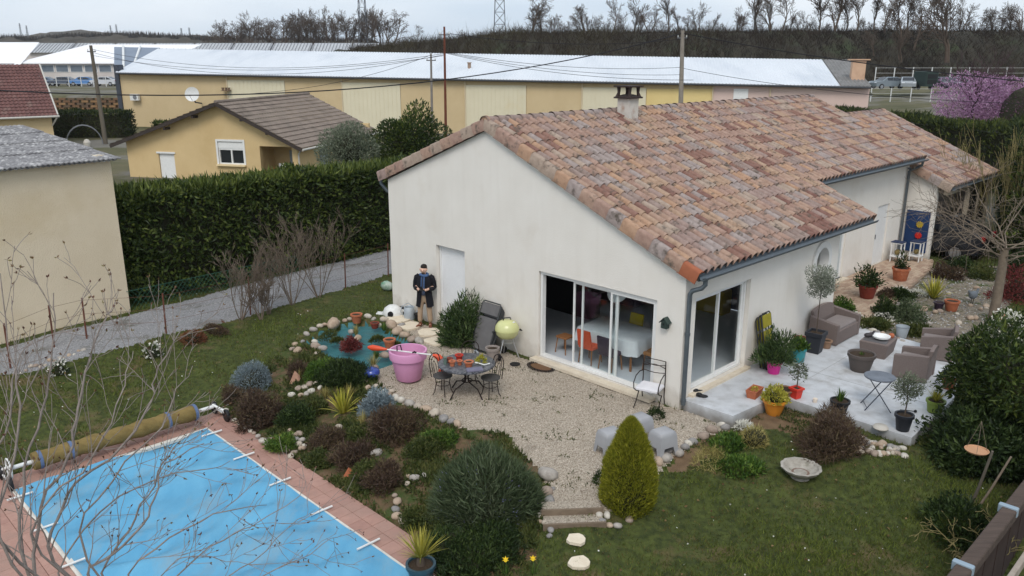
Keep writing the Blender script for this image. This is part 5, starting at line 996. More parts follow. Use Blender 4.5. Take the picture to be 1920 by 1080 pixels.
# stepping slabs
def slab(px, py, rx, label, group, mat, seed, sx=1., th=.05):
    g = G(px, py); r = rx/ppm(g); rg = random.Random(seed); n = 11; b = MB(); b.prism([(r*sx*rg.uniform(.8, 1.1)*math.cos(i*6.283/n), r*rg.uniform(.8, 1.1)*math.sin(i*6.283/n)) for i in range(n)], 0, th); tag(b.build('stepping_stone', mat, None, g), label, 'stepping stone', group)
M_slab = mk('white_slab', rgb(226, 214, 194), rgb(206, 190, 166), 5, 1, .85, .3, 30)
for i, (x, y) in enumerate(((747,600),(769,613),(806,625),(820,641))): slab(x, y, 24, 'flat white stepping stone in the gravel in front of the roller shutter', 'stepping stones by the shutter', M_slab, i)
slab(1080, 1014, 19, 'flat cream stepping slab directly below the garden steps', None, M_slab, 9); slab(1086, 1058, 21, 'flat cream stepping slab on the lawn beside the daffodils', None, M_slab, 10)
# garden steps
gs0 = G(1072, 958); st_ = thing('garden_steps', 'two gravel filled garden steps with low timber risers', 'steps', (gs0.x, gs0.y-.1, 0), R(4))
for k, (y, zt) in enumerate(((0, -.02), (-.3, -.1))):
    b = MB(); b.box((0, y+.16, zt-.16), (.98, .26, .3)); b.build('tread', M_gravel, st_); b = MB(); b.box((0, y, zt-.14), (1.04, .045, .3)); b.build('riser', mk('grey_timber', rgb(128, 112, 94), rgb(104, 90, 76), 6, 1, .95, .4, 30), st_)
# ---------------------------------------------------------------- by the gable wall
g = P(737, 591); sh_ = thing('pet_shelter', 'white plastic dome shelter with a dark round opening near the wall corner', 'pet shelter', g, -.3)
b = MB(); b.lathe([(.27,0),(.27,.1),(.22,.22),(.12,.3),(.0,.32)], 20, sx=1.1); b.build('dome', M_wm, sh_, smooth=50); b = MB(); b.lathe([(.001,0),(.085,0),(.085,.02)], 14, M=Matrix.Translation((.05, -.262, .11)) @ Matrix.Rotation(R(75), 4, 'X')); b.build('opening', mk('black_hole', rgb(18, 18, 20)), sh_); b = MB(); b.box((-.34, .0, .02), (.34, .26, .04), .2); b.box((.42, .1, .08), (.5, .05, .04), -.3, ry=.25); b.build('base_tray', M_wm, sh_)
g = P(768, 598); wc = thing('watering_can', 'grey zinc watering can standing against the cream wall', 'watering can', g, .4); M_gz = mk('pale_zinc', rgb(178, 186, 192), rgb(160, 168, 174), 8, 1, .5, metal=.2)
b = MB(); b.lathe([(.15,0),(.155,.02),(.15,.36),(.14,.37),(.13,.36),(.13,.3),(.0,.3)], 20); b.build('body', M_gz, wc, smooth=45); b = MB(); b.tube([(.14,0,.06),(.3,0,.3),(.36,0,.4)], [.03,.02,.016], 8); b.lathe([(.015,0),(.045,.05)], 10, (.36,0,.39)); b.build('spout', M_gz, wc, smooth=45); b = MB(); b.tube([(-.15,0,.1),(-.26,0,.25),(-.2,0,.42),(-.02,0,.48),(.1,0,.37)], .012, 6); b.build('handle', M_gz, wc, smooth=45)
for i, (x, y, l) in enumerate(((751, 588, 'black plastic bottle shaped pot between shelter and watering can'), (783, 600, 'black plastic pot beside the standing man and watering can'))): pot('plastic_pot', l, P(x, y), .09, .07, .2, mk('black_plastic', rgb(30, 30, 32), rough=.5))
g = P(866, 642); bush('oleander', 'bushy oleander growing against the wall next to the roller shutter', 'shrub', g, (.58, .52, 1.05), 6500, .18, .028, M_ole, 'dome', up=.75, rnd=.55, lumps=.25, shell=.75, seed=81, core=.45)
# folded grey lounger against the gable wall
def folded_lounger(label, root_loc, rz, w_, h, lean, frame, fabric, seed=0):
    t = thing('folded_sun_lounger', label, 'sun lounger', root_loc, rz); T = Matrix.Rotation(lean, 4, 'X')      # leans towards +y
    for k, y in enumerate((0, .075, .15)):
        b = MB(); hh = h*(1-.04*k); pts = [(-w_/2,y,0),(-w_/2,y,hh-.06),(-w_/2+.06,y,hh),(w_/2-.06,y,hh),(w_/2,y,hh-.06),(w_/2,y,0),(-w_/2,y,0)]; b.tube(pts, .017, 8, M=T); b.build('frame_tube', frame, t, smooth=40)
        b = MB(); b.box((0, y-.005, hh*.36), (w_-.05, .012, hh*.66), M=T); b.box((0, y-.012, hh*.86), (w_-.05, .02, hh*.22), M=T); b.build('fabric', fabric, t)
    for sg in (-1, 1): b = MB(); b.tube([(sg*(w_/2+.02), .02, h*.05), (sg*(w_/2+.02), .15, h*.5), (sg*(w_/2+.02), .02, h*.72)], .013, 6, M=T); b.build('leg', frame, t)
    return t
M_dgf = mk('dark_grey_tube', rgb(62, 64, 66), rough=.5); M_gfab = mk('grey_textilene', rgb(108, 106, 106), rgb(92, 90, 90), 4, 1, .8, .3, 300)
folded_lounger('folded grey sun lounger leaning on the wall between oleander and barbecue', HW(-.6, 5.63, .0), HR - math.pi/2, .68, 1.28, -R(23), M_dgf, M_gfab)
M_olf = mk('olive_yellow_fabric', rgb(160, 150, 48), rgb(140, 130, 40), 5, 1, .8, .3, 300)
folded_lounger('folded olive yellow sun lounger leaning on the wall beside the terrace door', HW(3.15, -.42, .2), HR, .42, 1.32, -R(11), mk('charcoal_tube', rgb(50, 52, 54), rough=.5), M_olf)
# kettle barbecue
g = HW(-.42, 4.78); bq = thing('kettle_barbecue', 'lime green kettle barbecue on silver tripod legs by the gable wall', 'barbecue', g, .3); M_lime = mk('lime_enamel', rgb(204, 205, 146), rgb(196, 197, 138), 3, 1, .25, spec=.6); M_blk = mk('black_plastic', rgb(30, 30, 32), rough=.5)
b = MB(); b.lathe([(.08,.5),(.2,.54),(.27,.62),(.3,.73),(.295,.735),(.26,.63)], 26); b.build('bowl', M_lime, bq, smooth=50); b = MB(); b.lathe([(.305,.735),(.305,.75),(.285,.84),(.22,.93),(.1,.985),(.0,.99)], 26); b.build('lid', M_lime, bq, smooth=50)
b = MB(); b.tube([(-.1,0,.98),(-.08,0,1.04),(.08,0,1.04),(.1,0,.98)], .014, 8); b.build('lid_handle', M_blk, bq, smooth=40); b = MB(); b.lathe([(.001,0),(.04,0),(.04,.012)], 12, (.13,-.12,.945)); b.build('vent', M_wm, bq)
for sg in (-1, 1): b = MB(); b.tube([(sg*.3,0,.7),(sg*.37,-.06,.69),(sg*.37,.06,.69),(sg*.3,.02,.7)], .012, 6); b.build('side_handle', M_blk, bq)
M_al = mk('aluminium', rgb(198, 200, 202), rough=.35, metal=.7)
for a in (R(-30), R(90), R(210)): b = MB(); b.tube([(.12*math.cos(a), .12*math.sin(a), .53), (.3*math.cos(a), .3*math.sin(a), .02)], .014, 8); b.build('leg', M_al, bq)
for a in (R(90), R(210)): b = MB(); b.lathe([(.03,-.02),(.09,-.02),(.1,0),(.09,.02),(.03,.02)], 16, M=Matrix.Translation((.31*math.cos(a), .31*math.sin(a), .1)) @ Matrix.Rotation(a, 4, 'Z') @ Matrix.Rotation(math.pi/2, 4, 'Y')); b.build('wheel', M_blk, bq)
b = MB(); b.lathe([(.001,.4),(.14,.4),(.15,.42),(.14,.42)], 16); b.build('ash_pan', M_al, bq)
pot('flower_pot', 'tall taupe pot filled with dark soil under the barbecue', HW(-.85, 4.85), .17, .13, .36, mk('taupe_plastic', rgb(150, 140, 134), rgb(138, 128, 122), 6, 1, .6))
b = MB(); b.lathe([(.12,0),(.13,.02),(.11,.03)], 18); tag(b.build('pot_saucer', M_blk, None, HW(-.62, 4.3)), 'black plastic saucer lying beside the barbecue leg', 'saucer')
b = MB(); b.lathe([(.15,0),(.16,.01),(.15,.03),(.02,.035)], 20, M=Matrix.Translation((0,0,.14)) @ Matrix.Rotation(R(70), 4, 'Y')); tag(b.build('barbecue_grate', M_gz, None, HW(-1.12, 5.12), rz=.6), 'round grey disc propped in front of the taupe pot', 'grate')
# pink tub, string trimmer
g = HW(-3.0, 5.42); M_pink2 = mk('pink_plastic', rgb(212, 152, 188), rgb(204, 142, 180), 2.5, 1, .5)
tb_ = thing('plastic_tub', 'big pink plastic planter tub standing on the gravel', 'planter', g); b = MB(); b.lathe([(.27,0),(.29,.02),(.385,.5),(.43,.52),(.445,.7),(.44,.71),(.40,.71),(.385,.5),(.3,.24)], 32); b.build('shell', M_pink2, tb_, smooth=45); b = MB(); b.lathe([(.001,.33),(.34,.33)], 24); b.build('inside_base', mk('deep_pink', rgb(196, 84, 146), rgb(180, 72, 132), 3), tb_)
t0, t1 = P(690, 651, .76), P(832, 668, .74); st2 = thing('string_trimmer', 'orange string trimmer with white shaft lying across the pink tub', 'string trimmer', t0); d = t1-t0; M_or = mk('orange_plastic', rgb(214, 78, 36), rgb(200, 66, 30), 5, 1, .4, spec=.5)
b = MB(); b.tube([d*.15, d*.9], .016, 8); b.build('shaft', M_wm, st2); b = MB(); b.tube([d*0, d*.06, d*.14, d*.22, d*.26], [.03,.07,.06,.035,.02], 10); b.build('motor_housing', M_or, st2, smooth=50); b = MB(); b.tube([d*.86, d*.93+Vector((0,0,-.03)), d*1.0+Vector((0,0,-.16)), d*1.0+Vector((0,0,-.22))], [.03,.07,.07,.05], 10); b.build('cutting_head', M_or, st2, smooth=50); b = MB(); b.lathe([(.05,0),(.07,.03),(.07,.08),(.03,.1)], 12, tuple(d*1.0+Vector((.03,-.02,-.32)))); b.build('spool', M_blk, st2)
b = MB(); q = d*.42; b.tube([q+Vector((-.05,0,0)), q+Vector((-.05,0,.12)), q+Vector((.03,.0,.14)), q+Vector((.06,0,0))], .014, 6); q = d*.62; b.tube([q+Vector((-.04,0,0)), q+Vector((0,-.06,.05)), q+Vector((.05,0,0))], .018, 6); b.build('grip', M_blk, st2); b = MB(); b.tube([d*.97+Vector((-.02,-.05,-.3)), d*.96+Vector((0,-.08,-.45)), d*.94+Vector((0,-.05,-.52))], [.05,.07,.03], 8); b.build('guard', M_or, st2)
g = P(697, 706); b = MB(); b.lathe([(.1,0),(.19,.06),(.2,.12),(.16,.19),(.05,.22),(.03,.24),(.0,.25)], 22); tag(b.build('glazed_ball', mk('blue_glaze', rgb(56, 78, 158), rgb(46, 66, 140), 4, 1, .15, spec=.7), None, g, smooth=60), 'squat blue glazed pot with a lid at the edge of the pond', 'pot')
# table with things on it
g = P(876, 738); TB = thing('garden_table', 'round dark mosaic topped garden table with wrought iron legs', 'table', g); M_ir = mk('black_iron', rgb(36, 32, 32), rgb(58, 44, 38), 20, 1, .6, metal=.4)
M_mos = mk('mosaic', rgb(52, 54, 60), rgb(112, 112, 116), 26, 1, .35, .3, 26, voro=1, c3=rgb(70, 72, 78), s3=2, t3=(.5, .8)); tz = .72
b = MB(); b.lathe([(.001,tz+.02),(.6,tz+.02),(.63,tz+.01),(.63,tz-.02),(.6,tz-.025),(.001,tz-.02)], 40); b.build('tabletop', M_mos, TB, smooth=40)
for k in range(4): a = R(45+90*k); ca, sa = math.cos(a), math.sin(a); b = MB(); b.tube([(.4*ca,.4*sa,tz-.03),(.2*ca,.2*sa,tz-.12),(.03*ca,.03*sa,.42),(.05*ca,.05*sa,.3),(.35*ca,.35*sa,.2),(.5*ca,.5*sa,.0)], .016, 7); b.build('leg', M_ir, TB, smooth=60)
b = MB(); b.tube([(.12*math.cos(i*.5236), .12*math.sin(i*.5236), .32) for i in range(13)], .012, 6); b.build('brace_ring', M_ir, TB)
def iron_chair(label, loc, rz, group):
    t = thing('iron_chair', label, 'chair', loc, rz, group); b = MB(); b.lathe([(.001,.46),(.19,.455),(.215,.445),(.215,.425),(.2,.42)], 24); b.build('seat', mk('pierced_iron', rgb(46, 44, 44), rgb(90, 88, 86), 34, 1, .5, .5, 40), t)
    for a in (45, 135, 225, 315): ca, sa = math.cos(R(a)), math.sin(R(a)); b = MB(); b.tube([(.17*ca,.17*sa,.43),(.15*ca,.15*sa,.25),(.19*ca,.19*sa,.06),(.23*ca,.23*sa,0)], .011, 6); b.build('leg', M_ir, t, smooth=60)
    b = MB(); b.tube([(.15*math.cos(i*.5236), .15*math.sin(i*.5236), .24) for i in range(13)], .008, 5); b.build('stretcher_ring', M_ir, t)
    def arch(w_, h, r): return [(-w_, .17, .43), (-w_*1.05, .2, .43+h*.5)] + [(w_*math.cos(math.pi-i*math.pi/8), .22+.02*math.sin(i*math.pi/8), .43+h*.72+h*.28*math.sin(i*math.pi/8)) for i in range(9)] + [(w_*1.05, .2, .43+h*.5), (w_, .17, .43)]
    b = MB(); b.tube(arch(.19, .48, 0), .011, 6); b.tube(arch(.11, .4, 0), .008, 6); b.tube(arch(.045, .3, 0), .007, 6); b.build('backrest', M_ir, t, smooth=60); return t
iron_chair('black iron bistro chair between the round table and the pink tub', P(831, 738), R(60), 'iron bistro chairs'); iron_chair('black iron bistro chair on the barbecue side of the round table', P(920, 742), R(-55), 'iron bistro chairs'); iron_chair('black iron bistro chair hidden behind the round table', P(882, 715), R(0), 'iron bistro chairs')
for i, (x, y, r, h, m, l) in enumerate(((848, 682, .07, .12, M_terra, 'small orange terracotta pot nearest the jar on the round table'), (843, 676, .065, .11, M_dterra, 'small red brown pot second from the jar on the table'), (861, 672, .085, .14, mk('red_plastic', rgb(176, 48, 36)), 'red plastic pot, brightest on the round table'), (862, 680, .06, .1, M_terra, 'tiny terracotta pot in front of the red one on the table'), (879, 683, .1, .12, M_terra, 'wide terracotta pot in the middle of the round table'))):
    p = P(x, y+4, tz+.022); pot('flower_pot', l, p, r, r*.72, h, m)
p = P(835, 683, tz+.022); b = MB(); b.lathe([(.04,0),(.04,.14),(.045,.14),(.045,.17),(.001,.17)], 12); tag(b.build('glass_jar', mk('jar', rgb(96, 112, 104), rough=.2), None, p), 'greenish jar with a lid at the left of the table pots', 'jar')
p = P(902, 680, tz+.022); bush('seedling', 'bright green seedling lying on the round table', 'plant', p, (.09, .09, .14), 120, .09, .03, M_yl, 'dome', seed=83, core=None)
p = P(890, 694, tz+.024); b = MB(); b.rbox((0,0,.02), (.36, .18, .04), .02, .25); tag(b.build('folded_cloth', mk('lilac_cloth', rgb(120, 118, 134), rgb(104, 102, 120), 9, 1, .95, .3, 60), None, p), 'folded lilac grey cloth at the front of the round table', 'cloth')
p = P(908, 684, tz+.03); b = MB(); b.tube([(-.14,.03,.03),(0,0,.0),(.12,.05,.01)], .014, 6); b.tube([(-.14,.03,.03),(-.2,.05,.03)], .02, 6); tag(b.build('garden_trowel', M_wm, None, p), 'white handled hand tool bent in a V on the round table', 'tool')
# mat, iron armchair, bird box, pebble bowl
g = P(1014, 690); mt = thing('door_mat', 'oval brown mat in a black wrought iron border before the sliding door', 'door mat', (g.x, g.y, .012), HR+math.pi/2); b = MB(); b.lathe([(.001,.018),(1,.016),(1.02,.004)], 28, sx=.3, sy=.17); b.build('mat', mk('coir', rgb(122, 92, 66), rgb(100, 74, 54), 30, 1, .95, .5, 90), mt)
b = MB()
for i in range(26): a = i*6.283/26; b.tube([(.35*math.cos(a)+.05*math.cos(k*1.05), .215*math.sin(a)+.04*math.sin(k*1.05), .02) for k in range(7)], .009, 4)
b.build('scroll_border', M_ir, mt)
g = P(1217, 762); ac_ = thing('iron_armchair', 'scrolled black iron armchair with a white cushion at the wall corner', 'armchair', g, HR+math.pi/2+math.pi+.25)
for sg in (-1, 1):
    b = MB(); b.tube([(sg*.25+.0, .2, 1.0), (sg*.25, .22, .6), (sg*.25, .21, .42), (sg*.25, .2, .2), (sg*.25, .26, 0)], .012, 6); b.build('back_post', M_ir, ac_, smooth=60)
    b = MB(); b.tube([(sg*.25, .21, .72), (sg*.27, .05, .74), (sg*.28, -.12, .7), (sg*.28, -.24, .58), (sg*.27, -.24, .45), (sg*.26, -.12, .36), (sg*.26, .02, .3), (sg*.26, -.1, .12), (sg*.26, -.24, 0)], .012, 6); b.build('arm', M_ir, ac_, smooth=60)
b = MB()
for z, w_ in ((1.0, .0), (.92, .04), (.84, -.04), (.74, .03)): b.tube([(-.25,.21,z),(-.1,.23,z-w_),(0,.235,z-w_*1.3),(.1,.23,z-w_),(.25,.21,z)], .009, 5)
b.tube([(-.25,-.2,.42),(.25,-.2,.42)], .011, 6); b.tube([(-.25,.2,.42),(.25,.2,.42)], .011, 6); b.build('back_scrolls', M_ir, ac_, smooth=60); b = MB(); b.rbox((0, -.01, .455), (.5, .44, .06), .02); b.build('cushion', mk('white_cloth', rgb(224, 222, 224), rgb(212, 210, 214), 6, 1, .9), ac_)
q = HW(-.07, .4, 1.75); bb = thing('bird_box', 'small dark green bird box fixed to the gable wall', 'bird box', q, HR-math.pi/2); M_bb = mk('dark_green_wood', rgb(58, 72, 66), rgb(46, 58, 54), 9)
b = MB(); b.prism([(-.07,0),(.07,0),(.07,.12),(0,.2),(-.07,.12)], -.05, .06, Matrix.Rotation(math.pi/2, 4, 'X')); b.build('box', M_bb, bb); b = MB(); b.box((-.055, -.005, .175), (.16, .15, .015), ry=-R(48)); b.box((.055, -.005, .175), (.16, .15, .015), ry=R(48)); b.build('roof', M_bb, bb); b = MB(); b.lathe([(.001,0),(.022,0),(.022,.006)], 10, M=Matrix.Translation((0,-.066,.1)) @ Matrix.Rotation(math.pi/2, 4, 'X')); b.build('entrance_hole', _M['black_hole'], bb); b = MB(); b.tube([(0,-.06,.05),(0,-.12,.05)], .006, 5); b.build('perch', M_bb, bb)
# grey plastic stools
M_gp = mk('grey_moulded_plastic', rgb(164, 164, 166), rgb(150, 150, 153), 3, 1, .45)
for i, (x, y, rz, l) in enumerate(((1241, 850, .55, 'grey moulded plastic stool on the stone edge beside the golden conifer'), (1143, 850, .5, 'grey moulded plastic stool half hidden on the gravel side of the golden conifer'), (1198, 822, .6, 'grey moulded plastic stool directly behind the golden conifer'))):
    t = thing('garden_stool', l, 'stool', G(x, y), rz); t.scale = (.82, .82, 1.2); b = MB(); b.add([(x_*k, y_*k2, z) for z, k, k2 in ((.16,.27,.23),(.34,.245,.21),(.4,.215,.18),(.41,.19,.155)) for x_, y_ in ((-1,-1),(-.33,-1),(.33,-1),(1,-1),(1,-.33),(1,.33),(1,1),(.33,1),(-.33,1),(-1,1),(-1,.33),(-1,-.33))], [(r_*12+j, r_*12+(j+1) % 12, r_*12+12+(j+1) % 12, r_*12+12+j) for r_ in range(3) for j in range(12)]+[list(range(36, 48))]); b.build('seat', M_gp, t, smooth=50)
    for sx in (-1, 1):
        for sy in (-1, 1): b = MB(); b.add([(sx*.27,sy*.23,.17),(sx*.13,sy*.232,.17),(sx*.272,sy*.1,.17),(sx*.29,sy*.25,0),(sx*.2,sy*.25,0),(sx*.29,sy*.17,0)], [(0,1,4,3),(0,2,5,3),(1,2,5,4),(3,4,5)]); b.build('leg', M_gp, t)
# ---------------------------------------------------------------- planting
B = bush
g = G(475, 722); B('santolina', 'rounded blue grey santolina at the lawn end of the bed', 'shrub', g, (.48, .42, .5), 3600, .07, .016, M_blue, 'dome', 'leaf', .5, .5, seed=91)
for i, (x, y, rp, hp, m, nm, l, n, ln, wd, kd) in enumerate((
 (490,792,48,66,M_purp,'heather','large purple brown heather by the cover roller',5200,.09,.014,'blade'),(556,792,32,34,M_dk_l,'shrub','low dark green cushion shrub above the pale stone heap',2200,.07,.02,'leaf'),(708,775,38,40,M_blue,'spurge','blue green dome of spurge at the gravel edge',2600,.09,.02,'leaf'),(604,704,38,30,M_gl,'shrub','yellow green rounded shrub below the pond',2600,.08,.025,'leaf'),(648,716,46,34,M_dk_l,'juniper','dark spreading evergreen between pond and gravel',4200,.1,.02,'leaf'),(657,655,17,24,M_red,'barberry','small dark red shrub growing in the pond',900,.08,.02,'leaf'),(620,835,36,36,M_purp,'heather','brown heather next to the pale stone heap',2600,.08,.013,'blade'),(740,812,52,52,M_purp,'heather','broad brownish heather below the gravel edge stones',4200,.1,.014,'blade'),(665,860,46,34,M_purp,'heather','low dark heather in the middle of the bed',3000,.08,.013,'blade'),(720,905,44,34,M_purp,'heather','low mauve brown heather near the deck side stone row',3000,.08,.013,'blade'),(800,850,40,30,M_moss,'thyme','sprawling green thyme cushion left of the rosemary',2200,.06,.02,'leaf'),(690,890,30,20,M_moss,'thyme','flat green thyme cushion near the terracotta shard',1600,.06,.02,'leaf'),(825,830,30,24,M_gl,'shrub','bright green tuft touching the rosemary',1500,.09,.02,'leaf'),(530,838,26,26,M_gl,'shrub','small green cushion on the edge of the pool deck',1300,.06,.02,'leaf'),(790,980,42,26,M_moss,'ground_cover','green ground cover near the deck corner',2200,.06,.024,'leaf'),(840,985,40,26,M_moss,'ground_cover','green ground cover sprawling below the rosemary stones',2200,.06,.024,'leaf'),(560,705,22,30,M_purp,'heather','small brown heather beside the pond heap',1200,.08,.013,'blade'),(440,750,26,30,M_purp,'heather','brown tuft of heather at the lawn corner of the bed',1300,.08,.013,'blade'),(590,770,30,24,M_moss,'ground_cover','patch of green ground cover by the yucca',1500,.06,.024,'leaf'),(680,820,34,22,M_moss,'ground_cover','patch of green ground cover between two heathers',1700,.06,.024,'leaf'),(600,868,30,20,M_moss,'ground_cover','green ground cover along the middle of the deck edge',1500,.06,.024,'leaf'))):
    g = G(x, y); k = ppm(g); B(nm, l, 'shrub' if nm not in ('ground_cover', 'thyme') else 'plant', g, (rp/k, rp/k*.85, hp/k*.88), int(n*1.7), ln*1.15, wd*1.25, m, 'dome', kd, .3, .6, .3, .6, seed=300+i, core=.5)
g = G(643, 775); tuft('yucca', 'variegated yellow green yucca rosette in the bed', 'yucca', g, 60, .62, .045, M_yl, .9, 92)
for i, (x, y, h, m, l) in enumerate(((655,745,.35,M_str,'straw coloured grass tuft beside the dark evergreen'),(560,712,.3,M_str,'straw coloured grass tuft beside the rock below the pond'),(700,690,.4,M_str,'upright grass tuft at the near pond edge'),(668,628,.34,M_str,'thin grass tuft standing in the middle of the pond'),(706,672,.3,M_gl,'green grass tuft in the near arm of the pond'),(680,800,.38,M_str,'pale feather grass above the heathers'),(610,745,.28,M_str,'pale feather grass next to the yucca'),(720,620,.25,M_gl,'green rush tuft at the wall side of the pond'))):
    tuft('grass_tuft', l, 'grass', G(x, y), 90, h, .012, m, .45, 400+i)
g = G(912, 962); g.z -= .05; B('rosemary', 'huge dome shaped rosemary bush with pale blue flowers', 'shrub', g, (.9, .78, 1.08), 21000, .2, .02, M_rose, 'dome', 'blade', .6, .42, .13, .35, seed=93)
rngf = np.random.default_rng(4); p, nr = crown_pts(420, (.9, .78, 1.08), rngf, 'dome', .12, .1); p += np.array(g); V, Fa = leaves(p, unit(nr+np.array([0,0,.6])), .05, .03, rngf); o = np_mesh('flowers', V-np.array(g), Fa, leafmat('lavender_petal', rgb(120, 120, 160), rgb(146, 146, 184), rgb(170, 172, 204)), [c for c in bpy.data.objects if c.name.startswith('rosemary')][0], np.repeat(rngf.random(420), 4)); o['kind'] = 'stuff'
g = G(900, 1040); g.z -= .08; B('juniper', 'dark low juniper mass sprawling in front of the rosemary', 'shrub', g, (.95, .62, .5), 13000, .1, .022, M_dk_l, 'dome', 'leaf', .4, .6, .22, .4, seed=94)
g = G(850, 1040); B('juniper', 'small dark juniper between the palm pot and the larger juniper', 'shrub', g, (.5, .5, .42), 4200, .09, .02, M_dk_l, 'dome', 'leaf', .4, .6, .25, .4, seed=95)
g = G(1177, 950); g.z -= .04; B('golden_conifer', 'egg shaped golden green dwarf conifer beside the steps', 'conifer', g, (.46, .46, 1.66), 26000, .085, .016, M_gold, 'egg', 'blade', .8, .42, .09, .3, seed=96)
for i, (x, y, l) in enumerate(((948, 1072, 'yellow daffodil nearest the rosemary'), (999, 1070, 'yellow daffodil nearest the stepping slab'))):
    t = thing('daffodil', l, 'flower', G(x, y+8)); tuft('', '', '', None, 14, .3, .012, M_gl, .35, 410+i, root=t); b = MB()
    b.tube([(0,0,0),(.01,0,.28)], .005, 5); b.build('stalk', mk('stalk_green', rgb(84, 110, 48)), t); b = MB(); b.add([(.06*math.cos(a*.5236)*(1 if a % 2 else .4), -.01, .3+.06*math.sin(a*.5236)*(1 if a % 2 else .4)) for a in range(12)], [list(range(12))]); b.lathe([(.012,0),(.025,.04)], 10, M=Matrix.Translation((0,-.01,.3)) @ Matrix.Rotation(math.pi/2, 4, 'X')); b.build('petals', mk('daffodil_yellow', rgb(240, 204, 50)), t)
b = MB(); b.add([(-.12,-.06,0),(.12,-.06,0),(.1,.06,0),(-.1,.06,0),(0,-.02,.2),(.07,.02,.12)], [(0,1,4),(1,5,4),(1,2,5),(2,3,4,5),(3,0,4),(0,3,2,1)]); tag(b.build('terracotta_shard', M_terra, None, G(655, 893)), 'broken terracotta shard lying in the bed near the deck', 'shard'); b2 = b.build('rock', mk('pink_rock', rgb(186, 148, 124), rgb(164, 124, 104), 7, 1, .9, .4, 30), None, G(555, 718)); b2.scale = (1.2, 1.2, 1.6); tag(b2, 'pointed pinkish rock standing at the lawn edge of the bed', 'rock')
# pond pots
pot('flower_pot', 'terracotta pot on the far rim of the pond', G(669, 605), .16, .11, .26, M_terra); pot('flower_pot', 'terracotta pot standing in the pond behind the pink tub', G(731, 655), .15, .1, .28, M_terra); pot('flower_pot', 'dark pot with withered plant on the wall side of the pond', G(703, 615), .12, .09, .16, M_dterra)
for i, (x, y, rp) in enumerate(((615, 632, 26), (632, 642, 12), (706, 640, 14), (745, 652, 14))): g = G(x, y); B('pond_plant', ('long mat of green pond plants at the far left of the liner', 'small green floating plant cluster in mid pond', 'brown withered pond plant cluster near the pot', 'green plant cluster spilling over the house side stones')[i], 'plant', g, (rp/ppm(g), rp/ppm(g)*.5, .12), 500, .08, .025, M_moss, 'dome', seed=430+i, core=None)
# palm in a pot
g = P(790, 1090, -.47); t = pot('potted_palm', 'spiky yellow green palm in a dark teal pot on the deck corner', g, .22, .16, .32, mk('teal_glaze', rgb(52, 78, 88), rgb(44, 66, 76), 4, 1, .3), cat='potted palm'); tuft('', '', '', None, 130, .5, .02, leafmat('palm_leaf', rgb(110, 112, 40), rgb(160, 152, 62), rgb(196, 184, 92)), .95, 97, root=t, z0=.42, droop=.2); b = MB(); b.tube([(0,0,.28),(0,0,.46)], [.07,.05], 8); b.build('trunk', M_bark, t)
# bird bath
g = G(1500, 893); t = thing('bird_bath', 'weathered stone bird bath bowl on a stub pedestal in the lawn', 'bird bath', g); M_st = mk('weathered_stone', rgb(176, 170, 160), rgb(140, 134, 124), 8, 1.2, .95, .6, 30, c3=rgb(112, 108, 92), s3=5, t3=(.55, .7)); b = MB(); n = 32
V = []; Fs = []
for r_, z, w_ in ((.14,.04,0),(.27,.09,0),(.34,.16,.008),(.36,.2,.011),(.31,.2,.008),(.27,.13,0),(.14,.075,0),(.001,.07,0)):
    for j in range(n): a = j*6.283/n; rr_ = r_+w_*math.cos(a*12); V.append((rr_*math.cos(a), rr_*math.sin(a), z))
for k in range(7):
    for j in range(n): Fs.append((k*n+j, k*n+(j+1) % n, (k+1)*n+(j+1) % n, (k+1)*n+j))
b.add(V, Fs); b.build('bowl', M_st, t, smooth=50); b = MB(); b.lathe([(.001,.085),(.16,.084)], 18); b.build('dark_bowl_disc', mk('dark_bowl_brown', rgb(104, 82, 72), rgb(140, 118, 104), 30, 1, .95, .6, 60), t); b = MB(); b.lathe([(.17,-.02),(.17,.02),(.12,.04),(.12,.09)], 16); b.build('pedestal', M_st, t, smooth=40)  # brown disc in the bowl: its darker inside is put in as colour
# pool cover roller
rl = thing('cover_roller', 'rolled olive bubble cover on a wheeled white pool roller', 'pool roller', HW(-8.75, 7.5, -.48), HR); n = 60; rg = random.Random(6); b = MB()
b.tube([(-1.62+3.2*i/n, 0, .3) for i in range(n+1)], [.165+.012*math.sin(i*.7)+rg.uniform(-.006, .006) for i in range(n+1)], 20); b.build('rolled_cover', mk('olive_foam', rgb(132, 112, 66), rgb(110, 92, 52), 5, 1.2, .8, .6, 30, stretch=(.3, 2, 2)), rl, smooth=60)
for x in (-1.5, -.95, .95, 1.53): b = MB(); b.tube([(x-.03,0,.3),(x+.03,.0,.3)], .182, 20); b.build('strap', mk('blue_strap', rgb(98, 114, 146), rgb(84, 100, 130), 9), rl)
b = MB(); b.tube([(-1.95,0,.3),(1.95,0,.3)], .04, 12); b.build('axle', M_wm, rl)
for sg in (-1, 1):
    b = MB(); b.tube([(sg*1.95,0,.34),(sg*2.08,-.2,.24),(sg*2.1,-.3,.14)], .028, 8); b.tube([(sg*1.95,0,.34),(sg*2.08,.2,.24),(sg*2.1,.3,.14)], .028, 8); b.tube([(sg*2.1,-.3,.14),(sg*2.1,.3,.14)], .02, 8); b.build('stand', M_wm, rl, smooth=50)
    for y in (-.3, .3):
        T = Matrix.Translation((sg*2.1, y, .14)) @ Matrix.Rotation(math.pi/2, 4, 'Y'); b = MB(); b.lathe([(.07,-.035),(.13,-.035),(.145,0),(.13,.035),(.07,.035)], 18, M=T); wh = b.build('wheel', M_blk, rl, smooth=50); b = MB(); b.lathe([(.001,-.02),(.072,-.02),(.072,.02),(.001,.02)], 10, M=T); b.build('hub', M_al, wh)
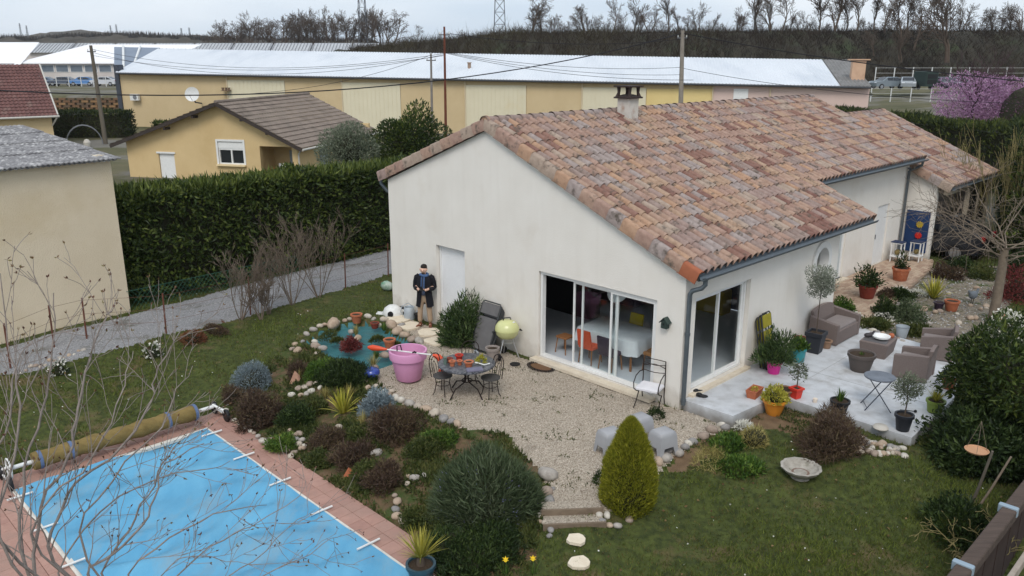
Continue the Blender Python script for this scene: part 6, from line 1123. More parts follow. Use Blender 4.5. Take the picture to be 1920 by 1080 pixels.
b = MB(); b.tube([(-1.99+.2*math.cos(i*.5236), 0, .3+.0) if False else (-2.02, .2*math.cos(i*.5236), .3+.2*math.sin(i*.5236)) for i in range(13)], .016, 6); b.tube([(-2.02,-.2,.3),(-2.02,.2,.3)], .012, 6); b.build('hand_wheel', M_wm, rl)
# ================================================================ TERRACE
TZ = .2
def T_(px, py): return P(px, py, TZ+.002)
M_rat = mk('taupe_rattan', rgb(132, 119, 114), rgb(104, 92, 88), 60, 1, .75, .6, 60, stretch=(1, 1, 2.5)); M_cush = mk('taupe_cushion', rgb(138, 129, 126), rgb(128, 119, 116), 4, 1, .95)
def rattan_seat(label, nm, cat, loc, rz, w_, d=.72):
    t = thing(nm, label, cat, loc, rz)          # faces -y
    b = MB(); b.rbox((0, -.02, .2), (w_-.02, d-.06, .34), .02); b.build('base', M_rat, t); b = MB(); b.rbox((0, -.06, .41), (w_-.26, d-.2, .09), .03); b.build('cushion', M_cush, t)
    for sg in (-1, 1): b = MB(); b.add([(sg*(w_/2), -d/2, .02), (sg*(w_/2-.11), -d/2, .02), (sg*(w_/2-.11), -d/2, .54), (sg*(w_/2+.02), -d/2, .54), (sg*(w_/2), d/2, .02), (sg*(w_/2-.11), d/2, .02), (sg*(w_/2-.11), d/2, .64), (sg*(w_/2+.02), d/2, .64)], [(0,1,2,3),(7,6,5,4),(0,4,5,1),(1,5,6,2),(2,6,7,3),(3,7,4,0)]); b.build('armrest', M_rat, t)
    b = MB(); V = []; n = 9
    for z, yo, th in ((.02, 0, .1), (.5, .02, .1), (.8, .09, .08)):
        for sgn in (0, 1):
            for i in range(n): f = i/(n-1); x = (w_-.22)*(f-.5); V.append((x, d/2-.12+yo+sgn*th, z if z < .7 else .74+.07*math.sin(f*math.pi)))
    Fs = []
    for k in range(2):
        for i in range(n-1): a = k*2*n; Fs += [(a+i, a+i+1, a+2*n+i+1, a+2*n+i), (a+n+i, a+n+i+1, a+3*n+i+1, a+3*n+i)]
        Fs += [(k*2*n, k*2*n+n, k*2*n+3*n, k*2*n+2*n), (k*2*n+n-1, k*2*n+2*n-1, k*2*n+4*n-1, k*2*n+3*n-1)]
    Fs += [(4*n+i, 4*n+i+1, 5*n+i+1, 5*n+i) for i in range(n-1)]; b.add(V, Fs); b.build('backrest', M_rat, t); return t
rattan_seat('taupe rattan two seat sofa against the house wall', 'garden_sofa', 'sofa', HW(6.3, -.5, TZ), HR, 1.35, .74)
rattan_seat('taupe rattan armchair seen from its back corner near the bistro table', 'garden_armchair', 'armchair', HW(5.0, -2.95, TZ), HR+math.pi+.1, .76, .72); rattan_seat('taupe rattan armchair beyond the coffee table near the rock garden', 'garden_armchair', 'armchair', HW(6.75, -2.85, TZ), HR+math.pi+.3, .78, .72)
ct = thing('coffee_table', 'low taupe rattan coffee table on the terrace', 'table', HW(5.9, -1.78, TZ), HR+.1); b = MB(); b.add([(sx*k, sy*k2, z) for z, k, k2 in ((0,.38,.28),(.36,.42,.33),(.38,.4,.31)) for sx, sy in ((-1,-1),(1,-1),(1,1),(-1,1))], [(0,1,2,3),(8,9,10,11)]+[(r_*4+i, r_*4+(i+1) % 4, r_*4+4+(i+1) % 4, r_*4+4+i) for r_ in (0, 1) for i in range(4)]); b.build('body', M_rat, ct); b = MB(); b.box((0, 0, .386), (.72, .54, .01)); b.build('glass_top', mk('dark_glass_top', rgb(110, 108, 110), rough=.15, spec=.6), ct)
q = HW(5.85, -1.85, TZ+.393); b = MB(); b.lathe([(.08,0),(.2,.05),(.21,.09),(.19,.09),(.08,.03),(.001,.03)], 20); tag(b.build('white_bowl', mk('white_ceramic', rgb(232, 232, 230), rough=.25), None, q), 'white ceramic bowl on the rattan coffee table', 'bowl'); b = MB(); b.lathe([(.05,0),(.075,.05),(.05,.1),(.02,.11)], 14); tag(b.build('clay_ornament', M_terra, None, HW(6.15, -1.98, TZ+.393), smooth=60), 'small orange clay ornament beside the white bowl', 'ornament'); b = MB(); b.blob((0,0,.07), (.12,.06,.06), 2, .1, 5); b.tube([(.08,0,.1),(.12,0,.18),(.16,0,.18)], [.03,.025,.01], 7); tag(b.build('bird_ornament', mk('dark_bronze', rgb(60, 56, 58), rough=.5), None, HW(5.72, -1.6, TZ+.393), smooth=60), 'dark bird ornament on the rattan coffee table', 'ornament')
b = MB(); b.lathe([(.12,0),(.17,.3),(.18,.3),(.165,.3),(.115,.02),(.001,.02)], 18); tag(b.build('zinc_bucket', M_gz, None, P(1690, 632, .17), smooth=45), 'grey zinc bucket behind the rattan coffee table', 'bucket')
# pots on the terrace
t = pot('potted_oleander', 'oleander in a hot pink pot beside the yellow lounger', T_(1450, 699), .17, .13, .3, mk('hot_pink', rgb(216, 56, 150), rough=.45), cat='potted plant'); bush('', '', '', None, (.4, .36, .62), 2600, .16, .026, M_ole, 'dome', up=.9, rnd=.5, lumps=.3, shell=.85, seed=501, parent=t, core=None, z0=.27)
t = pot('potted_plant', 'leafy green plant in a turquoise pot', T_(1494, 676), .2, .17, .34, mk('turquoise', rgb(62, 146, 152), rgb(52, 132, 140), 4, 1, .4), cat='potted plant'); bush('', '', '', None, (.2, .2, .24), 500, .1, .05, M_gl, 'dome', up=.6, seed=502, parent=t, core=None, z0=.3)
t = pot('potted_olive', 'olive standard in a tall black square pot before the sofa', T_(1527, 660), .2, .14, .54, mk('anthracite_pot', rgb(48, 50, 56), rgb(42, 44, 50), 5, 1, .5), square=True, cat='potted tree', rz=HR+.1); standard(t, .5, 1.62, (.34, .34, .42), leafmat('pale_olive_leaf', rgb(96, 102, 88), rgb(132, 138, 122), rgb(172, 176, 160)), 503, 2600, .07, .022)
pot('flower_pot', 'dark red terracotta pot between turquoise pot and sofa', T_(1499, 646), .14, .1, .2, M_dterra); pot('flower_pot', 'small worn terracotta pot beside the black square pot', T_(1549, 652), .13, .1, .2, mk('worn_terracotta', rgb(150, 122, 100), rgb(132, 104, 84), 7, 1, .9))
t = pot('potted_plant', 'wide brown grey pot with a tiny seedling near the coffee table', T_(1612, 694), .3, .21, .42, mk('brown_grey_pot', rgb(92, 84, 80), rgb(82, 74, 70), 4, 1, .6), cat='potted plant'); tuft('', '', '', None, 24, .14, .015, M_gl, .5, 504, root=t, z0=.36)
t = pot('potted_tree', 'little citrus tree in a bright red pot', T_(1492, 746), .105, .075, .24, mk('bright_red', rgb(212, 60, 44), rough=.45), square=True, cat='potted tree', rz=.5); standard(t, .22, .55, (.2, .2, .2), M_olive, 505, 300, .07, .03)
g = P(1450, 776, -.02); t = pot('potted_shrub', 'golden leaved shrub in an orange glazed pot below the terrace edge', g, .24, .15, .34, mk('orange_glaze', rgb(222, 146, 56), rgb(208, 130, 46), 4, 1, .25), cat='potted plant'); bush('', '', '', None, (.27, .27, .3), 900, .07, .03, M_yl, 'dome', up=.5, seed=506, parent=t, z0=.3, core=.5)
t = thing('flower_trough', 'small rectangular terracotta trough on the terrace edge', 'planter', T_(1414, 743), .9); b = MB(); b.add([(sx*k, sy*k2, z) for z, k, k2 in ((0,.17,.09),(.18,.21,.12),(.18,.19,.1),(.12,.18,.09)) for sx, sy in ((-1,-1),(1,-1),(1,1),(-1,1))], [(0,1,2,3),(12,13,14,15)]+[(r_*4+i, r_*4+(i+1) % 4, r_*4+4+(i+1) % 4, r_*4+4+i) for r_ in range(3) for i in range(4)]); b.build('trough', M_terra, t); bush('', '', '', None, (.14, .07, .08), 80, .05, .02, M_yl, 'dome', seed=507, parent=t, core=None, z0=.12)
pot('flower_pot', 'shallow terracotta bowl behind the orange glazed pot', T_(1470, 740), .2, .14, .14, mk('worn_terracotta', rgb(150, 122, 100)))
b = MB(); b.lathe([(.04,0),(.05,.08),(.04,.09),(.001,.09)], 12); tag(b.build('candle_cup', mk('cream_ceramic', rgb(220, 206, 190)), None, T_(1528, 754)), 'small cream cup standing alone on the terrace edge', 'cup')
t = pot('potted_plant', 'black pot with strappy green leaves on the terrace edge', T_(1573, 772), .19, .14, .26, M_blk, cat='potted plant'); tuft('', '', '', None, 46, .32, .022, M_gl, .5, 508, root=t, z0=.23)
t = pot('potted_olive', 'young olive tree in a black pot at the terrace corner', T_(1692, 806), .17, .12, .34, mk('black_plastic2', rgb(38, 40, 46), rough=.5), cat='potted tree'); standard(t, .3, .78, (.3, .28, .3), M_olive, 509, 1500, .065, .02)
b = MB(); b.lathe([(.14,0),(.15,.02),(.12,.06),(.0,.07)], 16); tag(b.build('flat_stone', mk('pale_stone', rgb(196, 190, 180)), None, T_(1651, 803), smooth=60), 'flat grey stone on the terrace near the young olive', 'stone'); b = MB(); b.tube([(-.14,.05,.02),(0,0,.03),(.1,-.04,.03)], .009, 6); b.blob((.13,-.05,.035), (.035,.035,.035), 1, 0, 1); tag(b.build('garden_sprinkler', M_blk, None, T_(1702, 772)), 'little black hose fitting lying behind the young olive', 'sprinkler')
t = pot('potted_plant', 'arching green leaves in a green pot at the right terrace edge', T_(1752, 772), .18, .14, .26, mk('green_pot', rgb(120, 138, 60), rough=.5), cat='potted plant'); tuft('', '', '', None, 80, .34, .02, M_yl, .8, 510, root=t, z0=.24); t = pot('potted_plant', 'terracotta pot half under the laurel at the terrace side', T_(1778, 728), .15, .11, .22, M_terra, cat='potted plant'); bush('', '', '', None, (.2, .2, .24), 300, .1, .04, M_dk_l, 'dome', seed=511, parent=t, core=None, z0=.2)
for i, (x, y, rz, z, l) in enumerate(((1309, 737, .4, TZ, 'black garden clog upright by the terrace door'), (1316, 745, -.3, TZ, 'black garden clog lying beside the upright one'), (1297, 758, 1.2, 0, 'dark shoe on the gravel near the downpipe'), (1313, 769, 1.0, 0, 'dark shoe on the gravel by the terrace corner'))):
    b = MB(); b.blob((0,0,.035), (.14,.05,.035), 2, .05, i, fl=-.03); b.blob((-.06,0,.06), (.07,.045,.05), 2, .05, i+5); tag(b.build('shoe', M_blk, None, P(x, y, z), smooth=70, rz=rz), l, 'shoe')
# bistro table
q = T_(1646, 768); bt = thing('bistro_table', 'small round folding bistro table with crossed metal legs', 'table', (q.x, q.y+.1, TZ), HR+.6); M_bl = mk('slate_blue_metal', rgb(74, 80, 92), rgb(60, 66, 76), 8, 1, .4, metal=.4); b = MB(); b.lathe([(.001,.71),(.3,.71),(.31,.7),(.3,.68),(.001,.68)], 28); b.build('tabletop', mk('slate_top', rgb(104, 110, 120), rgb(66, 72, 82), 5, 1.3, .3, spec=.5), bt)
for sg in (-1, 1):
    b = MB(); b.tube([(sg*.22, -.24, .0), (sg*.2, .22, .68)], .011, 6); b.build('leg', M_bl, bt); b = MB(); b.tube([(sg*.19, .26, .0), (sg*.17, -.2, .68)], .011, 6); b.build('leg', M_bl, bt)
b = MB(); b.tube([(-.22,-.2,.06),(.22,-.2,.06)], .009, 6); b.tube([(-.19,.22,.06),(.19,.22,.06)], .009, 6); b.build('stretcher', M_bl, bt)
# ---------------------------------------------------------------- path and rock garden
t = pot('potted_shrub', 'evergreen shrub in a dark red pot on the brick path', P(1625, 558, .2), .27, .19, .4, M_dterra, cat='potted plant'); bush('', '', '', None, (.36, .36, .5), 700, .12, .05, M_dk_l, 'dome', up=.5, lumps=.4, shell=.8, seed=520, parent=t, core=None, z0=.4)
t = pot('potted_shrub', 'thin dark shrub in an orange terracotta pot further along the brick path', P(1687, 525, .2), .27, .2, .42, M_terra, cat='potted plant'); bush('', '', '', None, (.2, .2, .55), 260, .12, .035, M_dk_l, 'dome', up=.9, shell=.9, seed=521, parent=t, core=None, z0=.4)
for i, (s, tt, l) in enumerate(((15.75, 1.5, 'white wooden plant stand close to the white entrance door'), (16.3, 1.05, 'white wooden plant stand close to the blue panel'))):
    t = thing('plant_stand', l, 'plant stand', HW(s, tt, .2), HR)
    for sx in (-1, 1):
        for sy in (-1, 1): b = MB(); b.box((sx*.16, sy*.16, .36), (.035, .035, .72)); b.build('leg', M_wf, t)
    for z, nm in ((.2, 'shelf'), (.68, 'top')): b = MB(); b.box((0, 0, z), (.38, .38, .03)); b.build(nm, M_wf, t)
    b = MB(); b.box((0, 0, .71), (.4, .4, .025)); b.build('tile_top', mk('navy_top', rgb(46, 56, 84)), t); b = MB(); b.blob((0, 0, .32), (.1, .09, .1), 2, .1, i); tag(b.build('basket_pot', mk('basket', rgb(150, 124, 72), rgb(80, 84, 60), 20), None, HW(s, tt, .22), smooth=70), ('woven basket on the shelf of the stand by the white door', 'mossy basket on the shelf of the stand by the blue panel')[i], 'basket')
mb = thing('painted_panel', 'deep blue painted panel with sun ornaments on the carport wall', 'panel', HW(17.11, 1.42, .35), HR-math.pi/2); b = MB(); b.box((0, 0, .75), (.8, .04, 1.5)); b.build('board', mk('deep_blue', rgb(34, 62, 104), rgb(28, 52, 92), 3), mb)
for z, m in ((1.02, mk('ochre_disc', rgb(176, 150, 40))), (.62, mk('red_disc', rgb(190, 44, 36)))):
    b = MB(); n = 20; b.prism([(.13*(1 if i % 2 else .75)*math.cos(i*6.283/n), .13*(1 if i % 2 else .75)*math.sin(i*6.283/n)) for i in range(n)], 0, .03, Matrix.Translation((.1, -.03, z)) @ Matrix.Rotation(math.pi/2, 4, 'X')); b.build('sun_ornament', m, mb)
cr_ = car('parked_car', 'black car standing under the carport with its tail towards the garden', HW(18.45, 1.5, .1), HR-math.pi/2, (26, 28, 34), scale=1.03)
fr = thing('low_fence', 'low black iron fence in front of the parked car', 'fence', HW(17.3, .5, .15), HR-math.pi/2-.15); b = MB()
for i in range(22): b.tube([(i*.12, 0, 0), (i*.12, 0, .55)], .008, 5)
b.build('bars', M_ir, fr); b = MB()
for z in (.08, .5): b.tube([(0, 0, z), (2.55, 0, z)], .012, 6)
b.build('rail', M_ir, fr)
for i, (x, y, rp, hp, m, kind, l) in enumerate(((1578,590,22,24,M_gl,'shrub','bright green shrub between sofa and brick path'),(1660,590,26,22,M_dk_l,'shrub','dark low shrub in the rock garden beside the path'),(1700,600,30,30,M_rose,'lavender','grey green lavender in the front of the rock garden'),(1640,615,30,16,M_moss,'ground_cover','green ground cover behind the coffee table'),(1720,625,26,12,M_moss,'ground_cover','low green ground cover beside the rattan armchair'),(1690,560,26,18,M_dk_l,'shrub','dark clump next to the orange path pot'),(1805,503,26,16,M_dk_l,'shrub','dark green shrub before the low iron fence'),(1775,520,30,22,M_purp,'shrub','brown twiggy shrub behind the golden yucca'),(1660,560,18,14,M_purp,'shrub','brown clump edging the brick path'),(1900,560,40,50,M_red,'shrub','red leaved shrub beside the bare tree'),(1840,520,30,20,M_moss,'ground_cover','green patch at the foot of the bare tree'),(1905,520,30,46,M_dk_l,'shrub','dark shrub behind the red leaved one'))):
    g = G(x, y); k = ppm(g); bush(kind, l, 'shrub' if kind != 'ground_cover' else 'plant', g, (rp/k, rp/k*.8, hp/k*1.1), 2400, .1, .035, m, 'dome', 'leaf', .5, .6, .35, .7, seed=530+i, core=.45)
tuft('yucca', 'golden spiky yucca in the rock garden', 'yucca', G(1750, 560), 70, .75, .05, M_yl, .9, 545)
for i, (x, y, l) in enumerate(((1655, 596, 'white flower drift along the brick path border'), (1690, 548, 'white flower drift near the orange path pot'), (1720, 552, 'white flower drift beside the golden yucca'), (1600, 596, 'white flower drift at the sofa end of the rock garden'))):
    g = G(x, y); bush('white_flowers', l, 'flowers', g, (.32, .28, .14), 240, .05, .05, M_wht, 'dome', seed=550+i, core=None, fname='blossom')
pot('flower_pot', 'terracotta pot sunk among the rock garden stones', G(1783, 582), .2, .15, .3, M_terra); pot('flower_pot', 'dark purple pot beside the rock garden terracotta', G(1759, 580), .14, .1, .22, mk('aubergine', rgb(56, 44, 58), rough=.4)); b = MB(); b.blob((0,0,.18), (.17,.17,.17), 2, .03, 3); tag(b.build('orange_ball', M_terra, None, G(1872, 606), smooth=80), 'orange clay ball near the white flowering bush', 'ornament')
g = G(1822, 570); t = thing('hen_ornament', 'grey metal hen ornament in the rock garden', 'ornament', g, .4); b = MB(); b.blob((0,0,.28), (.16,.09,.12), 2, .08, 2); b.tube([(.12,0,.32),(.17,0,.42),(.18,0,.46)], [.05,.035,.03], 8); b.tube([(-.13,0,.33),(-.22,0,.44)], [.05,.02], 6); b.build('body', mk('grey_metal_paint', rgb(110, 116, 122)), t, smooth=70); b = MB(); b.tube([(0,.03,.18),(0,.03,0)], .01, 5); b.tube([(0,-.03,.18),(0,-.03,0)], .01, 5); b.build('legs', M_ir, t)
# bare tree and thin shoots on the right
g = G(1860, 606); bt_ = thing('bare_tree', 'bare garden tree with a smooth trunk and wide drooping twiggy crown', 'tree', g); rng = np.random.default_rng(44); out = []; M_tb = mk('brown_bark', rgb(134, 120, 104), rgb(106, 94, 82), 8, 1, .95, .4, 30)
tp = np.array([[0,0,-.05],[.02,0,.7],[.03,.02,1.5],[.0,.0,2.1]]); tr_ = np.array([.14,.125,.115,.1])
for k in range(15):
    a = k*2.4+rng.uniform(-.3, .3); el = rng.uniform(.1, .9); grow(rng, np.array([0., 0., 1.75+.035*k]), np.array([math.cos(a), math.sin(a), el]), rng.uniform(1.8, 2.9), .024, 1, 3, out, .75, (6, 7, 6), .01, .13, 7, .2, (.38, .62), .0042)
V, Fa = tubes_np([(tp, tr_)], 10); np_mesh('trunk', V, Fa, M_tb, bt_, smooth=True); V, Fa = tubes_np([(p, q) for l, p, q in out], 4); np_mesh('crown', V, Fa, M_tb, bt_, smooth=True)
for i, (x, y, h, l) in enumerate(((1800, 470, 3.4, 'thin upright budding shoots beside the carport post'), (1880, 500, 4.2, 'tall thin budding shoots in front of the evergreen hedge'), (1910, 480, 3.8, 'leaning budding shoots at the hedge end'))):
    g = G(x, y); bare_tree('bare_shrub', l, 'shrub', (g.x+.6, g.y+1.2, g.z), h, .016, mk('straw_twig', rgb(150, 138, 92), rgb(120, 108, 72), 8), 560+i, 2, None, (6, 4), .3, .08, .06, stems=7, stem_spread=.28, rmin=.005)
# ---------------------------------------------------------------- right lawn side
bush('shrub', 'broad dark twiggy shrub growing against the terrace edge', 'shrub', G(1558, 835), (.82, .58, .62), 12000, .12, .016, M_purp, 'dome', 'blade', .35, .7, .35, .7, seed=571, core=.45)
bush('lavender', 'small greyish lavender cushion at the soil edge by the conifer lawn', 'shrub', G(1412, 830), (.3, .26, .32), 1200, .1, .012, M_str, 'dome', 'blade', .7, .5, seed=572); bush('perennial', 'leafy green perennial clump on the soil below the stones', 'plant', G(1365, 840), (.42, .3, .2), 900, .1, .04, M_gl, 'dome', seed=573, core=None); bush('perennial', 'leafy green perennial clump at the lawn corner of the soil patch', 'plant', G(1390, 880), (.45, .36, .2), 900, .1, .04, M_gl, 'dome', seed=574, core=None); bush('dead_shrub', 'small dry leafless shrub on the bare soil', 'shrub', G(1330, 870), (.36, .3, .3), 700, .16, .008, M_str, 'dome', 'blade', .6, .9, seed=575, core=None)
for i, (x, y) in enumerate(((1393, 805), (1230, 782), (1130, 905))): bush('small_plant', ('white flowering tuft near the terrace corner', 'small dark plant at the foot of the iron armchair', 'dark green tuft beside the golden conifer')[i], 'plant', G(x, y), (.18, .16, .16), 300, .08, .025, (M_wht, M_dk_l, M_dk_l)[i], 'dome', seed=580+i, core=None)
g = G(1862, 850); lt = thing('laurel', 'big glossy laurel overhanging the terrace corner and the fence', 'shrub', (g.x+.35, g.y+.2, g.z)); bush('', '', '', None, (1.2, 1.2, .85), 11000, .14, .05, M_laurel, 'ball', up=.35, rnd=.7, lumps=.28, shell=.6, seed=591, parent=lt, z0=.6, core=.6)
for k in range(5): a = k*1.3; b = MB(); b.tube([(.12*math.cos(a), .12*math.sin(a), -.05), (.3*math.cos(a), .3*math.sin(a), .7), (.55*math.cos(a), .55*math.sin(a), 1.4)], [.05, .04, .02], 7); b.build('stem', M_tb, lt)
g = G(1895, 660); bush('white_shrub', 'white flowering shrub beyond the laurel', 'shrub', g, (.85, .6, .95), 3400, .08, .07, leafmat('spirea', rgb(96, 110, 62), rgb(214, 212, 196), rgb(238, 236, 228)), 'dome', up=.4, lumps=.3, shell=.4, seed=592, tb=(.62, .3))
bush('laurel', 'lower dark laurel growth between terrace corner and fence', 'shrub', G(1840, 880) + Vector((.25, .3, 0)), (1.0, 1.0, .95), 11000, .13, .05, M_dk_l, 'dome', up=.35, rnd=.7, lumps=.3, shell=.6, seed=593, core=.4); bush('shrub', 'small dark shrub at the foot of the leaning poles', 'shrub', G(1795, 1000), (.5, .45, .45), 2600, .1, .04, M_dk_l, 'dome', up=.35, lumps=.3, seed=594, core=.4)
for i, (a, c_, r, l) in enumerate(((P(1808, 975, -.4), PD(1861, 846, 12.0), .025, 'straight grey pole leaning under the laurel'), (P(1816, 978, -.4), PD(1896, 856, 12.2), .02, 'rough brown pole leaning beside the grey one'))): b = MB(); b.tube([(0,0,0), (c_-a)*.5+Vector((.02,0,0)), c_-a], [r, r, r*.8], 8); tag(b.build('pole', (M_wood, M_tb)[i], None, a), l, 'pole')
ft = thing('bird_feeder', 'round wooden feeder tray hanging from the laurel', 'bird feeder', PD(1831, 846, 12.4)); b = MB(); b.lathe([(.001,0),(.17,0),(.19,.03),(.175,.03),(.165,.012),(.001,.012)], 20); b.build('tray', mk('pale_wood', rgb(186, 142, 108)), ft)
for a in (0, 2.1, 4.2): b = MB(); b.tube([(.17*math.cos(a), .17*math.sin(a), .02), (0, 0, .55)], .004, 4); b.build('cord', M_tb, ft)
fn = thing('timber_fence', 'weathered brown timber fence with a broad top beam and pale brackets', 'fence', HW(-5.2, -6.42, -.45), HR); M_fb = mk('brown_timber', rgb(92, 78, 70), rgb(68, 58, 52), 5, 1.2, .9, .5, 30, stretch=(.3, 3, 3)); M_rb = mk('red_brown_panel', rgb(70, 56, 53), rgb(56, 45, 43), 4)
b = MB(); b.rbox((5, 0, 1.2), (11, .2, .16), .02); b.build('top_beam', M_fb, fn)
for i in range(55): b_ = None
b = MB(); b.box((0, 0, 0), (.192, .03, 1.1)); o = b.build('board', M_rb); bdm = o.data; bpy.data.objects.remove(o)
for i in range(55): link('board', bdm, fn, (-.4+i*.2, -.02+.004*(i % 3), .56))
for x in (.2, 2.2, 4.2, 6.2, 8.2, 10.2): b = MB(); b.rbox((x, .02, 1.24), (.09, .26, .13), .01); b.build('bracket', mk('pale_blue_bracket', rgb(150, 166, 178), metal=.3, rough=.5), fn)
b = MB(); b.rbox((5, -.42, 1.0), (11, .07, .14), .01); o = b.build('outer_rail', mk('pale_grey_timber', rgb(168, 156, 144), rgb(140, 128, 116), 5, 1, .9), fn); b = MB()
for x in (.2, 4.2, 8.2): b.box((x, -.42, .43), (.06, .06, 1.0))
b.build('outer_posts', _M['pale_grey_timber'], fn)
bare_tree('dead_vine', 'pale dead vine tangled against the timber fence', 'vine', G(1818, 1045), 1.0, .014, mk('straw_twig', rgb(150, 138, 92)), 597, 2, None, (5, 4), .9, .02, .3, stems=4, stem_spread=.6, rmin=.005)
# ---------------------------------------------------------------- lane side
M_sh = mk('grey_twig', rgb(122, 108, 94), rgb(92, 80, 70), 6)
for i, (x, y, h, st, l) in enumerate(((452, 600, 1.75, 9, 'widest leafless shrub on the lane edge, nearest the rusty fence post'), (505, 590, 1.2, 6, 'low leafless shrub between the wide ones on the lane edge'), (548, 572, 1.9, 8, 'tall leafless shrub in the middle of the lane edge row'), (598, 558, 2.3, 7, 'tallest upright leafless shrub at the house end of the row'), (490, 600, .95, 6, 'short leafless shrub in front of the lane edge row'))):
    bare_tree('bare_shrub', l, 'shrub', G(x, y), h, .015, M_sh, 600+i, 3, None, (5, 4, 3), .42, .05, .09, stems=st, stem_spread=.42, rmin=.0045)
for i, (x, y) in enumerate(((287, 668), (112, 702))): t = thing('white_shrub', ('small white flowering shrub at the lawn edge by the rusty posts', 'small white flowering shrub among the rubble by the lane')[i], 'shrub', G(x, y)); bush('', '', '', None, (.22, .2, .32), 260, .07, .03, M_dk_l, 'dome', seed=610+i, parent=t, core=.6); bush('', '', '', None, (.23, .21, .34), 60, .07, .07, M_wht, 'dome', shell=.05, seed=612+i, parent=t, core=None, fname='blossom')
bush('shrub', 'rust brown low shrub on the lawn edge beside the lane', 'shrub', G(362, 640), (.35, .3, .3), 900, .08, .03, leafmat('rust_leaf', rgb(96, 58, 44), rgb(126, 80, 58), rgb(110, 96, 60)), 'dome', seed=615); bush('shrub', 'dry brown plant strip on the lane edge', 'shrub', G(405, 622), (.5, .25, .16), 700, .08, .03, M_purp, 'dome', seed=616)
M_rp = mk('rusty_post', rgb(112, 70, 56), rgb(88, 54, 44), 8)
lf = thing('wire_fence', 'rusty posts with thin wires along the garden side of the lane', 'fence', G(100, 640)); o0 = Vector(lf.location); pp = [G(x, y) for x, y in ((20, 690), (102, 652), (163, 636), (312, 626), (470, 590), (648, 540), (728, 518))]
for p in pp: b = MB(); b.tube([p-o0, p-o0+Vector((.03, 0, 1.15))], .022, 6); b.build('post', M_rp, lf)
b = MB()
for w_ in (.35, .7, 1.08): b.tube([p-o0+Vector((0, 0, w_)) for p in pp], .004, 4)
b.build('wire', M_rp, lf)
M_gw = mk('green_wire', rgb(52, 92, 76)); ml = thing('mesh_fence', 'sagging green wire mesh at the foot of the laurel hedge', 'fence', P(242, 585)); a, c_ = Vector((0, 0, 0)), P(560, 512)-P(242, 585); b = MB(); Ln_ = c_.length
for i in range(int(Ln_/.14)):
    p = a.lerp(c_, i*.14/Ln_); b.tube([p+Vector((0,0,.02)), p+c_.normalized()*.5+Vector((0,0,.62))], .004, 3); b.tube([p+c_.normalized()*.5+Vector((0,0,.02)), p+Vector((0,0,.62))], .004, 3)
b.build('mesh', M_gw, ml); b = MB(); b.tube([a+Vector((0,0,.62)), c_+Vector((0,0,.62))], .008, 5); b.build('top_wire', M_gw, ml)
b = MB(); b.blob((0,0,.16), (.2,.16,.16), 2, .15, 4, fl=-.14); tag(b.build('soil_bag', mk('green_white_bag', rgb(190, 200, 190), rgb(90, 140, 110), 6, 1.4, .5), None, G(727, 545), smooth=70), 'green and white plastic sack lying by the wall corner', 'sack')
# ---------------------------------------------------------------- inside the living room
dt = thing('dining_table', 'dining table under a white cloth behind the sliding door', 'table', HW(1.35, 2.7, .07), HR); b = MB(); w2, l2 = .56, .86; n = 40; V = []
for z, k in ((.76, 1.), (.74, 1.02), (.55, 1.05), (.4, 1.07)):
    for i in range(n):
        a = 6.283*i/n; x = math.copysign(min(1, abs(math.cos(a))*1.35), math.cos(a))*w2; y = math.copysign(min(1, abs(math.sin(a))*1.35), math.sin(a))*l2; f = 1+(k-1)*(1+.8*math.sin(i*2.2)); V.append((x*f, y*f, z))
b.add(V, [(r_*n+i, r_*n+(i+1) % n, r_*n+n+(i+1) % n, r_*n+n+i) for r_ in range(3) for i in range(n)]+[list(range(n))]); b.build('tablecloth', mk('table_cloth', rgb(222, 226, 228), rgb(208, 212, 216), 4), dt, smooth=60)
M_oak = mk('oak', rgb(150, 104, 66), rgb(128, 86, 54), 8)
for sx in (-1, 1):
    for sy in (-1, 1): b = MB(); b.tube([(sx*.48, sy*.76, 0), (sx*.46, sy*.74, .72)], .03, 8); b.build('leg', M_oak, dt)
def chair(label, s, t, rz, col):
    c0 = thing('dining_chair', label, 'chair', HW(s, t, .07), HR+rz); m = mk('upholstery_%d_%d_%d' % col, rgb(*col), rough=.9)
    b = MB(); b.rbox((0, 0, .44), (.44, .42, .08), .03); b.build('seat', m, c0); b = MB(); b.add([(x, y, z) for x, y, z in ((-.21,.17,.45),(.21,.17,.45),(.21,.22,.45),(-.21,.22,.45),(-.19,.25,.88),(.19,.25,.88),(.19,.3,.88),(-.19,.3,.88))], [(0,3,2,1),(4,5,6,7),(0,1,5,4),(1,2,6,5),(2,3,7,6),(3,0,4,7)]); b.build('backrest', m, c0)
    for sx in (-1, 1):
        for sy in (-1, 1): b = MB(); b.tube([(sx*.17, sy*.16, .42), (sx*.2, sy*.2, 0)], [.022, .014], 7); b.build('leg', M_oak, c0)
chair('orange upholstered chair at the dining table', .66, 3.0, math.pi/2, (206, 82, 50)); chair('dark purple upholstered chair at the dining table', .62, 2.35, math.pi/2, (62, 50, 66)); chair('oak coloured chair at the terrace end of the dining table', 1.35, 1.6, math.pi, (166, 116, 72)); chair('mustard chair on the far side of the dining table', 2.1, 2.9, -math.pi/2, (170, 150, 40)); chair('teal chair on the far side of the dining table', 2.1, 2.2, -math.pi/2, (50, 110, 104))
q = HW(1.35, 2.75, 1.75); t = thing('pendant_lamp', 'crumpled white paper lamp hanging over the dining table', 'lamp', q); b = MB(); b.blob((0, 0, 0), (.24, .24, .27), 3, .14, 8); b.build('shade', mk('paper_white', rgb(228, 230, 234)), t, smooth=60); b = MB(); b.tube([(0, 0, .2), (0, 0, .86)], .006, 5); b.build('cord', M_blk, t)
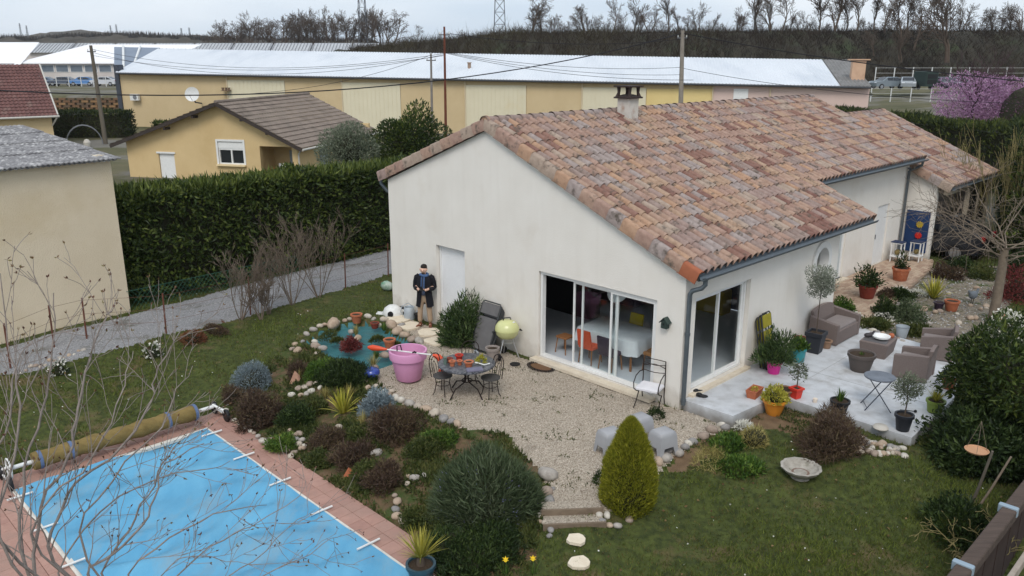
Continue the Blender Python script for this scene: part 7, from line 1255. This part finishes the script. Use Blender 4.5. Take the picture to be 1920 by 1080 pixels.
b = MB(); b.rbox((0, 0, 1.1), (.45, 2.2, 2.2), .02); tag(b.build('darkening_cabinet', mk('darkening_black', rgb(30, 28, 30)), None, HW(3.4, 6.2, .07), rz=HR), 'tall black cabinet added inside to darken the view behind the open door leaf', 'cabinet')  # black cabinet added to darken the room seen through the gable door
b = MB(); b.rbox((0, 0, .35), (.5, 1.4, .7), .03); tag(b.build('sideboard', mk('mustard_wood', rgb(160, 140, 40), rgb(140, 122, 36), 4), None, HW(6.4, 3.4, .07), rz=HR), 'mustard sideboard against the blue inner wall', 'sideboard'); b = MB(); b.rbox((0, 0, .35), (.85, 1.7, .3), .05); b.rbox((.35, 0, .6), (.2, 1.7, .5), .05); b.rbox((0, -.78, .5), (.8, .16, .4), .04); b.rbox((0, .78, .5), (.8, .16, .4), .04); tag(b.build('sofa', mk('plum_fabric', rgb(74, 50, 68), rgb(64, 42, 60), 4), None, HW(4.9, 5.4, .07), rz=HR), 'plum coloured sofa deep inside the living room', 'sofa')
t = thing('stool', 'small wooden stool just inside the open sliding door', 'stool', HW(.75, 3.9, .07), HR); b = MB(); b.rbox((0,0,.42), (.34,.34,.04), .01); b.build('seat', M_oak, t)
for sx in (-1, 1):
    for sy in (-1, 1): b = MB(); b.tube([(sx*.13, sy*.13, .4), (sx*.17, sy*.17, 0)], .014, 6); b.build('leg', M_oak, t)
t = thing('side_table', 'slim wooden side table behind the terrace door', 'table', HW(1.0, .75, .07), HR); b = MB(); b.rbox((0,0,.5), (.5,.34,.03), .01); b.build('top', M_oak, t)
for sx in (-1, 1):
    for sy in (-1, 1): b = MB(); b.tube([(sx*.2, sy*.13, .5), (sx*.22, sy*.15, 0)], .01, 6); b.build('leg', M_ir, t)
pot('flower_pot', 'pale blue pot on the slim side table indoors', HW(1.0, .75, .59), .09, .07, .16, mk('pale_blue_pot', rgb(170, 196, 202)))
# ================================================================ MAN
MO = P(798, 612); man = thing('person', 'man in a long black coat, blue scarf and tan trousers looking down at his hands', 'person', MO, R(-8))
def skin(name, pts, edges, mat, sub=2, root=0):
    me = bpy.data.meshes.new(name); me.from_pydata([p[:3] for p in pts], edges, []); me.materials.append(mat); o = link(name, me, man)
    m = o.modifiers.new('skin', 'SKIN'); m.use_smooth_shade = True
    for i, d in enumerate(me.skin_vertices[0].data): d.radius = (pts[i][3], pts[i][4] if len(pts[i]) > 4 else pts[i][3]); d.use_root = (i == root)
    s = o.modifiers.new('sub', 'SUBSURF'); s.levels = sub; s.render_levels = sub; return o
M_skin = mk('skin', rgb(222, 182, 160), rgb(212, 170, 148), 20, 1, .55); M_coat = mk('black_wool', rgb(22, 22, 28), rgb(30, 30, 36), 30, 1, .95); M_scarf = mk('blue_scarf', rgb(86, 112, 150), rgb(64, 88, 128), 22, 1.2, .95, .4, 60); M_tro = mk('tan_trousers', rgb(178, 154, 130), rgb(164, 140, 116), 9, 1, .9); M_hair = mk('dark_hair', rgb(26, 20, 18), rgb(40, 32, 28), 40, 1, .7); M_shoe = mk('brown_leather', rgb(122, 72, 48), rgb(100, 58, 40), 9, 1, .5)
pts = [(0,0,.95,.13,.1),(0,.01,1.15,.13,.1),(0,.02,1.36,.16,.1),(0,.01,1.49,.055),(0,-.03,1.57,.062),(0,-.055,1.645,.088,.098),(0,-.045,1.72,.075,.085)]; ed = [(0,1),(1,2),(2,3),(3,4),(4,5),(5,6)]
for sg in (-1, 1):
    i = len(pts); pts += [(sg*.19,.02,1.41,.06),(sg*.255,.05,1.15,.046),(sg*.12,-.2,1.12,.034),(sg*.085,-.255,1.125,.036,.022)]; ed += [(2,i),(i,i+1),(i+1,i+2),(i+2,i+3)]
    for k, (dx, dy, dz, l) in enumerate(((.03,-.03,.03,.05),(.012,-.055,.014,.07),(-.004,-.06,.002,.075),(-.02,-.055,-.01,.068),(-.032,-.045,-.02,.055))):
        j = len(pts); bx_, by_, bz_ = sg*.085, -.255, 1.125; pts += [(bx_-sg*dx*.6, by_+dy*.6, bz_+dz, .0095), (bx_-sg*(dx+.02), by_+dy*.95, bz_+dz+.012, .0085), (bx_-sg*(dx+.04), by_+dy*.9, bz_+dz+.03, .007)]; ed += [(i+3, j), (j, j+1), (j+1, j+2)]
    i = len(pts); pts += [(sg*.1,0,.88,.085),(sg*.125,-.02,.5,.05),(sg*.14,.02,.1,.036),(sg*.15,-.1,.05,.03)]; ed += [(0,i),(i,i+1),(i+1,i+2),(i+2,i+3)]
i = len(pts); pts += [(0,-.15,1.635,.012),(0,-.162,1.615,.014)]; ed += [(5,i),(i,i+1)]
for sg in (-1, 1): i = len(pts); pts += [(sg*.1,-.045,1.64,.016),(sg*.108,-.035,1.665,.012)]; ed += [(5,i),(i,i+1)]
skin('body', pts, ed, M_skin)
skin('trousers', [(0,0,.97,.155,.12),(0,0,.86,.15,.12),(.1,0,.78,.1),(.125,-.02,.5,.082),(.142,.01,.12,.07),(-.1,0,.78,.1),(-.13,-.03,.5,.082),(-.15,.0,.12,.07)], [(0,1),(1,2),(2,3),(3,4),(1,5),(5,6),(6,7)], M_tro)
for sg, rz in ((1, .25), (-1, -.35)):
    b = MB(); T = Matrix.Translation((sg*.146, -.03, 0)) @ Matrix.Rotation(rz, 4, 'Z'); b.blob((0, -.06, .045), (.052, .15, .045), 2, .03, 1, M=T, fl=-.04); b.blob((0, .02, .07), (.05, .07, .06), 2, .03, 2, M=T); b.build('shoe', M_shoe, man, smooth=80)
def loft(name, rings, gap, mat, n=26, th=.012):
    V = []; Fs = []; k = len(rings)
    for layer in (0, th):
        for (z, rx, ry, yo), g_ in zip(rings, gap):
            for j in range(n): a = -math.pi/2 + g_ + (2*math.pi-2*g_)*j/(n-1); wv = 1+.02*math.sin(5*a+z*9); V.append(((rx-layer)*math.cos(a)*wv, (ry-layer)*math.sin(a)*wv+yo, z))
    for L_ in (0, 1):
        for r_ in range(k-1):
            for j in range(n-1): q = L_*k*n+r_*n+j; Fs.append((q, q+1, q+n+1, q+n))
    for r_ in range(k-1):
        for j in (0, n-1): q = r_*n+j; Fs.append((q, q+n, q+n+k*n, q+k*n))
    for j in range(n-1): Fs += [(j, j+1, k*n+j+1, k*n+j), ((k-1)*n+j, (k-1)*n+j+1, (2*k-1)*n+j+1, (2*k-1)*n+j)]
    b = MB(); b.add(V, Fs); return b.build(name, mat, man, smooth=60)
co = loft('coat', [(1.51,.085,.085,.02),(1.475,.14,.1,.02),(1.43,.215,.125,.02),(1.3,.225,.145,.01),(1.1,.205,.145,.0),(.95,.212,.152,.0),(.75,.235,.165,.0),(.6,.25,.175,.0)], [.35,.3,.24,.22,.22,.26,.34,.42], M_coat)
loft('sweater', [(1.46,.1,.08,.01),(1.4,.17,.1,.01),(1.2,.175,.115,.0),(.98,.17,.115,.0),(.93,.16,.11,0)], [.001]*5, mk('slate_sweater', rgb(92, 98, 116), rgb(82, 88, 104), 20))
for sg in (-1, 1): b = MB(); b.tube([(sg*.15,.02,1.455),(sg*.21,.025,1.41),(sg*.25,.04,1.28),(sg*.27,.05,1.14),(sg*.24,-.02,1.11),(sg*.16,-.15,1.12)], [.07,.082,.074,.066,.062,.054], 12); b.build('sleeve', M_coat, co, smooth=60)
b = MB(); V = [(-.09*1.0, 0, 0)]; b.tube([(.1*math.cos(a*.5236), .085*math.sin(a*.5236)-.005, 1.49+.012*math.sin(a*1.05)) for a in range(13)], .042, 10); sc_ = b.build('scarf', M_scarf, man, smooth=60); b = MB(); b.tube([(.03,-.115,1.46),(.035,-.155,1.34),(.03,-.165,1.18),(.03,-.16,1.02)], [.04,.045,.045,.042], 8, flat=.45); b.tube([(-.04,-.11,1.46),(-.04,-.15,1.34),(-.045,-.16,1.2)], [.035,.04,.04], 8, flat=.45); b.build('scarf_ends', M_scarf, sc_, smooth=60)
b = MB(); b.blob((0, -.025, 1.722), (.094, .1, .075), 3, .09, 3, fl=-.035); b.blob((0, .025, 1.66), (.09, .07, .085), 3, .06, 4); b.build('hair', M_hair, man, smooth=80); b = MB(); b.blob((0, -.1, 1.552), (.05, .042, .024), 2, .05, 5); b.build('beard', mk('dark_beard', rgb(62, 46, 38), rgb(48, 36, 30), 40), man, smooth=80)
for sg in (-1, 1): b = MB(); b.blob((sg*.032, -.142, 1.655), (.012, .008, .006), 1, 0, 1); b.build('eye', M_hair, man)
b = MB(); b.rbox((0, 0, 0), (.16, .09, .035), .012); b.box((0, -.02, .03), (.09, .012, .06)); tag(b.build('remote_control', M_blk, None, Vector(MO)+Vector((-.04, -.31, 1.14)), rz=R(-8)), 'black handheld remote control held by the man in the coat', 'remote control')
# ================================================================ FOREGROUND TREE
rng = np.random.default_rng(12); M_ft = mk('smooth_grey_bark', rgb(150, 139, 132), rgb(118, 108, 102), 14, 1.2, .9, .3, 50)
base = np.array([-3.7, 6.9, -.45]); ft_ = thing('bare_tree', 'close leafless tree with swelling brown buds spreading over the pool', 'tree', base); out = []; tips = []
limbs = [([(163,1077),(213,1040),(267,983),(290,933),(300,877),(340,855),(386,828)],6.9,7.9,.03),([(190,1077),(240,997),(277,927),(307,870),(333,835),(367,826)],7.2,8.2,.026),([(100,1053),(107,973),(143,907),(233,837),(283,753),(290,705),(322,650),(340,620)],6.6,7.8,.032),([(70,1077),(77,953),(127,863),(143,787),(157,720),(172,655),(195,600),(215,572)],6.4,7.4,.032),([(50,1077),(43,920),(67,803),(93,720),(100,620),(97,552)],6.2,6.9,.03),([(0,1010),(27,853),(37,720),(14,640),(4,515)],6.,6.6,.028),([(240,1077),(320,1010),(400,965),(470,950),(500,945)],7.,8.0,.022),([(330,1080),(420,1010),(470,985),(560,930),(575,905)],7.,8.2,.018),([(420,1085),(500,1030),(560,975),(595,955)],7.2,8.4,.016),([(470,1090),(560,1050),(620,1010),(640,1000)],7.2,8.2,.015),([(20,1060),(-20,900),(20,780),(30,690),(60,640)],6.,6.4,.026),([(110,1077),(190,960),(290,900),(390,880),(430,866)],7.,8.,.022),([(150,1000),(210,905),(300,800),(330,730),(360,690)],6.8,7.8,.022),([(60,1000),(150,880),(210,790),(235,700),(250,660)],6.4,7.2,.022),([(300,1085),(350,1045),(420,1050),(500,1060)],6.8,7.4,.015)]
for L_, d0, d1, r in limbs:
    n = len(L_); P3 = np.array([list(PD(x, y, d0+(d1-d0)*i/(n-1))) for i, (x, y) in enumerate(L_)])-base; st = np.array([[0, 0, 1.7]]); ctl = np.concatenate([st*2-P3[:1]*.3-st*.7, st, [(st[0]+P3[0])/2+rng.normal(size=3)*.05], P3, P3[-1:]*2-P3[-2:-1]]); full = np.array([.5*((2*ctl[k])+(-ctl[k-1]+ctl[k+1])*u_+(2*ctl[k-1]-5*ctl[k]+4*ctl[k+1]-ctl[k+2])*u_**2+(-ctl[k-1]+3*ctl[k]-3*ctl[k+1]+ctl[k+2])*u_**3) for k in range(1, len(ctl)-2) for u_ in (0, .33, .67)]+[ctl[-2]]); full[4:] += rng.normal(size=(len(full)-4, 3))*.012; m = len(full); rad = np.linspace(r*.62, r*.15, m); out.append((0, full, rad))
    for i in range(6, m):
        for c_ in range(1 if i % 3 else 0):
            f = rng.random(); q = full[i-1]+(full[i]-full[i-1])*f; ax = full[i]-full[i-1]; ax /= np.linalg.norm(ax); s = np.cross(ax, rng.normal(size=3)); s /= np.linalg.norm(s); a = rng.uniform(.4, .8)
            grow(rng, q, ax*math.cos(a)+s*math.sin(a), rng.uniform(.35, .85), rad[i]*.5, 1, 2, out, .6, (4, 3), .05, .12, 5, .25, (.35, .6), .0026, tips)
V, Fa = tubes_np([(np.array([[0,0,-.1],[.03,0,.8],[0,0,1.75]]), np.array([.11,.095,.085]))], 10); np_mesh('trunk', V, Fa, M_ft, ft_, smooth=True); V, Fa = tubes_np([(p, q) for l, p, q in out], 5); np_mesh('crown', V, Fa, M_ft, ft_, smooth=True)
tp = np.array([t[0] for t in tips]); td = np.array([t[1] for t in tips]); n = len(tp); rep = 3; V, Fa = leaves(np.repeat(tp, rep, 0), unit(np.repeat(td, rep, 0)+rng.normal(size=(n*rep, 3))*.45), .038*rng.uniform(.6, 1.2, n*rep), .015, rng); np_mesh('buds', V, Fa, leafmat('brown_bud', rgb(74, 46, 40), rgb(104, 70, 54), rgb(120, 112, 62), .6, .1), ft_, np.repeat(rng.random(n*rep), 4))
# ================================================================ GROUND COVER (uncountable)
def cells(k, dmax=34):
    idx = np.argwhere(cls == k); x = mx_[idx[:, 0], idx[:, 1]]; y = my_[idx[:, 0], idx[:, 1]]; sx = np.abs(x)/np.maximum(y, .1); ok = (sx < .72) & (y > 8.5) & (y < dmax); return x[ok], y[ok]
cw_, chh = (X1-X0)/nx_, (Y1-Y0)/ny_
def scatter(k, n, rng, dmax=34, near=1.):
    x, y = cells(k, dmax); w_ = 1/np.maximum(y, 8)**near; i = rng.choice(len(x), n, p=w_/w_.sum()); X = x[i]+rng.uniform(-.5, .5, n)*cw_; Y = y[i]+rng.uniform(-.5, .5, n)*chh; return X, Y
def ztop(X, Y):
    fi = (X-X0)/cw_; fj = (Y-Y0)/chh; i = np.clip(fi.astype(int), 0, nx_-1); j = np.clip(fj.astype(int), 0, ny_-1); a, b_ = fi-i, fj-j
    return ZZ[j, i]*(1-a)*(1-b_)+ZZ[j, i+1]*a*(1-b_)+ZZ[j+1, i]*(1-a)*b_+ZZ[j+1, i+1]*a*b_
rng = np.random.default_rng(55)
def patch(X, Y, s): return (np.sin(X*1.7*s+Y*.6)+np.sin(Y*2.1*s-X*.8+1)+np.sin(X*4.3*s+Y*3.7*s+2)+np.sin(X*.7-Y*1.1*s+4))/4
n = 210000; X, Y = scatter(0, n, rng, 36, 1.6); pz = patch(X, Y, 1); kp = rng.random(n) < .62+.6*pz; X, Y, pz = X[kp], Y[kp], pz[kp]; n = len(X)
d = unit(rng.normal(size=(n, 3))*np.array([.5, .5, .2])+np.array([0, 0, 1])); V, Fa = blades(np.stack([X, Y, ztop(X, Y)-.005], 1), d, rng.uniform(.035, .1, n)*(1+.5*pz), .013+.0004*Y, rng)
o = np_mesh('grass', V, Fa, leafmat('grass_blade', rgb(116, 104, 64), rgb(70, 84, 34), rgb(118, 128, 58), .8, .3), None, np.repeat(np.clip(.5+.35*pz+rng.normal(0, .25, n), 0, 1), 3)); o['kind'] = 'stuff'; tag(o, 'short patchy lawn grass around the garden', 'grass')
OV = np.array([(1,0,0),(-1,0,0),(0,1,0),(0,-1,0),(0,0,.8),(0,0,-.5)]); OF = np.array([(0,2,4),(2,1,4),(1,3,4),(3,0,4),(2,0,5),(1,2,5),(3,1,5),(0,3,5)])
def pebbles(k, n, r0, r1, mat, label, nm, seed):
    rng = np.random.default_rng(seed); X, Y = scatter(k, n, rng, 36, 1.); r = rng.uniform(r0, r1, n); a = rng.uniform(0, 6.28, n); ca, sa = np.cos(a), np.sin(a); st = rng.uniform(.6, 1.2, (n, 3))
    L_ = OV[None]*st[:, None, :]*r[:, None, None]; W = np.stack([L_[..., 0]*ca[:, None]-L_[..., 1]*sa[:, None], L_[..., 0]*sa[:, None]+L_[..., 1]*ca[:, None], L_[..., 2]], -1)+np.stack([X, Y, ztop(X, Y)+r*.3], 1)[:, None, :]
    o = np_mesh(nm, W.reshape(-1, 3), (OF[None]+(np.arange(n)*6)[:, None, None]).reshape(-1, 3), mat, None, np.repeat(rng.random(n), 6)); o['kind'] = 'stuff'; tag(o, label, 'gravel')
M_peb = leafmat('pebble', rgb(120, 106, 92), rgb(176, 162, 146), rgb(226, 216, 202), .9, 0.); M_peb2 = leafmat('lane_pebble', rgb(104, 102, 102), rgb(148, 146, 146), rgb(200, 198, 196), .9, 0.)
pebbles(5, 30000, .006, .014, M_peb, 'loose beige gravel covering the yard beside the house', 'gravel', 1); pebbles(4, 9000, .008, .018, M_peb2, 'loose grey gravel strewn along the lane', 'gravel', 2); pebbles(3, 1800, .012, .035, M_peb2, 'pale chippings strewn over the rock garden', 'gravel', 3)
n = 52000; X, Y = scatter(1, n, rng, 30, 1.); pz = patch(X, Y, 2.6); kp = rng.random(n) < .5+1.2*pz; X, Y, pz = X[kp], Y[kp], pz[kp]; n = len(X); V, Fa = leaves(np.stack([X, Y, ztop(X, Y)], 1), unit(rng.normal(size=(n, 3))*.7+np.array([0, 0, .8])), rng.uniform(.04, .13, n)*(1+.5*pz), .035, rng); o = np_mesh('ground_cover', V, Fa, M_moss, None, np.repeat(np.clip(.5+.4*patch(X, Y, 5)+rng.normal(0, .2, n), 0, 1), 4)); o['kind'] = 'stuff'; tag(o, 'low weeds and creeping plants between the bed shrubs', 'ground cover')
n = 13000; X, Y = scatter(5, n, rng, 30, .6); q = patch(X, Y, 3.3)+.35*patch(X+3, Y, 9); kp = (q > .4) & (rng.random(n) < .7); X, Y = X[kp], Y[kp]; n = len(X); V, Fa = leaves(np.stack([X, Y, ztop(X, Y)], 1), unit(rng.normal(size=(n, 3))*.8+np.array([0, 0, .7])), rng.uniform(.03, .08, n), .024, rng); o = np_mesh('weeds', V, Fa, M_moss, None, np.repeat(rng.random(n), 4)); o['kind'] = 'stuff'; tag(o, 'small weed tufts sprouting through the beige gravel', 'weeds')
n = 5000; X, Y = scatter(2, n, rng, 30, .6); kp = patch(X, Y, 3) > .1; X, Y = X[kp], Y[kp]; n = len(X); V, Fa = leaves(np.stack([X, Y, ztop(X, Y)], 1), unit(rng.normal(size=(n, 3))*.8+np.array([0, 0, .7])), rng.uniform(.03, .09, n), .02, rng); o = np_mesh('weeds', V, Fa, M_moss, None, np.repeat(rng.random(n), 4)); o['kind'] = 'stuff'; tag(o, 'sparse weeds on the bare soil below the terrace', 'weeds')
n = 260; X, Y = scatter(0, n, rng, 26, 1.); V, Fa = leaves(np.stack([X, Y, ztop(X, Y)+.05], 1), unit(rng.normal(size=(n, 3))*np.array([1, 1, .2])), .035, .03, rng); o = np_mesh('daisies', V, Fa, M_wht, None, np.repeat(rng.random(n), 4)); o['kind'] = 'stuff'; tag(o, 'tiny white daisies scattered through the lawn', 'daisies')
n = 1600; X, Y = scatter(0, n, rng, 28, 1.); kp = patch(X, Y, 1.4) < -.05; X, Y = X[kp], Y[kp]; n = len(X); V, Fa = leaves(np.stack([X, Y, ztop(X, Y)+.03], 1), unit(rng.normal(size=(n, 3))*np.array([1, 1, .25])), rng.uniform(.04, .08, n), .04, rng); o = np_mesh('leaf_litter', V, Fa, leafmat('dead_leaf', rgb(92, 70, 48), rgb(124, 98, 68), rgb(150, 124, 88)), None, np.repeat(rng.random(n), 4)); o['kind'] = 'stuff'; tag(o, 'dry brown leaves lying on the lawn', 'leaf litter')
# ================================================================ AIR
hz = MB(); hz.box((0, 1350, 28.5), (3100, 3500, 63)); hm_ = bpy.data.materials.new('haze'); hm_.use_nodes = True; ht = hm_.node_tree; ht.nodes.clear(); pv_ = ht.nodes.new('ShaderNodeVolumePrincipled'); pv_.inputs['Color'].default_value = (.86, .9, .95, 1); pv_.inputs['Density'].default_value = .00014; ho_ = ht.nodes.new('ShaderNodeOutputMaterial'); ht.links.new(pv_.outputs[0], ho_.inputs['Volume'])
o = hz.build('haze', hm_); o['kind'] = 'stuff'; o['label'] = 'thin pale haze in the air over the far hills'
